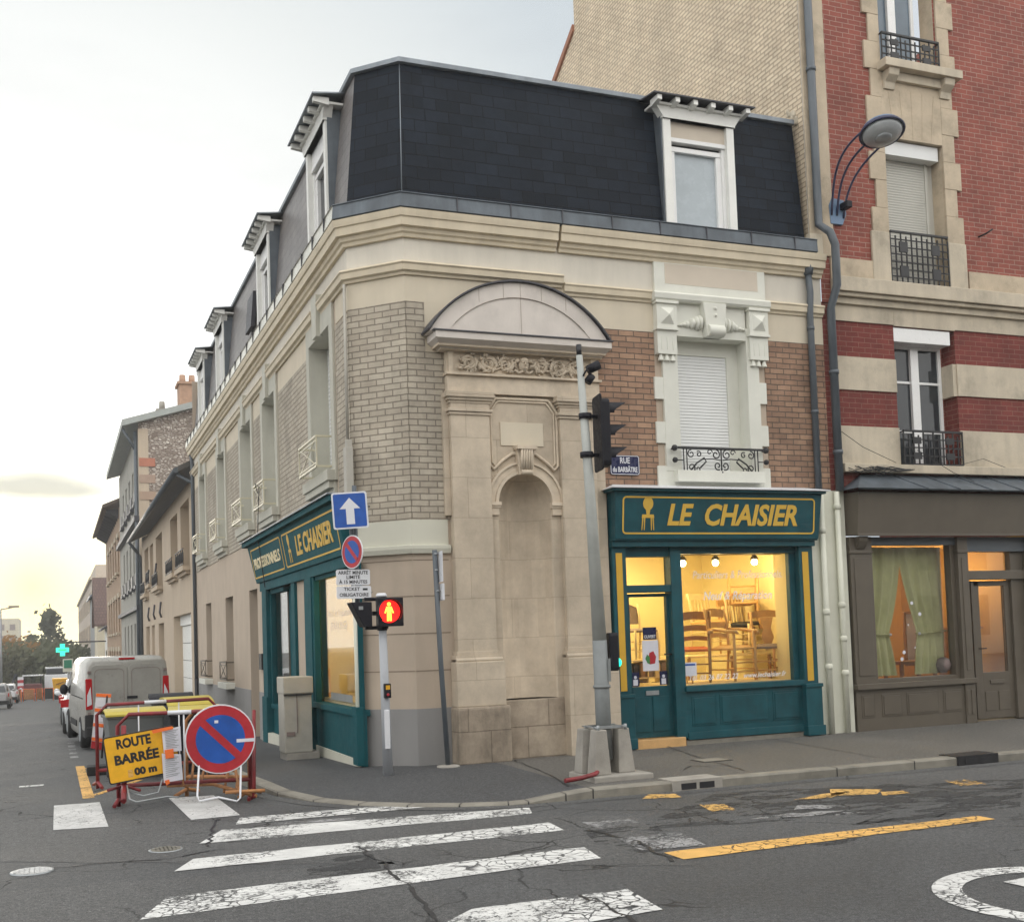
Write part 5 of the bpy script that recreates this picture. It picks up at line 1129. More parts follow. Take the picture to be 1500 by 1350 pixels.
mb.tube([FR.P(10.8, 4.5, .1), FR.P(11.2, 4.2, .2), FR.P(11.8, 3.98, .2)], .005, 4); mb.tube([FR.P(12.5, 4.1, .1), FR.P(12.9, 3.85, .2), FR.P(13.2, 3.7, .3)], .005, 4); mb.tube([FR.P(12.3, 4.2, .1), FR.P(12.95, 3.95, .1), FR.P(13.6, 4.1, .1), FR.P(14.3, 3.9, .1)], .005, 4)
mb.build('loose_cable', M_iron, BB)
# interior of the taupe shop
M_owall = plain('amber_interior_wall', (.60, .40, .15), .8, .1, 1)
mb = MB(); mb.face([(11, 18, 0), (20, 18, 0), (20, 18, 3), (11, 18, 3)]); mb.face([(11, 14.2, 0), (11, 18, 0), (11, 18, 3), (11, 14.2, 3)]); mb.face([(11, 14.2, 2.9), (20, 14.2, 2.9), (20, 18, 2.9), (11, 18, 2.9)]); mb.face([(15.45, 14.2, 0), (15.45, 18, 0), (15.45, 18, 3), (15.45, 14.2, 3)])
mb.build('interior_wall', M_owall, BB)
mb = MB(); mb.box((11, 14.02, -.05), (17.4, 18, .02)); mb.build('interior_floor', M_floorin, BB)
for nm, x, y, z, e, lab in (('a', 13.4, 16.2, 2.5, 34, 'lamp lighting the room behind the green curtains'), ('b', 14.9, 16.0, 2.55, 30, 'lamp lighting the room behind the taupe door')):
    t = thing('ceiling_lamp', lab, 'lamp', (x, y, 2.88)); mb = MB(); mb.tube([(x, y, 2.9), (x, y, z + .08)], .01, 6); mb.lathe((x, y, z + .05), [(.03, .06), (.07, 0)], 12, cap=False); mb.build('holder', M_iron, t)
    mb = MB(); mb.ball((x, y, z), .05); mb.build('bulb', E_bulb, t)
    l = bpy.data.lights.new('lamp_light', 'POINT'); l.energy = e; l.color = (1, .62, .26); l.shadow_soft_size = .1; lo = bpy.data.objects.new('lamp_light', l); C.objects.link(lo); lo.location = (x, y, z - .16)
# curtains tied back: two halves
def curtain(sgn, lab):
    t = thing('curtain', lab, 'curtain', (12.2 + sgn * .4, 14.22, .75)); mb = MB()
    uo = 11.36 if sgn < 0 else 13.02; n = 40
    rs = []
    for j in range(25):
        z = 2.74 - 1.98 * j / 24; f = j / 24; tie = .68
        if f < tie: w = .86 - (.86 - .56) * (f / tie) ** 1.5
        else: w = .56 + .10 * ((f - tie) / (1 - tie)) ** .8
        row = []
        for k in range(n + 1):
            g_ = k / n; ph = g_ * 9 * 6.28 / 2; row.append(V((uo - sgn * w * g_, 14.22 + .035 * math.sin(ph + f * 1.5) * (1 - .6 * math.exp(-((f - tie) * 9) ** 2)) + .01 * math.sin(g_ * 50), z)))
        rs.append(row)
    for j in range(24):
        for k in range(n): mb.face([rs[j][k], rs[j][k + 1], rs[j + 1][k + 1], rs[j + 1][k]], 0, True)
    mb.build('cloth', M_cur, t)
    mb = MB(); x = uo - sgn * .55; mb.tube([(uo, 14.17, 1.42), (x + sgn * .02, 14.16, 1.39), (x - sgn * .03, 14.22, 1.40)], .012, 6); mb.build('tie_back', M_cur, t); mb = MB(); mb.ball((x, 14.16, 1.39), .025); mb.build('tie_button', M_paper, t)
curtain(-1, 'left green curtain tied back in the taupe shop window'); curtain(1, 'right green curtain tied back in the taupe shop window')
mb = MB(); mb.lathe((12.84, 14.08, .77), [(.04, 0), (.09, .04), (.115, .12), (.09, .21), (.03, .24)], 14); o = mb.build('stone_ball', M_seatg); label(o, 'round grey ball at the foot of the right green curtain', 'ornament')
t = thing('picture_frame', 'tall framed mirror leaning between the green curtains', 'mirror', (12.45, 16, .9)); mb = MB(); XM = at(1337, 950, 16.2).x - 12.44; frame_band(mb, Fr((0, 16.2, 0), (1, 0, 0), (0, -1, 0)), 12.25 + XM, 12.62 + XM, .8, 1.75, .01, .04, 0, .04); mb.build('frame', M_woodd, t); mb = MB(); mb.box((12.28 + XM, 16.18, .83), (12.59 + XM, 16.19, 1.72)); mb.build('mirror_glass', M_paper, t)
t = thing('side_table', 'dark wooden table standing behind the green curtains', 'table', (12.2, 15.3, 0)); mb = MB(); mb.box((12.8, 15, .88), (13.6, 15.5, .93)); mb.build('table_top', M_woodd, t)
for x in (12.83, 13.52):
    for y in (15.03, 15.42): mb = MB(); mb.box((x, y, 0.02), (x + .05, y + .05, .88)); mb.build('leg', M_woodd, t)
t = thing('dresser', 'dark wooden dresser with ornaments seen through the taupe door', 'dresser', (13.8, 15.6, 0)); mb = MB(); mb.box((14.4, 15.4, .02), (14.9, 15.9, 1.42)); mb.build('cabinet', M_woodd, t, bevel=.01); mb = MB(); mb.box((14.38, 15.36, 1.42), (14.92, 15.92, 1.45)); mb.build('top', M_woodd, t)
mb = MB()
for k in range(14): mb.tube([(14.65, 15.55, 1.45), (14.65 + .1 * math.sin(k * 2.1), 15.5 + .05 * math.cos(k), 1.6 + .012 * k)], .01, 4); mb.ball((14.65 + .1 * math.sin(k * 2.1), 15.5 + .05 * math.cos(k), 1.62 + .012 * k), .025, n=6, k=4)
label(mb.build('dried_flowers', M_seatg), 'bunch of dried flowers on the dresser behind the taupe door', 'flowers')
# snow-like paper stars stuck on the window panes
mb = MB(); rnd = random.Random(4)
for px, py, r in ((1335, 883, .028), (1347, 899, .03), (1324, 955, .03), (1321, 965, .03), (1316, 994, .02), (1340, 948, .015), (1330, 915, .015)): p = at(px, py, 14.0 - .01); mb.lathe((p.x, 13.985, p.z), [(r, 0), (r, .002)], 10, ax=(0, -1, 0))
mb.build('window_sticker', M_paper, tf)
# street lamp on the facade
t = thing('wall_street_lamp', 'blue-grey street lamp on three curved arms fixed to the red brick wall', 'street lamp', (11.1, 13.86, 7.8))
mb = MB(); mb.fprism(FR, [(10.94, 7.62), (11.16, 7.62), (11.24, 7.8), (11.2, 8.0), (10.98, 8.02), (10.92, 7.9)], 0, .05); M_lampb = plain('lamp_blue_grey', (.12, .20, .32), .4, .08); mb.build('wall_plate', M_lampb, t, bevel=.008)
mb = MB(); mb.box((11.12, YR - .22, 7.84), (11.22, YR - .03, 7.94)); mb.build('control_box', M_black, t, bevel=.01)
hc = V((11.13, 12.85, 8.62)); Md = plain('dark_blue_metal', (.03, .035, .08), .4, .1)
ax = V((-.10, -.30, -1)).normalized()
mb = MB(); mb.lathe(hc, [(.30, 0), (.315, -.02), (.30, -.05)], 28, ax=ax, cap=False); mb.tube([hc + (V((math.cos(a), math.sin(a), 0)) - ax * ax.dot(V((math.cos(a), math.sin(a), 0)))).normalized() * .31 for a in [6.283 * k / 28 for k in range(28)]], .018, 6, closed=True); mb.build('lamp_rim', Md, t)
mb = MB(); mb.lathe(hc, [(.30, -.0), (.27, -.09), (.19, -.15), (.08, -.18), (.0, -.185)], 28, ax=ax); mb.build('lamp_cap', M_lampb, t)
mb = MB(); mb.lathe(hc, [(.29, 0), (.26, .05), (.17, .10), (.0, .12)], 28, ax=ax); mb.build('lamp_glass', plain('frosted_lamp_glass', (.42, .44, .45), .15, .1, 8), t)
mb = MB(); mb.lathe(hc + ax * .08, [(.13, 0.02), (.1, .05), (.0, .055)], 16, ax=ax); mb.build('lamp_core', M_galv, t)
for dx, e in ((-.10, -.27), (0.0, -.06), (.12, .27)):
    p0 = V((11.06 + dx, YR - .05, 7.72 if dx > .1 else 7.75)); p3 = hc + V((e, .12, .02 if abs(e) > .1 else -.03))
    c1 = p0 + V((-.02, -.12, .55)); c2 = p3 + V((-.1, .5, -.15))
    mb = MB(); mb.tube([p0 * (1 - s) ** 3 + c1 * 3 * s * (1 - s) ** 2 + c2 * 3 * s * s * (1 - s) + p3 * s ** 3 for s in [k / 16 for k in range(17)]], .017, 8); mb.build('arm', Md, t)
mb = MB(); mb.tube([(13.87, YR, 7.72), (13.87, YR - .15, 7.72), (13.95, YR - .22, 7.78)], .015, 5); mb.build('wall_hook', M_iron, BB)

# ================================================================ street name plate
t = thing('street_name_plate', 'navy enamel plate reading Rue du Barbâtre on the tan brick wall', 'street sign', (7.27, YR - .03, 3.73))
pf = Fr(FR.P(0, 0, .04), (1, 0, 0), (0, -1, 0))
mb = MB(); mb.fprism(pf, rrect(7.06, 7.51, 3.73, 4.0, .03), -.02, 0); mb.build('plate', M_navy, t)
mb = MB(); frame_band(mb, pf, 7.065, 7.505, 3.735, 3.995, .03, .008, 0, .002); mb.build('white_border', M_signw, t)
lettering(pf, 7.285, 3.925, 0.001, 'RUE', .115, M_signw, t, bold=.002, wid=.15, th=.002); lettering(pf, 7.285, 3.80, .001, 'du BARBÂTRE', .10, M_signw, t, bold=.002, wid=.38, th=.002)

# ================================================================ chairs in the shop window
def chair(name, lab, grp, x, y, z, rz, wood, seatm, arms=True, back='ladder', sw=.46, sh=.44, bh=.95, scale=1.0):
    t = thing(name, lab, 'chair', (0, 0, 0), grp); a = sw / 2
    mb = MB(); mb.box((-a, -a * .95, sh - .03), (a, a * .95, sh)); mb.faces([(-a + .01, -a + .02, sh), (a - .01, -a + .02, sh), (a - .01, a - .04, sh), (-a + .01, a - .04, sh), (-a * .6, -a * .6, sh + .035), (a * .6, -a * .6, sh + .035), (a * .6, a * .5, sh + .035), (-a * .6, a * .5, sh + .035)], [(0, 1, 5, 4), (1, 2, 6, 5), (2, 3, 7, 6), (3, 0, 4, 7), (4, 5, 6, 7)], 0, True); mb.build('seat', seatm, t, bevel=.006)
    for sx in (-1, 1):
        mb = MB(); mb.tube([(sx * a * .95, -a * .9, 0), (sx * a * .97, -a * .92, sh * .5), (sx * a * .95, -a * .9, sh + (.22 if arms else 0))], [.016, .022, .018], 8); mb.build('leg', wood, t)
        mb = MB(); mb.tube([(sx * a * .85, a * 1.05, 0), (sx * a * .88, a * .92, sh), (sx * a * .92, a * 1.0, bh * .8), (sx * a * .95, a * 1.2, bh)], [.017, .02, .019, .016], 8); mb.build('leg', wood, t)
        if arms:
            mb = MB(); mb.tube([(sx * a * .93, a * .95, sh + .26), (sx * a * 1.1, a * .2, sh + .25), (sx * a * 1.12, -a * .6, sh + .225), (sx * a * 1.0, -a * 1.1, sh + .22), (sx * a * .98, -a * 1.25, sh + .19)], [.016, .02, .024, .026, .014], 8); mb.build('armrest', wood, t)
    mb = MB(); yb = lambda h: a * (.92 + .35 * max(0, (h - sh) / (bh - sh)) ** 1.5)
    if back == 'ladder':
        for h, hh in ((bh - .07, .11), (bh - .24, .075), (bh - .38, .06)):
            pts = [(-a * .9 + 2 * a * .9 * k / 8, yb(h) + .03 * math.sin(math.pi * k / 8), h + .02 * math.sin(math.pi * k / 8)) for k in range(9)]
            for p, q in zip(pts, pts[1:]): mb.hexa([(p[0], p[1], p[2] - hh / 2), (q[0], q[1], q[2] - hh / 2), (q[0], q[1] + .016, q[2] - hh / 2), (p[0], p[1] + .016, p[2] - hh / 2), (p[0], p[1], p[2] + hh / 2), (q[0], q[1], q[2] + hh / 2), (q[0], q[1] + .016, q[2] + hh / 2), (p[0], p[1] + .016, p[2] + hh / 2)])
    elif back == 'vase':
        pts = [(-a * 1.1 + 2 * a * 1.1 * k / 10, yb(bh - .05) + .03 * math.sin(math.pi * k / 10), bh - .05 + .03 * math.sin(math.pi * k / 10)) for k in range(11)]
        for p, q in zip(pts, pts[1:]): mb.hexa([(p[0], p[1], p[2] - .05), (q[0], q[1], q[2] - .05), (q[0], q[1] + .02, q[2] - .05), (p[0], p[1] + .02, p[2] - .05), (p[0], p[1], p[2] + .045), (q[0], q[1], q[2] + .045), (q[0], q[1] + .02, q[2] + .045), (p[0], p[1] + .02, p[2] + .045)])
        pr_ = [(.05, sh + .02), (.085, sh + .12), (.05, sh + .25), (.09, bh - .08)]
        for (w0, h0), (w1_, h1) in zip(pr_, pr_[1:]): mb.hexa([(-w0, yb(h0), h0), (w0, yb(h0), h0), (w0, yb(h0) + .014, h0), (-w0, yb(h0) + .014, h0), (-w1_, yb(h1), h1), (w1_, yb(h1), h1), (w1_, yb(h1) + .014, h1), (-w1_, yb(h1) + .014, h1)])
    elif back == 'slat':
        mb.hexa([(-a * .95, yb(bh), bh - .1), (a * .95, yb(bh), bh - .1), (a * .95, yb(bh) + .02, bh - .1), (-a * .95, yb(bh) + .02, bh - .1), (-a * .95, yb(bh), bh), (a * .95, yb(bh), bh), (a * .95, yb(bh) + .02, bh), (-a * .95, yb(bh) + .02, bh)])
        for k in range(-2, 3): mb.tube([(k * a * .32, yb(sh), sh), (k * a * .36, yb(bh - .1), bh - .09)], .011, 6)
    else:
        mb.faces([(-a * .9, yb(sh + .1), sh + .1), (a * .9, yb(sh + .1), sh + .1), (a * .95, yb(bh), bh - .05), (0, yb(bh), bh + .03), (-a * .95, yb(bh), bh - .05)], [(0, 1, 2, 3, 4)]); mb.faces([(-a * .9, yb(sh + .1) + .04, sh + .1), (a * .9, yb(sh + .1) + .04, sh + .1), (a * .95, yb(bh) + .04, bh - .05), (0, yb(bh) + .04, bh + .03), (-a * .95, yb(bh) + .04, bh - .05)], [(4, 3, 2, 1, 0)])
    mb.build('backrest', seatm if back == 'pad' else wood, t)
    mb = MB()
    for h in (sh * .28, sh * .55):
        mb.tube([(-a * .95, -a * .9, h), (a * .95, -a * .9, h)], .010, 6)
        for sx in (-1, 1): mb.tube([(sx * a * .95, -a * .9, h + .03), (sx * a * .87, a * .98, h + .03)], .010, 6)
    mb.build('stretcher', wood, t)
    t.location = (x, y, z); t.rotation_euler = (0, 0, rz); t.scale = (scale,) * 3
    return t
gA = 'chairs shown in the square shop window'
pz = .80
chair('ladderback_chair', 'ladder-back armchair with orange seat at the left of the shop window', gA, at(1016, 950, 14.75).x, 14.75, pz, R(-35), M_woodd, M_seato, True, 'ladder', scale=1.1)
chair('ladderback_armchair', 'pale ladder-back armchair in the middle of the shop window', gA, at(1072, 950, 14.6).x, 14.6, pz, R(20), M_wood, M_wood, True, 'ladder', bh=.98, scale=1.1)
chair('splat_armchair', 'armchair with a vase-shaped back splat and grey seat at the right of the shop window', gA, at(1128, 950, 14.65).x, 14.65, pz, R(-28), M_wood, M_seatg, True, 'vase', bh=.92, scale=1.1)
chair('tall_back_chair', 'dark oak ladder-back chair behind the display at the right end of the window', gA, at(1146, 930, 15.5).x, 15.5, .8, R(-15), M_woodd, M_seatg, False, 'ladder', bh=1.05, scale=1.05)
gB = 'light wooden chairs stacked behind the window display'
chair('side_chair', 'pale slatted chair on a high shelf below the painted word Neuf', gB, at(1040, 900, 15.9).x, 15.9, 1.25, R(15), M_woodl, M_wood, False, 'slat', bh=.9)
chair('side_chair', 'pale chair behind the middle armchair, second from left in the back row', gB, at(1078, 900, 16.1).x, 16.1, 1.15, R(-10), M_wood, M_woodl, False, 'slat', bh=.9)
chair('side_chair', 'whitewashed chair with dark seat at the right of the back row', gB, 10.4, 15.8, 1.2, R(20), M_woodl, M_ink, False, 'slat', bh=.95)
t = chair('side_chair', 'pale chair turned upside down on the right back chair', gB, 10.35, 15.8, 2.35, R(60), M_wood, M_wood, False, 'ladder', bh=.85); t.rotation_euler = (R(180), 0, R(60)); t.location.z = 2.4
t = thing('display_shelf', 'white shelving unit behind the window chairs', 'shelf', (9.5, 16, 0)); mb = MB()
for z in (.5, 1.13): mb.box((9.1, 15.5, z), (10.65, 16.4, z + .03)); 
mb.build('shelf', M_woodl, t)
for x in (9.12, 9.9, 10.6):
    mb = MB(); mb.box((x, 15.5, 0.02), (x + .04, 15.54, 1.14)); mb.build('post', M_woodd, t)
t = thing('low_stool', 'low orange-wood stool beside the blue-headed card in the shop window', 'stool', (8.5, 14.5, pz)); mb = MB(); mb.box((8.36, 14.4, pz + .15), (8.56, 14.6, pz + .18)); mb.build('seat', M_seato, t)
for x in (8.38, 8.54):
    for y in (14.42, 14.58): mb = MB(); mb.tube([(x, y, pz), (x * .9 + .846, y, pz + .15)], .012, 6); mb.build('leg', M_wood, t)
chair('upholstered_chair', 'grey padded chair on a shelf seen through the shop door glass', gA, at(935, 930, 15.6).x, 15.6, 1.15, R(10), M_woodl, M_seatg, False, 'pad', bh=.85)
XO = at(945, 950, 15.4).x - 7.72
t = thing('sample_rack', 'rack of dark sample books behind the shop door', 'rack', (7.8 + XO, 15.5, 0)); mb = MB()
for z in (.3, .58, .86, 1.12): mb.box((7.35 + XO, 15.35, z), (8.1 + XO, 15.8, z + .02))
for x in (7.35, 7.72, 8.08): mb.box((x + XO, 15.35, 0.02), (x + XO + .02, 15.8, 1.14))
mb.build('rack_frame', M_woodl, t)
rnd = random.Random(9)
for k in range(18):
    z0 = (.32, .60, .88)[k // 6]; mb = MB(); x = XO + 7.38 + .115 * (k % 6) + (.02 if k % 6 > 2 else 0); mb.box((x, 15.36, z0), (x + .085, 15.7, z0 + rnd.uniform(.15, .22)))
    mb.build('sample_book', rnd.choice((M_ink, M_woodd, M_woodl, M_seatg)), t)
# stools in the side street window
def stool(x, y, z, lab, m):
    t = thing('bar_stool', lab, 'stool', (x, y, z), 'stools in the side street window'); mb = MB(); mb.lathe((x, y, z + .50), [(.17, 0), (.19, .03), (.18, .08), (.12, .10)], 16); mb.build('seat', m, t)
    for k in range(4): a = .8 + k * math.pi / 2; mb = MB(); mb.tube([(x + .1 * math.cos(a), y + .1 * math.sin(a), z + .5), (x + .19 * math.cos(a), y + .19 * math.sin(a), z)], .011, 6); mb.build('leg', M_iron, t)
M_pale = plain('pale_seat_cloth', (.58, .6, .58), .8, .05)
stool(4.15, 15.05, .76, 'pale padded stool on thin black legs nearest the street corner', M_pale); stool(4.15, 15.75, .76, 'pale padded stool in the middle of the side street window', M_pale); stool(4.3, 16.5, .76, 'pale padded stool farthest along the side street window', M_pale)
t = thing('wooden_table', 'whitewashed table behind the stools in the side street window', 'table', (4.8, 16, 0)); mb = MB(); mb.box((4.5, 15.2, 1.62), (5.2, 17.0, 1.66)); mb.build('table_top', M_woodl, t)
for x in (4.55, 5.1):
    for y in (15.3, 16.9): mb = MB(); mb.box((x, y, .02), (x + .06, y + .06, 1.62)); mb.build('leg', M_woodl, t)
# ================================================================ side street buildings
def on3(px, py, X): r = ray(px, py); t = X / r.x; return (r.y * t, EYE + r.z * t)
def bwin(fr, par, u0, u1, z0, z1, d=-.2, m=M_pvc, pm=M_glassu, simple=False):
    mb = MB(); 
    for u in (u0, u1 - .06, (u0 + u1) / 2 - .03): mb.fbox(fr, u, u + .06, z0, z1, d, d + .04)
    mb.fbox(fr, u0 + .06, u1 - .06, z0, z0 + .06, d, d + .03); mb.fbox(fr, u0 + .06, u1 - .06, z1 - .06, z1, d, d + .03); o = mb.build('window', m, par)
    mb = MB(); mb.fbox(fr, u0, u1, z0, z1, d - .03, d - .01); mb.build('pane', pm, o); return o
# --- beige two storey house with garage
HX = 3.75; FH = Fr((HX, 0, 0), (0, 1, 0), (-1, 0, 0)); h0, h1 = YE + .02, 55.6
H2 = thing('beige_house', 'low beige house with deep dark eaves and a white garage door beyond the corner building', 'house', (4, 33.5, gz(33)))
up = [(35.3, 37.85, 4.0, 6.05), (38.9, 41.4, 4.0, 6.0), (44.8, 47.7, 3.9, 5.95), (49.1, 50.9, 4.2, 5.9), (51.7, 54.0, 3.9, 5.95)]
lo_ = [(44.6, 47.0, .3, 2.5), (49.0, 50.5, .3, 2.5), (51.7, 53.8, .2, 2.5)]
ga = (35.3, 40.8, -1.2, 2.6)
mb = MB(); wall(mb, FH, h0, h1, -3, 6.5, up + lo_ + [ga], t=.3); M_h2 = plain('warm_beige_render', (.50, .41, .31), .9, .06, 1, bump=.1, bscale=60, streak=.08); mb.build('wall', M_h2, H2)
mb = MB()
for a, b, c, d in up + lo_: mb.fbox(FH, a, b, c, d, -.30, -.27)
mb.build('closed_shutter', plain('taupe_shutter', (.30, .25, .20), .7, .1), H2)
for a, b, c, d in up:
    mb = MB(); mb.fbox(FH, a - .1, b + .1, c - .14, c, 0, .22); mb.fbox(FH, a, b, c - .24, c - .14, 0, .12); o = mb.build('sill', M_h2, H2)
    mb = MB(); mb.fbox(FH, a, b, c + .5, c + .53, .18, .21); mb.fbox(FH, a, b, c + .05, c + .08, .18, .21)
    n = 5
    for k in range(n): u = a + (b - a) * (k + .5) / n; mb.tube([FH.P(u + .12 * math.cos(q), c + .28 + .17 * math.sin(q), .19) for q in [6.283 * j / 8 for j in range(8)]], .02, 4, closed=True); mb.tube([FH.P(u, c + .05, .19), FH.P(u, c + .5, .19)], .015, 4)
    mb.build('iron_balcony', M_iron, o)
mb = MB()
for k in range(6): mb.fbox(FH, 35.3, 40.8, -1.2 + .58 * k, -.64 + .58 * k, -.32, -.29)
mb.fbox(FH, 35.3, 40.8, 2.28, 2.6, -.33, -.22); mb.build('garage_door', M_white, H2)
mb = MB(); 
for u in (45.2, 48.2, 51.2): mb.tube([FH.P(u, 3.3, .05), FH.P(u, 2.9, .1), FH.P(u, 2.7, .04)], .04, 5)
for u in (46, 50): mb.tube([FH.P(u + 1, 4.9, .05), FH.P(u + 1, 4.5, .1), FH.P(u + 1, 4.2, .04)], .04, 5)
mb.build('wall_ornament', M_lead, H2)
mb = MB(); mb.hexa([(3.2, h0, 6.45), (8, h0, 8.8), (8, h1, 8.8), (3.2, h1, 6.45), (3.2, h0, 6.6), (8, h0, 9.0), (8, h1, 9.0), (3.2, h1, 6.6)]); mb.face([(3.75, h0, 6.3), (8, h0, 6.3), (8, h0, 8.8), (3.75, h0, 6.7)]); mb.face([(3.75, h1, -2), (8, h1, -2), (8, h1, 8.8), (3.75, h1, 6.7)]); rf = mb.build('roof', plain('dark_eaves_boards', (.09, .085, .08), .8, .2), H2)
mb = MB(); mb.tube([(3.16, h0 + .05, 6.5), (3.16, h1, 6.5)], .085, 10); mb.tube([(3.2, h0 + .2, 6.4), (3.5, h0 + .1, 6.2), (3.7, h0 - .05, 6.1)], .05, 8); mb.build('gutter', M_pipeg, H2)
mb = MB(); mb.tube([(3.2, h1 - .3, 6.4), (3.45, h1 - .1, 6.1), (3.68, h1 + .1, 5.8), (3.68, h1 + .1, -1.2)], .07, 8); mb.build('rain_pipe', M_pipeg, H2)
# --- tall rubble stone gable building
GY = 56.6; SX = 3.74; FS = Fr((SX, 0, 0), (0, 1, 0), (-1, 0, 0)); S0, S1 = GY, 74.5
SB = thing('stone_gable_building', 'tall three storey building with rubble stone gable wall and projecting roof', 'building', (5, GY, gz(56)))
m, t_, p_, o_ = mk('rubble_stone'); p_.inputs['Roughness'].default_value = .9
g_ = t_.nodes.new('ShaderNodeNewGeometry'); mp_ = t_.nodes.new('ShaderNodeMapping'); mp_.inputs['Scale'].default_value = (1.15, 1.15, 2.1); t_.links.new(g_.outputs['Position'], mp_.inputs[0])
wn = t_.nodes.new('ShaderNodeTexNoise'); wn.inputs['Scale'].default_value = 1.3; t_.links.new(mp_.outputs[0], wn.inputs['Vector']); va = t_.nodes.new('ShaderNodeVectorMath'); va.operation = 'MULTIPLY_ADD'; t_.links.new(wn.outputs['Color'], va.inputs[0]); va.inputs[1].default_value = (.5, .5, .5); t_.links.new(mp_.outputs[0], va.inputs[2])
v1 = t_.nodes.new('ShaderNodeTexVoronoi'); v1.feature = 'DISTANCE_TO_EDGE'; t_.links.new(va.outputs[0], v1.inputs['Vector']); v2 = t_.nodes.new('ShaderNodeTexVoronoi'); t_.links.new(va.outputs[0], v2.inputs['Vector'])
sx_ = t_.nodes.new('ShaderNodeSeparateColor'); t_.links.new(v2.outputs['Color'], sx_.inputs[0]); scol = rampn(t_, sx_.outputs[0], [(.0, (.26, .21, .17)), (.5, (.45, .39, .33)), (1, (.68, .62, .55))]); mk_ = rampn(t_, v1.outputs['Distance'], [(.05, 0.0), (.13, 1.0)]); t_.links.new(mixc(t_, mk_, (.23, .18, .15), scol), p_.inputs['Base Color']); bumpn(t_, p_, mk_, .8, .06); M_rub2 = m
rz_ = lambda x: 12.15 + (x - 3.2) * .30
mb = MB(); mb.face([(SX, GY, -3), (9.5, GY, -3), (9.5, GY, rz_(9.5)), (SX, GY, rz_(SX))]); mb.build('gable_wall', M_rub2, SB)
mb = MB(); mb.box((SX - .01, GY - .02, 5.5), (SX + .45, GY + .3, 12.0)); mb.build('quoin', M_h2, SB)
for k in range(3): mb = MB(); mb.box((SX + .02, GY - .05, 8.6 + k * .8), (SX + .75, GY, 9.0 + k * .8)); mb.build('brick_quoin', plain('salmon_brick_%s' % 'abc'[k], [(.38, .27, .2), (.36, .26, .2), (.42, .17, .11)][k], .8, .1), SB)
mb = MB(); sw_ = [(57.6 + 3.0 * k, 58.9 + 3.0 * k, z, z + h) for k in range(5) for z, h in ((8.6, 1.9), (4.6, 2.4), (.4, 2.4))]
wall(mb, FS, S0, S1, -4, 12.1, sw_, t=.25); mb.build('wall', plain('grey_green_render', (.38, .37, .33), .9, .1, 1, streak=.15), SB)
for (a, b, c, d) in sw_:
    if c < 8: o = bwin(FS, SB, a, b, c, d)
    else: o = bwin(FS, SB, a, b, c, d)
    mb = MB(); mb.fbox(FS, a - .1, b + .1, c - .15, c, 0, .2); mb.fbox(FS, a, b, c + .02, c + .6, .1, .14) ; mb.build('railing', M_lead, o)
mb = MB(); mb.fbox(FS, S0, S1, 7.6, 7.85, 0, .25); mb.fbox(FS, S0, S1, 3.4, 3.6, 0, .2); mb.build('string_course', M_lead, SB)
mb = MB(); mb.hexa([(3.0, GY - .4, 12.05), (9.5, GY - .4, rz_(9.5)), (9.5, S1, rz_(9.5)), (3.0, S1, 12.05), (3.0, GY - .4, 12.35), (9.5, GY - .4, rz_(9.5) + .3), (9.5, S1, rz_(9.5) + .3), (3.0, S1, 12.35)]); mb.build('roof', plain('pale_zinc_roof', (.33, .35, .33), .6, .1), SB)
mb = MB(); mb.box((5.75, 57.2, 12.9), (6.8, 58.4, 14.4)); mb.box((5.65, 57.1, 14.4), (6.9, 58.5, 14.52))
for x in (5.95, 6.4): mb.lathe((x, 57.8, 14.52), [(.16, 0), (.14, .45)], 8)
mb.build('chimney', plain('chimney_brick', (.40, .25, .17), .85, .15, 6), SB)
mb = MB(); mb.box((4.7, 58.0, 12.6), (5.3, 58.8, 13.3)); mb.lathe((5.0, 58.3, 13.3), [(.15, 0), (.13, .4)], 8); mb.build('chimney', M_conc, SB)
mb = MB(); mb.tube([(SX - .12, GY + .2, 11.9), (SX - .12, GY + .2, -1)], .09, 8); mb.tube([(3.05, GY + .2, 12.0), (SX - .12, GY + .2, 11.0)], .07, 8); mb.build('rain_pipe', M_pipeg, SB)
# --- orange brick house beyond
OB = thing('orange_brick_house', 'narrow orange brick house with overhanging timber eaves after the stone gable building', 'house', (5, 74.6, gz(75))); S2, S3 = 74.6, 96
mb = MB(); ow = [(76 + 3.6 * k, 77.5 + 3.6 * k, z, z + 2.2) for k in range(5) for z in (6.4, 2.6, -.8)]; wall(mb, FS, S2, S3, -4, 10.4, ow, t=.25); M_ob = brick('orange_brick', (.44, .30, .20), (.38, .26, .17), (.4, .33, .25), bw=.24, bh=.09, grime=.15); mb.build('wall', M_ob, OB)
for (a, b, c, d) in ow:
    o = bwin(FS, OB, a, b, c, d, m=plain('brick_red_frame', (.35, .1, .06), .5, 0) if 'brick_red_frame' not in MATS else MATS['brick_red_frame']); mb = MB(); mb.fbox(FS, a - .15, b + .15, d, d + .3, 0, .08); mb.fbox(FS, a - .1, b + .1, c - .15, c, 0, .2); mb.build('lintel', M_quoinl, o)
mb = MB(); mb.hexa([(2.75, S2, 10.3), (9, S2, 13), (9, S3, 13), (2.75, S3, 10.3), (2.75, S2, 10.5), (9, S2, 13.2), (9, S3, 13.2), (2.75, S3, 10.5)])
mb.face([(SX, S3, -4), (9, S3, -4), (9, S3, 13), (SX, S3, 10.4)]); mb.build('roof', plain('brown_eaves', (.13, .10, .08), .8, .2), OB)
mb = MB()
for k in range(12): y = S2 + .8 + 1.7 * k; mb.hexa([(3.0, y, 10.15), (3.72, y, 9.7), (3.72, y + .12, 9.7), (3.0, y + .12, 10.15), (3.0, y, 10.3), (3.72, y, 10.3), (3.72, y + .12, 10.3), (3.0, y + .12, 10.3)])
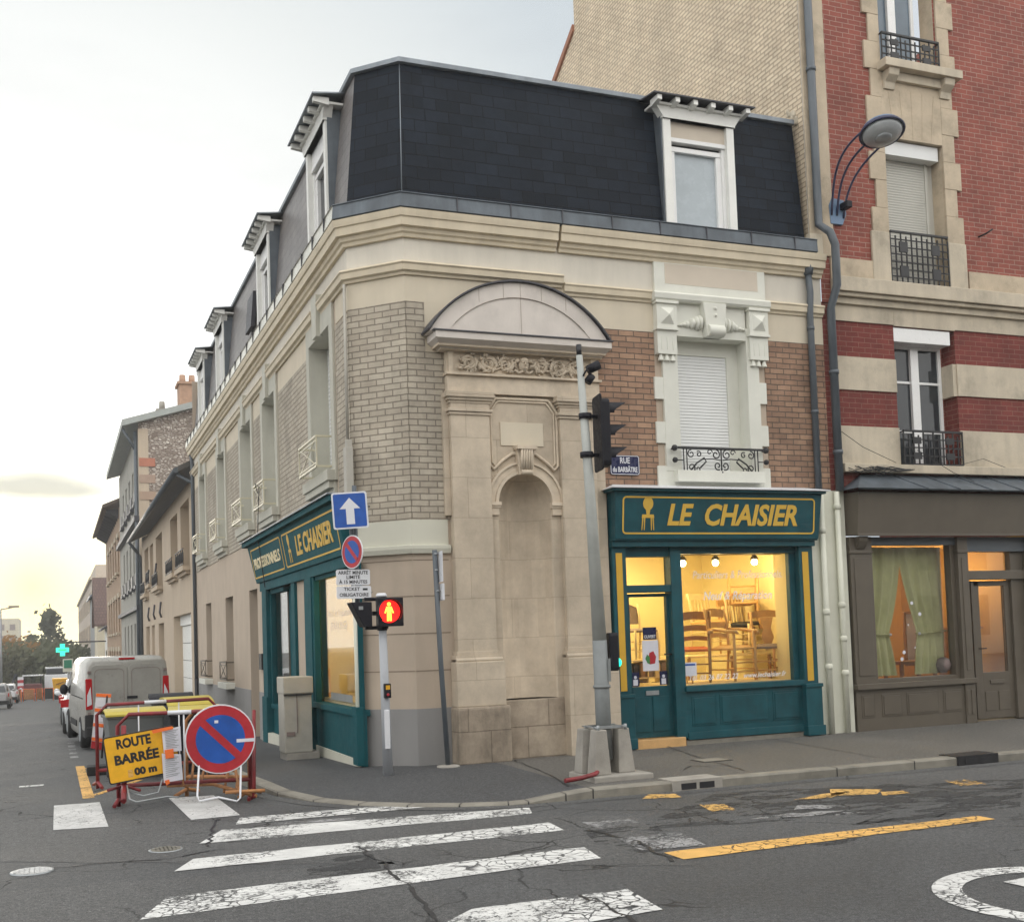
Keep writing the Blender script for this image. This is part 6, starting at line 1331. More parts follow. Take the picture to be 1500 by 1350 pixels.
mb.build('eaves_bracket', M_lead, OB)
# --- small white house, brown roofed house, grey gable house, long pink building
def house(nm, lab, x0, x1, y0, y1, zb, ze, zr, wm, rm, axis='y', wins=(), over=.4):
    t = thing(nm, lab, 'house', (x0, y0, zb)); xm, ym = (x0 + x1) / 2, (y0 + y1) / 2
    mb = MB(); mb.box((x0, y0, zb), (x1, y1, ze))
    if axis == 'y': mb.prism([(x0, y0, ze), (x1, y0, ze), (xm, y0, zr)], [(x0, y1, ze), (x1, y1, ze), (xm, y1, zr)])
    else: mb.prism([(x0, y0, ze), (x0, y1, ze), (x0, ym, zr)], [(x1, y0, ze), (x1, y1, ze), (x1, ym, zr)])
    mb.build('wall', wm, t); mb = MB(); o_ = over
    if axis == 'y':
        for s_ in (-1, 1):
            xe = x0 - o_ if s_ < 0 else x1 + o_; sl_ = (zr - ze) / (xm - x0) * o_
            mb.hexa([(xe, y0 - o_, ze - sl_ + .03), (xm, y0 - o_, zr + .03), (xm, y1, zr + .03), (xe, y1, ze - sl_ + .03), (xe, y0 - o_, ze - sl_ + .2), (xm, y0 - o_, zr + .2), (xm, y1, zr + .2), (xe, y1, ze - sl_ + .2)])
    else:
        for s_ in (-1, 1):
            ye = y0 - o_ if s_ < 0 else y1 + o_; sl_ = (zr - ze) / (ym - y0) * o_
            mb.hexa([(x0 - o_, ye, ze - sl_ + .03), (x1 + o_, ye, ze - sl_ + .03), (x1 + o_, ym, zr + .03), (x0 - o_, ym, zr + .03), (x0 - o_, ye, ze - sl_ + .2), (x1 + o_, ye, ze - sl_ + .2), (x1 + o_, ym, zr + .2), (x0 - o_, ym, zr + .2)])
    mb.build('roof', rm, t)
    for (fx, u0, u1, z0, z1) in wins:
        fr = Fr((x0, 0, 0), (0, 1, 0), (-1, 0, 0)) if fx == 'x' else Fr((0, y0, 0), (1, 0, 0), (0, -1, 0))
        mb = MB(); mb.fbox(fr, u0 - .1, u1 + .1, z0 - .1, z1 + .1, 0, .04); o = mb.build('window', M_quoinl, t); mb = MB(); mb.fbox(fr, u0, u1, z0, z1, .04, .05); mb.build('pane', M_glassu, o)
    return t
M_pk = plain('dusty_pink_render', (.50, .43, .36), .9, .08, .6); M_cr = plain('pale_cream_render', (.55, .50, .38), .9, .08, .6); M_gr = plain('blue_grey_render', (.30, .31, .31), .9, .06, .6)
house('white_cottage', 'small white rendered cottage with a dark canopy, tucked before the brown roofed house', 3.85, 7, 98, 104, -4, 3.3, 4.3, M_white, M_lead, 'y', (('y', 4.4, 5.2, .3, 1.2), ('x', 99.5, 101, .2, 1.4)), .5)
house('brown_roofed_house', 'cream house with a steep brown tiled roof facing the viewer', 3.5, 12, 112, 120, -5, 3.9, 8.2, M_cr, M_roof, 'x', (('y', 4.2, 5.2, .2, 1.8), ('y', 6.5, 7.5, .2, 1.8)), .25)
house('grey_gable_house', 'grey gabled house rising behind the brown tiled roof', 3.5, 9.5, 121, 135, -5, 7.0, 9.2, M_gr, M_zincl, 'y')
LB = thing('long_pink_building', 'long pinkish building with flat parapet glowing at the end of the row', 'building', (3.9, 150, -5))
mb = MB(); mb.box((3.9, 140, -6), (12, 230, 9.6)); mb.box((4.6, 150, 9.6), (12, 200, 12.0)); mb.build('wall', M_pk, LB)
mb = MB(); mb.box((3.6, 139.8, 9.6), (12.1, 230, 9.9)); mb.build('cornice', M_quoinl, LB)
FLB = Fr((3.9, 0, 0), (0, 1, 0), (-1, 0, 0))
for k in range(11):
    for z in (6.2, 2.4, -1.6):
        mb = MB(); mb.fbox(FLB, 142 + 8 * k, 144.5 + 8 * k, z, z + 2.2, 0, .1); o = mb.build('window', M_quoinl, LB); mb = MB(); mb.fbox(FLB, 142.3 + 8 * k, 144.2 + 8 * k, z + .2, z + 2, .1, .11); mb.build('pane', M_seatg, o)
t = thing('apartment_block', 'pale flat roofed apartment block far away at the left edge', 'building', (-11, 300, gz(300))); mb = MB(); mb.box((-22, 300, -12), (-8.4, 320, 9.6)); mb.build('wall', M_cr, t)
mb = MB()
for i in range(5):
    for j in range(5): mb = MB(); mb.box((-20 + 2.4 * i, 299.9, -4 + 2.7 * j), (-18.8 + 2.4 * i, 300, -2.6 + 2.7 * j)); mb.build('window', M_seatg, t)
# the row across the square behind the viewer: it is what the shop windows mirror
for i, (x0, x1, ze, wm, lab) in enumerate(((-34, -20, 7.5, M_cr, 'cream terraced house across the square, seen only in reflections'), (-20, -4, 9, M_pk, 'pinkish terraced house across the square, seen only in reflections'), (-4, 12, 7, M_gr, 'grey terraced house across the square, seen only in reflections'), (12, 30, 9.5, M_cr, 'tall cream terraced house across the square, seen only in reflections'), (30, 52, 8, M_pk, 'wide pink terraced house across the square, seen only in reflections'))):
    t = thing('terraced_house', lab, 'house', (x0, -22, -.1)); mb = MB(); mb.box((x0, -22, -.1), (x1 - .05, -14, ze)); mb.build('wall', wm, t); mb = MB(); mb.prism([(x0, -22, ze), (x0, -13.6, ze), (x0, -18, ze + 2.5)], [(x1 - .05, -22, ze), (x1 - .05, -13.6, ze), (x1 - .05, -18, ze + 2.5)]); mb.build('roof', M_roof, t)
    for a in range(int((x1 - x0) / 3)):
        for z in (.8, 3.9): mb = MB(); mb.box((x0 + 1 + 3 * a, -14, z), (x0 + 2.2 + 3 * a, -13.95, z + 1.9)); mb.build('window', M_seatg, t)
# ================================================================ trees at the end of the street
def leafm(nm, c):
    m = plain(nm, c, .8, .35, .35); t = m.node_tree; o = [n for n in t.nodes if n.type == 'OUTPUT_MATERIAL'][0]; p = [n for n in t.nodes if n.type == 'BSDF_PRINCIPLED'][0]
    tl = t.nodes.new('ShaderNodeBsdfTranslucent'); tl.inputs[0].default_value = (*[x * 1.6 for x in c], 1); ms = t.nodes.new('ShaderNodeMixShader'); ms.inputs[0].default_value = .4; t.links.new(p.outputs[0], ms.inputs[1]); t.links.new(tl.outputs[0], ms.inputs[2]); t.links.new(ms.outputs[0], o.inputs[0]); return m
M_bark = plain('tree_bark', (.08, .06, .045), .9, .2)
def crown(mb, c, r, n, ls, rnd, cone=False):
    cl = []
    for k in range(max(4, n // 45)):
        while True:
            q = V((rnd.uniform(-1, 1), rnd.uniform(-1, 1), rnd.uniform(-1, 1)))
            if q.length < 1: break
        if cone: q.z = rnd.uniform(-1, 1); f = (1 - q.z) / 2 * .95 + .05; q.x *= f; q.y *= f
        cl.append(q)
    for k in range(n):
        q = rnd.choice(cl); s = .26 if not cone else .15
        p = V((c[0] + (q.x + rnd.gauss(0, s)) * r[0], c[1] + (q.y + rnd.gauss(0, s)) * r[1], c[2] + (q.z + rnd.gauss(0, s * .7)) * r[2]))
        a = V((rnd.gauss(0, 1), rnd.gauss(0, 1), rnd.gauss(0, 1))).normalized(); b = a.orthogonal().normalized(); e = a.cross(b); l = ls * rnd.uniform(.5, 1.2)
        mb.face([p - b * l, p + e * l * .6, p + b * l, p - e * l * .6])
def tree(nm, lab, x, y, h, r, m, seed, cone=False, n=1600, ls=.45, tf=.25):
    rnd = random.Random(seed); t = thing(nm, lab, 'tree', (x, y, gz(y)), 'trees closing the end of the side street'); z0 = gz(y) - .3
    mb = MB(); mb.tube([(x, y, z0), (x + .1, y, z0 + h * .4), (x, y, z0 + h * .85)], [r * .09, r * .06, .05], 7)
    for k in range(7): a = rnd.uniform(0, 6.28); hh = h * rnd.uniform(tf, .7); mb.tube([(x, y, z0 + hh), (x + math.cos(a) * r * .6, y + math.sin(a) * r * .6, z0 + hh + h * .12)], [.09, .03], 5)
    mb.build('trunk', M_bark, t); mb = MB(); crown(mb, (x, y, z0 + h * (tf + (1 - tf) / 2)), (r, r, h * (1 - tf) / 2), n, ls, rnd, cone); mb.build('crown', m, t)
L1, L2, L3, L4 = leafm('dark_conifer_leaves', (.09, .10, .06)), leafm('green_leaves', (.11, .12, .07)), leafm('autumn_leaves', (.30, .17, .06)), leafm('olive_leaves', (.12, .12, .07))
tree('conifer', 'tall conifer with a ragged pointed crown in front of the evening glow', at(73, 940, 180).x, 180, 11.6, 3.4, L1, 1, True, 2200, .5, .1)
tree('small_conifer', 'shorter thin conifer left of the tall one', at(45, 940, 185).x, 185, 8.4, 1.8, L1, 2, True, 900, .5, .1)
for i, (px, Y, h, r, mm, lab) in enumerate(((60, 150, 6.6, 4.6, L2, 'broad dark tree below the tall conifer'), (92, 140, 5.6, 3.6, L2, 'round tree behind the green pharmacy cross'), (32, 150, 6.4, 4.2, L4, 'olive coloured tree right of the orange one'), (9, 140, 6.8, 3.0, L3, 'orange autumn tree at the left edge'), (20, 128, 5.4, 2.6, L4, 'low green tree behind the striped marker'), (104, 150, 6.0, 3.2, L1, 'dark tree beside the long pink building'), (-6, 170, 7.6, 5.0, L4, 'big tree cut by the left edge'), (75, 128, 5.0, 2.6, L2, 'low bush behind the white truck'))):
    tree('broadleaf_tree', lab, at(px, 960, Y).x, Y, h, r, mm, 20 + i, False, 2400, .34, .12)
# ================================================================ vehicles
def wheel(t, x, y, z, r, w=.2):
    mb = MB(); mb.lathe((x, y, z), [(r * .86, -w / 2), (r, -w / 2 + .03), (r, w / 2 - .03), (r * .86, w / 2)], 20, ax=(1, 0, 0)); o = mb.build('wheel', M_rub, t); mb = MB(); mb.lathe((x, y, z), [(r * .6, -w / 2 - .005), (r * .55, w / 2 + .005)], 14, ax=(1, 0, 0)); mb.build('rim', M_galv, o)
M_carw = plain('white_car_paint', (.72, .74, .76), .25, .03, coat=.5); M_vanp = plain('silver_beige_van_paint', (.34, .33, .30), .35, .1, 3, coat=.4, dirt=.15); M_card = plain('silver_car_paint', (.40, .40, .40), .3, .03, coat=.5); M_tail = plain('red_tail_light', (.45, .01, .015), .2, .05); M_cglass = plain('car_glass', (.05, .055, .06), .06, 0)
def car(nm, lab, x, y, paint, L=4.1, W=1.72, Hh=1.45, fwd=1, grp='cars parked along the side street', rz=0):
    """rear faces -Y when fwd=1"""
    z = -.1 + gz(y); t = thing(nm, lab, 'car', (0, 0, 0), grp); hw = W / 2
    st = [(0, .45, .85, .72), (.12, .30, .95, .85), (.6, .26, 1.0, .97), (1.4, .25, .97, 1.0), (2.6, .25, .93, 1.0), (3.3, .28, .86, .97), (3.9, .3, .72, .88), (L, .4, .58, .72)]
    mb = MB(); mb.rings([[(s * hw * wf, yy, zz) for s, zz in ((-1, a), (-1.0, (a + b) / 2), (-.93, b), (.93, b), (1.0, (a + b) / 2), (1, a))] for yy, a, b, wf in st], 0, True); mb.build('body', paint, t)
    ys = [(.22, .95, .80), (.55, Hh - .03, .72), (1.3, Hh, .72), (2.1, Hh - .05, .72), (3.05, .93, .82)]
    cab = [[(s * hw * w_, yy, zz) for s, zz in ((-1.12 if 0 else -1.1, .9), (-1, h - .03), (-.8, h), (.8, h), (1, h - .03), (1.1, .9))] for yy, h, w_ in ys]
    mb = MB(); mb.rings(cab, 0, True); mb.build('cabin', paint, t)
    mb = MB(); mb.faces([(-hw * .72, .25, .98), (hw * .72, .25, .98), (hw * .62, .48, Hh - .12), (-hw * .62, .48, Hh - .12)], [(0, 1, 2, 3)])
    mb.faces([(v[0], v[1] - .06, v[2]) for v in [(-hw * .72, .25, .98), (hw * .72, .25, .98), (hw * .62, .48, Hh - .12), (-hw * .62, .48, Hh - .12)]], [(0, 1, 2, 3)]); mb.build('rear_window', M_cglass, t)
    for s in (-1, 1):
        mb = MB(); mb.faces([(s * hw * .90, .6, .96), (s * hw * .90, 2.8, .95), (s * hw * .80, 2.1, Hh - .12), (s * hw * .80, .75, Hh - .12)], [(0, 1, 2, 3)]); mb.build('side_window', M_cglass, t)
        mb = MB(); mb.box((s * hw * .96 - .08, -.01, .72), (s * hw * .96 - .02 if s > 0 else s * hw * .8, .12, .92)); mb.build('tail_light' if fwd > 0 else 'headlight', M_tail if fwd > 0 else M_signw, t, bevel=.01)
        mb = MB(); mb.ball((s * (hw + .1), 2.75, 1.0), (.1, .06, .07)); mb.build('wing_mirror', paint, t)
        for yy in (.75, 3.3): wheel(t, s * (hw - .1), yy, .31, .31)
    mb = MB(); mb.box((-hw * .9, -.06, .28), (hw * .9, .1, .5)); mb.build('bumper', M_rub if fwd > 0 else paint, t, bevel=.03); mb = MB(); mb.box((-.25, -.07, .5), (.25, -.05, .6)); mb.build('number_plate', M_paper, t)
    t.location = (x, y, z); t.rotation_euler = (0, 0, rz); return t
# the van
vx0, vx1, vy = .50, 2.10, 23.9; vz = -.1 + gz(vy); VH, VL = 1.80, 4.8; xm = (vx0 + vx1) / 2; hw = (vx1 - vx0) / 2
VN = thing('delivery_van', 'silver beige delivery van parked with blank rear doors towards the viewer', 'van', (0, 0, 0))
st = [(0, .30, 1.74, 1.0), (.12, .24, 1.80, 1.02), (1.5, .22, 1.82, 1.02), (3.0, .22, 1.80, 1.02), (3.5, .22, 1.66, 1.0), (4.05, .24, 1.12, .98), (4.6, .28, .90, .92), (VL, .34, .7, .8)]
mb = MB(); mb.rings([[(s * hw * wf * k, yy, zz) for s, k, zz in ((-1, .96, a), (-1, 1, a + .2), (-1, 1.0, a + (b - a) * .55), (-1, .93, b - .12), (-1, .82, b), (1, .82, b), (1, .93, b - .12), (1, 1.0, a + (b - a) * .55), (1, 1, a + .2), (1, .96, a))] for yy, a, b, wf in st], 0, False); mb.build('body', M_vanp, VN, bevel=.03, smooth=True)
for s in (-1, 1):
    mb = MB(); a, b = (s * hw * .86, s * .012); a, b = min(a, b), max(a, b); fv = Fr((0, -.004, 0), (1, 0, 0), (0, -1, 0)); pts = rrect(a, b, .42, 1.66, .1)
    mb.fprism(fv, pts, -.01, .012); o = mb.build('rear_door', M_vanp, VN, bevel=.006); mb = MB(); frame_band(mb, fv, min(s * hw * .78, s * .07), max(s * hw * .78, s * .07), .88, 1.58, .09, .008, .012, .016); mb.build('pressed_panel', M_seatg, o)
    mb = MB(); lx = s * hw * .985; mb.hexa([(lx - .13 * (s > 0), -.02, .80), (lx + .13 * (s < 0), -.02, .80), (lx + .13 * (s < 0), .1, .80), (lx - .13 * (s > 0), .1, .80), (lx - .12 * (s > 0), -.018, 1.40), (lx + .12 * (s < 0), -.018, 1.40), (lx + .12 * (s < 0), .1, 1.40), (lx - .12 * (s > 0), .1, 1.40)]); o = mb.build('tail_light', M_tail, VN, bevel=.01)
    mb = MB(); mb.fprism(fv, [(lx - s * .11, .90), (lx - s * .02, .86), (lx - s * .025, 1.08), (lx - s * .09, 1.24)], .012, .024); mb.build('clear_lens', M_signw, o)
    mb = MB(); mb.faces([(s * (hw * 1.025), 3.1, 1.02), (s * hw * 1.02, 3.95, 1.02), (s * hw * .99, 3.5, 1.5), (s * hw * .99, 3.1, 1.52)], [(0, 1, 2, 3)]); mb.build('side_window', M_cglass, VN)
    mb = MB(); mb.box((s * hw * 1.02 - .008, .3, 1.0), (s * hw * 1.02 + .008, 2.8, 1.02)); mb.box((s * hw * 1.03 - .01, 1.6, .4), (s * hw * 1.03 + .01, 3.0, .52)); mb.build('side_trim', M_rub, VN)
    mb = MB(); mb.ball((s * (hw + .10), 3.75, 1.1), (.09, .05, .12)); mb.build('wing_mirror', M_black, VN)
    for yy in (.85, 3.9): wheel(VN, s * (hw - .08), yy, .33, .33, .22)
mb = MB(); mb.box((-hw * .99, -.09, .26), (hw * .99, .12, .46)); mb.box((-hw * 1.01, -.05, .24), (-hw * .80, .55, .70)); mb.box((hw * .80, -.05, .24), (hw * 1.01, .55, .70)); mb.build('bumper', M_rub, VN, bevel=.03)
mb = MB(); mb.box((-.02, -.035, .98), (.18, -.01, 1.03)); mb.build('door_handle', M_black, VN, bevel=.006); mb = MB(); mb.box((-.62, -.03, .62), (-.2, -.012, .72)); mb.build('number_plate', M_paper, VN)
for s in (-1, 1):
    for z in (.7, 1.5): mb = MB(); mb.box((s * hw * .9 - .03, -.03, z), (s * hw * .9 + .03, -.005, z + .05)); mb.build('hinge', M_seatg, VN)
mb = MB(); mb.box((-.16, -.0, 1.755), (.14, .06, 1.79)); mb.build('brake_light', M_tail, VN)
VN.location = (xm, vy, vz); VN.rotation_euler = (0, 0, R(4))
c1 = car('parked_car', 'white hatchback parked directly in front of the van', .98, 31.5, M_carw)
car('parked_car', 'silver car second in the row beyond the van', .95, 38.5, M_card); car('parked_car', 'white car third in the row beyond the van', .95, 46, M_carw)
car('parked_car', 'white car with raked windscreen coming up the left side of the street', at(8, 1010, 92).x, 92, M_carw, grp='cars on the left side of the street'); car('parked_car', 'grey car cut by the left edge of the photo', at(-9, 1010, 72).x, 72, M_card, grp='cars on the left side of the street')
# works site far down the street
def farY(px, py, Y): p = at(px, py, Y); return p
Yw = 112; gw = -.1 + gz(Yw)
t = thing('tipper_truck', 'white works truck standing at the roadworks', 'truck', (.4, Yw, gw)); x0 = at(65, 985, Yw).x
mb = MB(); mb.box((x0, Yw, gw + .6), (x0 + 2.1, Yw + 2, gw + 2.2)); mb.build('cab', M_carw, t, bevel=.1); mb = MB(); mb.box((x0, Yw + 1.9, gw + 1.1), (x0 + 2.2, Yw + 7, gw + 1.7)); mb.build('load_bed', M_carw, t); mb = MB(); mb.box((x0 + .15, Yw - .05, gw + 2.2), (x0 + 1.8, Yw + 1.6, gw + 2.75)); mb.build('roof_box', M_cglass, t, bevel=.1)
mb = MB(); mb.box((x0 + .1, Yw - .02, gw + 2.72), (x0 + 1.9, Yw + 1.7, gw + 2.85)); mb.build('cab_roof', M_carw, t)
for x in (x0 + .1, x0 + 1.9): wheel(t, x, Yw + .8, gw + .5, .5, .3); wheel(t, x, Yw + 5.6, gw + .5, .5, .3)
t = thing('skip_container', 'orange-yellow steel skip beside the white works truck', 'skip', (1, 104, gw)); xa, xb = at(76, 990, 104).x, at(99, 990, 104).x; g1 = -.1 + gz(104)
mb = MB(); mb.hexa([(xa + .15, 104, g1 + .5), (xb - .1, 104, g1 + .5), (xb - .1, 107, g1 + .5), (xa + .15, 107, g1 + .5), (xa, 103.8, g1 + 1.75), (xb, 103.8, g1 + 1.75), (xb, 107.2, g1 + 1.75), (xa, 107.2, g1 + 1.75)]); mb.build('hopper', M_signy, t, bevel=.03); mb = MB(); mb.hexa([(xa + .3, 103.85, g1 + 1.2), (xb - .3, 103.82, g1 + 1.42), (xb - .3, 103.9, g1 + 1.42), (xa + .3, 103.9, g1 + 1.2), (xa + .3, 103.83, g1 + 1.3), (xb - .3, 103.78, g1 + 1.5), (xb - .3, 103.9, g1 + 1.5), (xa + .3, 103.9, g1 + 1.3)]); mb.build('rib', M_rust, t)
mb = MB(); mb.box((xa + .2, 104, g1), (xb - .2, 106.8, g1 + .5)); mb.build('base_frame', M_rub, t)
t = thing('mini_excavator', 'dark red mini excavator with a canopy working on the road', 'excavator', (-2, 110, gw)); xe = at(47, 990, 110).x; g2 = -.1 + gz(110)
mb = MB(); mb.box((xe - .9, 110, g2 + .6), (xe + .8, 112, g2 + 1.4)); mb.build('engine_body', plain('dark_red_machine', (.12, .03, .03), .6, .2), t, bevel=.08)
mb = MB(); mb.box((xe - .8, 110, g2 + 2.1), (xe + .9, 111.6, g2 + 2.2)); mb.build('canopy', M_carw, t)
for x in (xe - .7, xe + .7): mb = MB(); mb.tube([(x, 110.2, g2 + 1.3), (x, 110.2, g2 + 2.1)], .05, 6); mb.build('canopy_post', M_black, t)
for x in (xe - .8, xe + .5): mb = MB(); mb.box((x, 109.8, g2), (x + .35, 112.3, g2 + .55)); mb.build('track', M_rub, t, bevel=.1)
mb = MB(); mb.tube([(xe - .9, 110, g2 + 1.1), (xe - 1.3, 109, g2 + 2.3), (xe - 1.6, 108.4, g2 + 1.4), (xe - 1.6, 108.2, g2 + .5)], [.14, .12, .1, .14], 8); mb.build('boom', M_black, t)
t = thing('striped_marker', 'red and white striped marker board at the left of the roadworks', 'marker', (at(30, 990, 105).x, 105, g1)); xk = at(30, 990, 105).x
mb = MB(); mb.tube([(xk, 105, g1), (xk, 105, g1 + 1.6)], .04, 6); mb.build('post', M_galv, t)
for k in range(5): mb = MB(); mb.box((xk - .23, 104.95, g1 + .75 + .25 * k), (xk + .23, 104.99, g1 + 1.0 + .25 * k)); mb.build('stripe_board', M_redw if k % 2 else M_signw, t)
for i, (p0_, p1_, Y) in enumerate(((22, 33, 100), (34, 52, 101), (53, 64, 101), (65, 80, 100))):
    a, b = at(p0_, 1010, Y).x, at(p1_, 1010, Y).x; g3 = -.1 + gz(Y); t = thing('site_barrier', ['orange mesh barrier at the left end of the roadworks fence', 'orange mesh barrier below the mini excavator', 'orange mesh barrier left of the skip', 'dark barrier under the orange-yellow skip'][i], 'barrier', (a, Y, g3), 'barriers closing the roadworks')
    mb = MB(); mb.tube([(a, Y, g3), (a, Y, g3 + 1), (b - .1, Y, g3 + 1), (b - .1, Y, g3)], .035, 6); mb.build('frame', M_orange, t)
    mb = MB(); n = 9
    for k in range(1, n): x = a + (b - .1 - a) * k / n; mb.box((x - .04, Y - .01, g3 + .15), (x + .04, Y + .01, g3 + 1))
    for z in (.2, .5, .8): mb.box((a, Y - .012, g3 + z), (b - .1, Y + .012, g3 + z + .1))
    mb.build('mesh_panel', M_rust if i < 3 else M_rub, t)
# pharmacy cross and green sign
xc = at(91.5, 951.5, 100); t = thing('pharmacy_cross', 'glowing green pharmacy cross hanging over the pavement', 'illuminated sign', tuple(xc))
def plus(mb, c, s, w_, d0, d1):
    fr = Fr((0, c.y, 0), (1, 0, 0), (0, -1, 0)); mb.fprism(fr, [(c.x - w_, c.z - s), (c.x + w_, c.z - s), (c.x + w_, c.z - w_), (c.x + s, c.z - w_), (c.x + s, c.z + w_), (c.x + w_, c.z + w_), (c.x + w_, c.z + s), (c.x - w_, c.z + s), (c.x - w_, c.z + w_), (c.x - s, c.z + w_), (c.x - s, c.z - w_), (c.x - w_, c.z - w_)], d0, d1)
mb = MB(); plus(mb, xc, .52, .2, -.1, .1); mb.build('case', M_black, t); mb = MB(); plus(mb, xc, .50, .19, .1, .12); o = mb.build('lit_face', E_cross, t); mb = MB(); mb.box((xc.x - .3, xc.y - .14, xc.z - .06), (xc.x + .3, xc.y - .12, xc.z + .06)); mb.build('lit_core', E_crossg, o)
mb = MB(); mb.tube([xc + V((.3, 0, .6)), V((3.8, 100, xc.z + .6))], .05, 6); mb.build('bracket', M_black, t)
xs = at(99.5, 972, 84); t = thing('green_street_sign', 'green and white framed sign under the pharmacy cross', 'sign', (xs.x, xs.y, gz(84))); mb = MB(); mb.box((xs.x - .33, 84, xs.z - .55), (xs.x + .33, 84.08, xs.z + .35)); mb.build('panel', M_pipew, t, bevel=.02); mb = MB(); mb.box((xs.x - .25, 83.98, xs.z - .28), (xs.x + .25, 84.0, xs.z + .27)); mb.build('green_face', plain('sign_green', (.02, .22, .13), .4, 0), t); mb = MB(); mb.tube([(xs.x, 84.05, gz(84) - .1), (xs.x, 84.05, xs.z)], .05, 6); mb.build('post', M_galv, t)
for i, (px, Y, top, lab) in enumerate(((2, 88, 1120, 'thin street lamp post at the left edge beyond the white car'),)):
    p = at(px, 975, Y); t = thing('lamp_post', lab, 'lamp post', (p.x, Y, gz(Y))); mb = MB(); mb.tube([(p.x, Y, gz(Y) - .1), (p.x, Y, 4.6)], [.09, .05], 7); mb.build('pole', M_galv, t); mb = MB(); mb.tube([(p.x, Y, 4.6), (p.x + .9, Y, 4.75)], .04, 6); mb.box((p.x + .5, Y - .1, 4.72), (p.x + 1.2, Y + .1, 4.85)); mb.build('lamp_head', M_conc, t)

# ================================================================ bins, barriers, signs at the corner
def bin_(x, y, rz, lab, body, w_=.62, open_=0.0, h=.88, lidm=M_binl):
    t = thing('wheelie_bin', lab, 'bin', (0, 0, 0), 'wheelie bins behind the road signs'); a = w_ / 2
    mb = MB(); mb.hexa([(-a * .82, -.26, .08), (a * .82, -.26, .08), (a * .82, .22, .08), (-a * .82, .22, .08), (-a, -.33, h), (a, -.33, h), (a, .33, h), (-a, .33, h)]); mb.box((-a - .02, -.35, h - .05), (a + .02, .35, h)); mb.build('body', body, t, bevel=.02)
    mb = MB(); n = 8
    rs = [[(-a - .03, -.37 + .74 * k / n, h + .01 + .07 * math.sin(math.pi * k / n) ** .6 + open_ * k / n) for k in range(n + 1)], [(a + .03, -.37 + .74 * k / n, h + .01 + .07 * math.sin(math.pi * k / n) ** .6 + open_ * k / n) for k in range(n + 1)]]
    for k in range(n): p, q, r_, s_ = rs[0][k], rs[1][k], rs[1][k + 1], rs[0][k + 1]; mb.hexa([(v[0], v[1], v[2] - .025) for v in (p, q, r_, s_)] + [p, q, r_, s_])
    mb.build('lid', lidm, t)
    mb = MB(); mb.tube([(-a * .8, .36, h - .02), (-a * .8, .44, h + .02), (a * .8, .44, h + .02), (a * .8, .36, h - .02)], .018, 6); mb.build('handle', M_black, t)
    for s in (-1, 1): mb = MB(); mb.lathe((s * a * .8, .25, .1), [(.1, -.03), (.1, .03)], 14, ax=(1, 0, 0)); mb.build('wheel', M_rub, t)
    t.location = (x, y, -.1 + gz(y)); t.rotation_euler = (0, 0, rz)
bin_(.97, 16.7, R(4), 'grey wheelie bin with closed yellow lid nearest the road', M_bing, .74)
bin_(1.72, 16.1, R(-6), 'black wheelie bin with yellow lid beside the grey one', M_black, .60, h=.88)
bin_(1.75, 17.3, R(5), 'black wheelie bin with raised yellow lid behind the others', M_black, .60, .06, .95); bin_(1.6, 18.1, R(-3), 'rearmost wheelie bin with a dark lid', M_bing, .58, .03, 1.02, M_black)
gR = 'crowd barriers round the corner works'
def barrier(lab, p0, p1, z0, h, m1, m2, band=True, nb=0, lean=0):
    t = thing('crowd_barrier', lab, 'barrier', (p0[0], p0[1], z0), gR); a, b = V((*p0, z0)), V((*p1, z0)); up = V((lean, 0, h)); d = (b - a).normalized()
    mb = MB(); r = .022; cr = .12
    mb.tube([a, a + up * (1 - cr / h), a + up + d * cr, b + up - d * cr, b + up * (1 - cr / h), b], r, 8); mb.tube([a + V((0, 0, .22)), b + V((0, 0, .22))], r, 8); fr_ = mb.build('frame', m1, t)
    if band: mb = MB(); mb.tube([a + up + d * ((b - a).length * .38), a + up + d * ((b - a).length * .56)], r + .003, 8); mb.build('white_sleeve', M_signw, t)
    for k in range(nb): mb = MB(); p = a.lerp(b, (k + 1) / (nb + 1)); mb.tube([p + V((0, 0, .22)), p + up], .009, 6); mb.build('rail', m2, t)
    for p in (a, b):
        n = V((-d.y, d.x, 0)); mb = MB(); mb.tube([p - n * .22 + V((0, 0, .03)), p + V((0, 0, .08)), p + n * .22 + V((0, 0, .03))], r, 6); mb.build('foot', m1, t)
barrier('red and white crowd barrier behind the yellow road sign', (.60, 13.1), (1.95, 12.75), -.1, .98, M_red, M_signw, True, 1)
barrier('red and white crowd barrier standing among the wheelie bins', (.45, 15.1), (1.95, 15.4), -.12, 1.02, M_red, M_signw, True, 2)
barrier('cream and orange crowd barrier end beside the round sign', (1.35, 13.5), (1.97, 12.95), -.1, .96, M_rust, M_rust, False, 2)
t = thing('fallen_fence', 'orange tubular fence lying on its side behind the round sign', 'barrier', (1.5, 12.9, -.1), gR)
P3 = lambda px, py, Y: at(px, py, Y)
mb = MB(); mb.tube([P3(245, 1150, 13.2), P3(312, 1148, 13.0), P3(375, 1165, 12.5)], .022, 6); mb.tube([P3(270, 1100, 13.3), P3(300, 1125, 13.1), P3(345, 1128, 12.9), P3(352, 1162, 12.6)], .022, 6); mb.tube([P3(330, 1160, 12.5), P3(388, 1157, 12.5)], .02, 6); mb.build('frame', M_rust, t)
for a, b in (((272, 1100), (268, 1150)), ((284, 1112), (280, 1148)), ((300, 1122), (293, 1150)), ((334, 1128), (328, 1160)), ((349, 1135), (345, 1162))): mb = MB(); mb.tube([P3(*a, 13.1), P3(*b, 12.9)], .014, 6); mb.build('rail', M_rust, t)
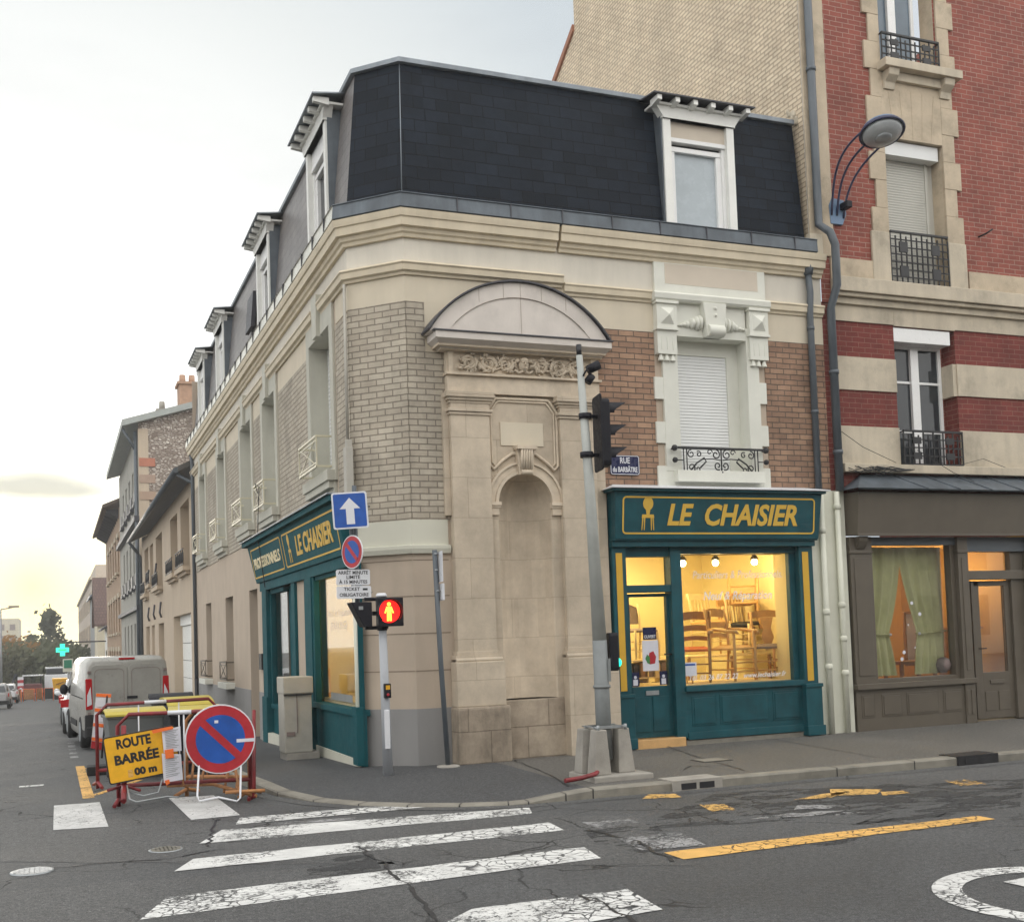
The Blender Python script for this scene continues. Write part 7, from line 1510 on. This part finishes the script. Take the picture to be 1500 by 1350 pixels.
# yellow road closed sign: tilted panel on its stand
YS = 12.75; sf = Fr((0, YS, 0), (1, 0, 0), (0, -1, 0))
t = thing('road_closed_sign', 'tilted yellow sign reading Route Barrée with papers taped to its right edge', 'road sign', (.75, YS, -.1))
c4 = [at(152, 1082, YS), at(258, 1062, YS), at(264, 1127, YS), at(163, 1151, YS)]
ex = (c4[1] - c4[0]).normalized(); ey = V((-ex.z, 0, ex.x)); o0 = (c4[0] + c4[2]) / 2; sw, sh_ = (c4[1] - c4[0]).length, (c4[3] - c4[0]).length
class SF(Fr):
    def P(s, u, z, d=0): return o0 + ex * u + ey * z + V((0, -d, 0))
sf2 = SF((0, 0, 0), (1, 0, 0), (0, -1, 0)); a_, b_ = sw / 2, sh_ / 2
mb = MB(); mb.fprism(sf2, rrect(-a_, a_, -b_, b_, .03), -.025, 0); mb.build('backing', M_ink, t); mb = MB(); mb.fprism(sf2, rrect(-a_ + .014, a_ - .014, -b_ + .014, b_ - .014, .02), 0, .003); mb.build('panel', M_signy, t)
def L2_(s, u, z, sz, w_): return lettering(sf2, u, z, .004, s, sz, M_ink, t, bold=.006, wid=w_, th=.001)
L2_('ROUTE', -.07, .150, .135, .35); L2_('BARRÉE', -.06, -.015, .135, .45); L2_('00 m', .01, -.165, .10, .23)
mb = MB(); mb.fprism(sf2, [(-.17, -.21), (-.12, -.21), (-.12, -.13), (-.17, -.13)], .003, .005); mb.build('scraped_digit', M_painty, t)
for dz, lab in ((.05, 'a'), (-.235, 'b')):
    mb = MB(); q = [at(237, 1070, YS - .04), at(264, 1063, YS - .06), at(266, 1099, YS - .05), at(240, 1102, YS - .04)] if dz > 0 else [at(237, 1103, YS - .04), at(265, 1104, YS - .06), at(268, 1141, YS - .05), at(240, 1146, YS - .04)]
    mb.prism(q, [v + V((0, .004, 0)) for v in q]); pp_ = mb.build('paper_sheet', M_paper, t)
    mb = MB()
    for k in range(11):
        f = .12 + .07 * k; l, r_ = q[0].lerp(q[3], f) + (q[1] - q[0]) * .14, q[1].lerp(q[2], f) - (q[1] - q[0]) * (.14 + .1 * (k % 3)); mb.face([l + V((0, -.003, 0)), r_ + V((0, -.003, 0)), r_ + V((0, -.003, .006)), l + V((0, -.003, .006))])
    mb.build('printed_lines', M_galv, pp_)
for q in (((222, 1069), (252, 1063), (254, 1067), (224, 1074)), ((241, 1098), (254, 1096), (255, 1109), (243, 1111)), ((241, 1143), (248, 1141), (249, 1146), (244, 1150))):
    mb = MB(); pts = [at(*p, YS - .065) for p in q]; mb.prism(pts, [v + V((0, .004, 0)) for v in pts]); mb.build('orange_tape', M_orange, t)
mb = MB(); mb.tube([at(181, 1062, YS + .06), at(182, 1160, YS + .05)], .035, 4); mb.build('red_post', M_red, t)
mb = MB(); mb.tube([at(158, 1157, YS), at(182, 1150, YS + .2), at(205, 1157, YS)], .016, 6); mb.tube([at(182, 1150, YS + .05), at(181, 1173, YS - .25)], .03, 6); mb.build('red_foot', M_red, t)
mb = MB(); mb.tube([at(186, 1150, YS), at(190, 1170, YS - .3), at(200, 1174, YS - .35), at(245, 1166, YS - .3), at(262, 1167, YS - .3)], .009, 6); mb.tube([at(190, 1160, YS), at(210, 1165, YS - .1), at(232, 1160, YS), at(238, 1140, YS)], .009, 6); mb.build('wire_stand', M_galv, t)
# round no parking sign on low frame
YN = 12.4; t = thing('no_parking_disc', 'large round blue and red no parking sign on a low white frame', 'road sign', (1.6, YN, -.1))
nc = at(323, 1082, YN); nf = Fr((0, YN, 0), (1, 0, 0), (0, -1, 0))
def disc(fr, u, z, r, d0, d1, n=40): mb = MB(); mb.fprism(fr, [(u + r * math.cos(6.28318 * k / n), z + r * math.sin(6.28318 * k / n)) for k in range(n)], d0, d1); return mb
rN = .365
disc(nf, nc.x, nc.z, rN, -.02, 0).build('rim', M_signw, t, bevel=.004); disc(nf, nc.x, nc.z, rN - .014, 0, .003).build('red_ring', M_redw, t); disc(nf, nc.x, nc.z, .255, .003, .005).build('blue_field', M_blue, t)
mb = MB(); k_ = .70710678; q = [(nc.x + k_ * (-.26) - .027, nc.z + k_ * .26 - .027), (nc.x + k_ * .26 - .027, nc.z - k_ * .26 - .027), (nc.x + k_ * .26 + .027, nc.z - k_ * .26 + .027), (nc.x + k_ * (-.26) + .027, nc.z + k_ * .26 + .027)]; mb.fprism(nf, q, .005, .007); mb.build('red_bar', M_redw, t)
mb = MB(); mb.fbox(nf, nc.x + .165, nc.x + .35, nc.z - .045, nc.z - .01, .007, .009); mb.fbox(nf, nc.x - .06, nc.x - .02, nc.z + .17, nc.z + .2, .007, .009); mb.build('sticker', M_paper, t)
mb = MB(); mb.tube([at(292, 1115, YN + .02), at(289, 1165, YN - .1), at(292, 1173, YN - .15), at(320, 1167, YN - .15), at(347, 1173, YN - .15), at(352, 1168, YN - .1), at(353, 1115, YN + .02)], .011, 6); mb.build('frame', M_signw, t)
mb = MB(); mb.tube([at(372, 1040, YN + .5), at(372, 1168, YN + .1)], .02, 6); mb.build('red_upright', M_red, t)
# striped warning board with taped notices
YP = 17.6; t = thing('taped_notice_board', 'narrow red and white striped board covered with taped notices beside the bins', 'notice board', (.55, YP, -.3))
pq = [at(141, 1015, YP), at(163, 1016, YP), at(155, 1099, YP), at(133, 1095, YP)]; mb = MB(); mb.prism(pq, [v + V((0, .03, 0)) for v in pq]); mb.build('board', M_signw, t)
for i, f in enumerate((.0, .27, .54, .80)):
    a, b = pq[0].lerp(pq[3], f), pq[1].lerp(pq[2], f); c, d = pq[1].lerp(pq[2], f + .06), pq[0].lerp(pq[3], f + .06); q = [v + V((0, -.012, 0)) for v in (a, b, c, d)]; mb = MB(); mb.prism(q, [v + V((0, .006, 0)) for v in q]); mb.build('tape', M_orange, t)
    a, b = pq[0].lerp(pq[3], f + .07), pq[1].lerp(pq[2], f + .07); c, d = pq[1].lerp(pq[2], f + .24), pq[0].lerp(pq[3], f + .24)
    if i < 3: q = [v + V((0, -.01, 0)) for v in (a.lerp(b, .12), b.lerp(a, .12), c.lerp(d, .12), d.lerp(c, .12))]; mb = MB(); mb.prism(q, [v + V((0, .004, 0)) for v in q]); mb.build('paper_sheet', M_paper, t)
    else: q = [v + V((0, -.01, 0)) for v in (a, b, pq[2], pq[3])]; mb = MB(); mb.prism(q, [v + V((0, .004, 0)) for v in q]); mb.build('red_stripe', M_redw, t)
p = at(143, 1103, YP); mb = MB(); mb.box((p.x - .15, YP - .1, -.1 + gz(YP)), (p.x + .35, YP + .25, gz(YP) + .03)); mb.build('rubber_foot', M_rub, t, bevel=.02)
mb = MB(); mb.tube([at(157, 1018, YP), at(149, 1110, YP - .2)], .014, 6); mb.build('stay', M_iron, t)
# electric cabinet
t = thing('utility_cabinet', 'beige grey utility cabinet standing on the pavement against the side street shopfront', 'cabinet', (3.2, 16.6, -.15))
mb = MB(); mb.box((3.02, 16.4, -.3), (3.5, 16.9, .02)); mb.build('plinth', M_conc, t, bevel=.015); mb = MB(); mb.box((3.0, 16.4, .02), (3.40, 16.85, 1.0)); cbx = mb.build('body', M_cab, t, bevel=.012); mb = MB(); mb.box((2.99, 16.37, .86), (3.42, 16.88, 1.10)); mb.build('top_section', M_cab, t, bevel=.015)
mb = MB(); mb.box((2.995, 16.37, .835), (3.41, 16.39, .85)); mb.build('strap', M_ink, cbx); mb = MB(); mb.box((3.03, 16.385, .26), (3.15, 16.40, .32)); mb.build('vent', M_seatg, cbx)
mb = MB(); mb.box((3.18, 16.385, .3), (3.19, 16.405, .9)); mb.build('door_seam', M_seatg, cbx)

# ================================================================ pedestrian signal pole
px_, py_ = 3.62, 13.22; t = thing('pedestrian_signal', 'slim pale pole with a lit red man signal and push button', 'pedestrian signal', (px_, py_, 0))
mb = MB(); mb.tube([(px_ + .01, py_, -.02), (px_, py_, 1.0), (px_ - .01, py_, 2.1)], [.062, .052, .045], 14); mb.build('pole', plain('pole_blue_grey_paint', (.42, .44, .47), .4, .05), t)
mb = MB(); mb.lathe((px_ - .01, py_, 2.1), [(.066, 0), (.068, .02), (.05, .045)], 14); mb.build('pole_cap', M_signw, t)
mb = MB(); mb.box((px_ - .035, py_ - .075, .30), (px_ + .03, py_ - .05, .76)); mb.build('access_plate', M_signw, t, bevel=.01)
mb = MB(); mb.box((px_ - .03, py_ - .10, .90), (px_ + .05, py_ - .04, 1.07)); o = mb.build('push_button_box', M_black, t, bevel=.008)
mb = MB(); mb.box((px_ - .015, py_ - .105, 1.0), (px_ + .035, py_ - .10, 1.05)); mb.build('yellow_sticker', M_signy, o); mb = MB(); mb.lathe((px_ + .01, py_ - .1, .94), [(.018, 0), (.015, .01)], 12, ax=(0, -1, 0)); mb.build('button', M_redw, o)
hd = MB(); hx0, hx1, hz0, hz1, hy = px_ - .10, px_ + .21, 1.745, 2.085, py_ - .17
hd.box((hx0, hy, hz0), (hx1, hy + .12, hz1)); hh = hd.build('signal_head', M_black, t, bevel=.012)
disc(Fr((0, hy, 0), (1, 0, 0), (0, -1, 0)), px_ + .03, 1.92, .135, 0, .006).build('red_lens', E_red, hh)
mf = Fr((0, hy - .006, 0), (1, 0, 0), (0, -1, 0)); mb = MB(); mx_, mz_ = px_ + .03, 1.92; sf_ = mf.P; mf.P = lambda u, z, d=0: sf_(mx_ + (u - mx_) * 1.45, mz_ + (z - mz_) * 1.45, d)
mb.fprism(mf, [(mx_ + .016 * math.cos(k), mz_ + .060 + .016 * math.sin(k)) for k in [6.283 * j / 12 for j in range(12)]], 0, .004)
mb.fprism(mf, [(mx_ - .022, mz_ + .04), (mx_ - .040, mz_ - .012), (mx_ - .030, mz_ - .016), (mx_ - .018, mz_ + .01), (mx_ - .020, mz_ - .078), (mx_ - .003, mz_ - .078), (mx_, mz_ - .02), (mx_ + .003, mz_ - .078), (mx_ + .020, mz_ - .078), (mx_ + .018, mz_ + .01), (mx_ + .030, mz_ - .016), (mx_ + .040, mz_ - .012), (mx_ + .022, mz_ + .04)], 0, .0042); mb.build('red_man', E_man, hh)
mb = MB(); A = [(px_ + .03 + .145 * math.cos(a), 1.92 + .145 * math.sin(a)) for a in [math.pi * (-.25 + 1.5 * k / 18) for k in range(19)]]
for p, q in zip(A, A[1:]): mb.hexa([(p[0], hy, p[1]), (q[0], hy, q[1]), (q[0], hy - .10, q[1]), (p[0], hy - .10, p[1]), (p[0], hy, p[1] + .004), (q[0], hy, q[1] + .004), (q[0], hy - .10, q[1] + .004), (p[0], hy - .10, p[1] + .004)])
mb.build('visor', M_black, hh)
mb = MB(); mb.hexa([(px_ - .26, py_ - .12, 1.745), (px_ - .16, py_ - .12, 1.745), (px_ - .16, py_ + .12, 1.745), (px_ - .26, py_ + .12, 1.745), (px_ - .41, py_ - .12, 2.04), (px_ - .16, py_ - .12, 2.04), (px_ - .16, py_ + .12, 2.04), (px_ - .41, py_ + .12, 2.04)]); sh2 = mb.build('signal_head', M_black, t, bevel=.01)
mb = MB(); mb.box((px_ - .32, py_ - .128, 1.95), (px_ - .27, py_ - .12, 1.99)); mb.build('label_plate', M_galv, sh2)
mb = MB()
for z in (1.735, 2.075): mb.tube([(px_ - .22, py_, z), (px_, py_, z), (px_ + .02, py_ - .1, z)], .022, 8)
mb.lathe((px_ - .01, py_, 1.70), [(.06, 0), (.06, .08)], 12); mb.lathe((px_ - .01, py_, 2.02), [(.06, 0), (.06, .07)], 12); mb.box((px_ - .13, py_ - .02, 1.88), (px_ - .04, py_ + .02, 1.93)); mb.build('bracket', M_black, t)
# ================================================================ one way sign cluster on the corner
ys = 13.6; t = thing('sign_post', 'dark bracket post on the corner carrying four stacked traffic plates', 'sign post', (3.45, ys + .1, 2.0))
mb = MB(); mb.tube([(3.44, ys + .12, 2.0), (3.44, ys + .12, 3.5)], .03, 8); mb.tube([(3.38, ys + .1, 2.1), (3.38, ys + .1, 3.4)], .018, 6); mb.build('pole', M_pipeg, t)
mb = MB()
for z in (2.2, 3.3): mb.tube([(3.44, ys + .12, z), (3.75, ys + .6, z)], .015, 6)
mb.build('wall_bracket', M_galv, t)
of = Fr((0, ys, 0), (1, 0, 0), (0, -1, 0)); rot = R(-6)
class OF(Fr):
    def P(s, u, z, d=0):
        c = V((3.35, ys, 3.18)); ca, sa = math.cos(R(-12)), math.sin(R(-12)); tl = R(3)
        u2, z2 = u * math.cos(tl) - z * math.sin(tl), u * math.sin(tl) + z * math.cos(tl); return c + V((u2 * ca + d * sa, u2 * sa * -1 * -1 - d * ca, z2))
ofr = OF((0, 0, 0), (1, 0, 0), (0, -1, 0))
o1 = thing('one_way_sign', 'square blue sign with a white arrow pointing up at the building corner', 'traffic sign', (3.35, ys, 2.94))
mb = MB(); mb.fprism(ofr, rrect(-.215, .215, -.225, .225, .03), -.015, 0); mb.build('white_border', M_signw, o1); mb = MB(); mb.fprism(ofr, rrect(-.195, .195, -.205, .205, .02), 0, .002); mb.build('blue_field', M_blue, o1)
mb = MB(); mb.fprism(ofr, [(-.05, -.17), (.05, -.17), (.05, .02), (.125, .02), (0, .155), (-.125, .02), (-.05, .02)], .002, .004); mb.build('white_arrow', M_signw, o1)
o2 = thing('small_no_parking_sign', 'narrow looking round no parking sign turned side-on under the blue arrow', 'traffic sign', (3.35, ys, 2.45))
ca, sa = math.cos(R(-66)), math.sin(R(-66)); of2 = Fr((3.36, ys, 2.67), (ca, sa, 0), (sa, -ca, 0)); rS = .205
disc(of2, 0, 0, rS, -.012, 0).build('rim', M_signw, o2); disc(of2, 0, 0, rS - .012, 0, .002).build('red_ring', M_redw, o2); disc(of2, 0, 0, .14, .002, .004).build('blue_field', M_blue, o2); mb = MB(); mb.fprism(of2, [(-.115, .08), (.08, -.115), (.115, -.08), (-.08, .115)], .004, .006); mb.build('red_bar', M_redw, o2)
o3 = thing('short_stop_plate', 'grey plate reading Arrêt minute limité à 15 minutes', 'traffic plate', (3.36, ys, 2.26)); mb = MB(); of3 = Fr((0, ys - .01, 0), (1, 0, 0), (0, -1, 0)); mb.fprism(of3, rrect(3.155, 3.575, 2.265, 2.455, .025), -.012, 0); mb.build('plate', M_signw, o3)
for z, s, w_ in ((2.415, 'ARRÊT MINUTE', .37), (2.36, 'LIMITÉ', .17), (2.302, 'À 15 MINUTES', .35)): lettering(of3, 3.365, z, .001, s, .058, M_ink, o3, bold=.001, wid=w_, th=.001)
o4 = thing('ticket_plate', 'grey plate reading Ticket obligatoire below the short stop plate', 'traffic plate', (3.37, ys, 2.1)); mb = MB(); mb.fprism(of3, rrect(3.155, 3.585, 2.10, 2.255, .025), -.012, 0); mb.build('plate', M_signw, o4)
for z, s, w_, u in ((2.215, 'TICKET', .20, 3.345), (2.145, 'OBLIGATOIRE', .36, 3.37)): lettering(of3, u, z, .001, s, .058, M_ink, o4, bold=.001, wid=w_, th=.001)
mb = MB(); mb.fbox(of3, 3.48, 3.54, 2.20, 2.225, 0, .001); mb.build('coin_slot_symbol', M_ink, o4)
# leaning grey post with a sign seen edge-on
t = thing('leaning_sign_post', 'dark grey post leaning slightly with its sign seen edge-on before the rounded wall', 'sign post', (4.46, 13.5, 0)); mb = MB(); mb.tube([(4.475, 13.5, -.02), (4.42, 13.5, 1.3), (4.385, 13.5, 2.68)], .032, 12); mb.build('post', M_pipeg, t)
mb = MB(); mb.box((4.43, 13.35, 2.28), (4.438, 13.65, 2.66)); mb.build('plate', M_signw, t); mb = MB(); mb.box((4.44, 13.4, 2.05), (4.47, 13.6, 2.26)); mb.build('small_plate', M_signw, t, bevel=.01)
mb = MB()
for z in (2.62, 2.42, 2.16): mb.lathe((4.39 + (2.68 - z) * .03, 13.5, z), [(.036, 0), (.036, .02)], 12); mb.box((4.39, 13.485, z), (4.45, 13.515, z + .012))
mb.build('clamp', M_galv, t); mb = MB(); mb.lathe((4.475, 13.5, 0), [(.15, -.02), (.14, .012), (.05, .02)], 14); mb.build('mortar_collar', M_conc, t)
# ================================================================ temporary traffic signal mast on concrete blocks
mx, my = 5.54, 11.3; t = thing('traffic_light_mast', 'tall pale mast with dark lower section and black signal heads clamped between concrete blocks', 'traffic light', (mx, my, 0))
mb = MB(); mb.tube([(mx + .0, my, 1.5), (mx - .05, my, 3.2), (mx - .115, my, 4.66)], [.078, .056, .036], 16); mb.build('upper_pole', M_mast, t)
mb = MB(); mb.tube([(mx + .01, my, .2), (mx, my, 1.5)], [.088, .082], 12); mb.build('lower_pole', M_mastd, t); mb = MB(); mb.lathe((mx - .116, my, 4.66), [(.03, 0), (.03, .12)], 10); mb.build('cap', M_ink, t)
mb = MB(); mb.lathe((mx + .005, my, .98), [(.098, 0), (.098, .03)], 12); mb.box((mx + .05, my - .085, 1.05), (mx + .08, my - .08, 1.3)); mb.build('collar', M_mastd, t)
def head3(zb, zt, xl, n, m_lit, lens, par, w_=.17, dep=.19, rz=0):
    # signal turned away to the right: seen from its side and back
    c, s_ = math.cos(rz), math.sin(rz); fr = Fr((xl, my, 0), (-s_, -c * -1 * -1, 0), (c, -s_, 0))
    u = V((s_, c, 0)); nn = V((c, -s_, 0)); fr = Fr((xl, my, 0), u, nn); mb = MB()
    return fr
ht = thing('traffic_signal_head', 'large black three-lamp signal facing right high on the mast', 'traffic light', (mx + .2, my, 3.3)); a_ = R(38)
nn = V((math.cos(a_ - .2), -math.sin(a_ - .2) + .25, 0)).normalized(); nn = V((.985, -.17, 0)).normalized(); uu = V((-nn.y, nn.x, 0)); hb = V((mx + .09, my, 0)); hf = Fr(hb, uu, nn)
mb = MB(); mb.fprism(hf, rrect(-.17, .17, 3.37, 4.22, .05), -.02, .0); mb.fprism(hf, rrect(-.13, .13, 3.42, 4.17, .05), 0, .10); hh2 = mb.build('housing', M_black, ht, bevel=.012)
for i, z in enumerate((4.04, 3.79, 3.54)):
    mb = MB(); n = 16
    A = [(.1 * math.cos(a), z + .1 * math.sin(a)) for a in [math.pi * (-.1 + 1.2 * k / n) for k in range(n + 1)]]
    for k in range(n):
        l0, l1 = [.06 + .16 * max(0, math.sin(math.pi * (-.1 + 1.2 * q / n))) for q in (k, k + 1)]; p, q = A[k], A[k + 1]
        mb.hexa([hf.P(p[0], p[1], .1), hf.P(q[0], q[1], .1), hf.P(q[0], q[1], .1 + l1), hf.P(p[0], p[1], .1 + l0), hf.P(p[0] * 1.04, p[1] + .004, .1), hf.P(q[0] * 1.04, q[1] + .004, .1), hf.P(q[0] * 1.04, q[1] + .004, .1 + l1), hf.P(p[0] * 1.04, p[1] + .004, .1 + l0)])
    mb.build('visor', M_black, hh2); lz = disc(hf, 0, z, .085, .1, .11); lz.build('lens', E_green if i == 2 else M_cglass, hh2)
mb = MB()
for z in (3.55, 3.98): mb.tube([(mx - .06, my, z), hb + V((0, 0, z))], .022, 6); mb.lathe((mx - .07, my, z - .03), [(.075, 0), (.075, .06)], 12)
mb.build('bracket', M_black, ht)
h3 = thing('repeater_signal', 'small black repeater signal with a lit green lamp low on the mast', 'traffic light', (mx + .14, my, 1.15)); hf2 = Fr((mx + .10, my, 0), uu, nn)
mb = MB(); mb.fprism(hf2, rrect(-.07, .07, 1.16, 1.58, .04), 0, .10); r3 = mb.build('housing', M_black, h3, bevel=.01)
for i, z in enumerate((1.50, 1.38, 1.25)):
    disc(hf2, 0, z, .045, .10, .11 if i < 2 else .125).build('lens', E_green if i == 2 else M_cglass, r3)
mb = MB(); mb.ball(hf2.P(-.03, 1.25, .11), (.03, .03, .045)); mb.build('lit_lamp', E_green, r3)
sc_ = thing('traffic_camera', 'small black camera on a curved bracket near the top of the mast', 'camera', (mx, my, 4.4)); mb = MB(); mb.tube([(mx - .1, my - .05, 4.42), (mx - .04, my - .06, 4.52), (mx + .03, my - .03, 4.52)], .01, 6); mb.build('bracket', M_black, sc_)
mb = MB(); mb.tube([V((mx - .02, my, 4.50)), V((mx + .11, my - .03, 4.56))], [.05, .055], 12); mb.tube([V((mx - .03, my, 4.36)), V((mx + .03, my - .01, 4.44))], .045, 8); mb.build('housing', M_black, sc_)
cb = thing('concrete_ballast', 'concrete slab with four upright wedge blocks holding the signal mast', 'ballast', (mx, my, 0))
mb = MB(); mb.box((mx - .28, my - .34, -.01), (mx + .42, my + .34, .06)); mb.build('slab', M_conc, cb, bevel=.015)
for dx, dy in ((-.13, -.13), (.20, -.05), (-.17, .12), (.12, .16)):
    mb = MB(); cx0, cy0 = mx + dx, my + dy; sx_ = 1 if dx > 0 else -1
    mb.hexa([(cx0 - .10, cy0 - .10, .06), (cx0 + .10, cy0 - .10, .06), (cx0 + .10, cy0 + .10, .06), (cx0 - .10, cy0 + .10, .06), (cx0 - .065 - .01 * sx_, cy0 - .07, .54), (cx0 + .065 - .01 * sx_, cy0 - .07, .54), (cx0 + .065 - .01 * sx_, cy0 + .07, .54), (cx0 - .065 - .01 * sx_, cy0 + .07, .54)]); mb.build('block', M_conc, cb, bevel=.012)
mb = MB(); mb.box((mx - .17, my - .12, .545), (mx + .2, my - .10, .575)); mb.box((mx - .17, my + .10, .545), (mx + .2, my + .12, .575))
for x in (mx - .15, mx + .18): mb.tube([(x, my - .2, .56), (x, my + .2, .56)], .01, 6); mb.lathe((x, my - .18, .53), [(.018, 0), (.018, .06)], 6)
mb.build('clamp_bolt', M_galv, cb)
mb = MB(); mb.tube([at(887, 1102, 11.42), at(884, 1122, 11.2), at(872, 1133, 11.05), at(852, 1139, 11.0), at(828, 1143, 10.95)], .024, 10); label(mb.build('red_conduit', M_red), 'short red plastic conduit coming out of the concrete blocks', 'conduit')
# hanging cable over the side street sign board is part of the building; the pole shadow is real
# ================================================================ haze over the long street
hz = MB(); hz.box((-60, -30, -9), (60, 330, 17)); hzm = bpy.data.materials.new('haze'); hzm.use_nodes = True; ht_ = hzm.node_tree
for n in list(ht_.nodes): ht_.nodes.remove(n)
ho = ht_.nodes.new('ShaderNodeOutputMaterial'); hv = ht_.nodes.new('ShaderNodeVolumePrincipled'); hv.inputs['Color'].default_value = (.96, .96, .94, 1); hv.inputs['Density'].default_value = .0012; hv.inputs['Anisotropy'].default_value = .3
ht_.links.new(hv.outputs[0], ho.inputs['Volume']); o = hz.build('haze', hzm); label(o, 'thin evening haze filling the street', kind='stuff')
# ================================================================ split loose repeats into parts of their own
def split_loose(o, limit=60):
    bm = bmesh.new(); bm.from_mesh(o.data); seen = set(); groups = []
    for v in bm.verts:
        if v in seen: continue
        st_ = [v]; seen.add(v); g_ = []
        while st_:
            a = st_.pop(); g_.append(a.index)
            for e in a.link_edges:
                b = e.other_vert(a)
                if b not in seen: seen.add(b); st_.append(b)
        groups.append(g_)
    bm.free()
    if len(groups) < 2 or len(groups) > limit: return
    for g_ in groups[1:]:
        s = set(g_); c = o.copy(); c.data = o.data.copy(); C.objects.link(c)
        for ch in (): pass
        b2 = bmesh.new(); b2.from_mesh(c.data); b2.verts.ensure_lookup_table(); bmesh.ops.delete(b2, geom=[v for v in b2.verts if v.index not in s], context='VERTS'); b2.to_mesh(c.data); b2.free()
    s = set(groups[0]); b2 = bmesh.new(); b2.from_mesh(o.data); b2.verts.ensure_lookup_table(); bmesh.ops.delete(b2, geom=[v for v in b2.verts if v.index not in s], context='VERTS'); b2.to_mesh(o.data); b2.free()
for nm in ('cream_brick_infill', 'tan_brick_infill', 'plinth', 'cream_upper_render', 'mustard_panel', 'iron_balcony_post', 'pilaster_base', 'gutter_bracket', 'rafter_end', 'ground_floor_sash_', 'string_course', 'cheek', 'stone_band', 'patched_plaster', 'stone_base_band', 'closed_shutter', 'shop_plinth', 'gold_border', 'eaves_bracket', 'wall_ornament', 'dark_pane', 'window_pane', 'shutter_rail', 'window_sticker', 'cornice', 'wall_bracket', 'quoin', 'stone_pier', 'interior_wall_', 'ridge_cap', 'sticker', 'clamp_bolt_'):
    for o in [x for x in list(bpy.data.objects) if x.type == 'MESH' and x.name.split('.')[0] == nm and not x.children]: split_loose(o)
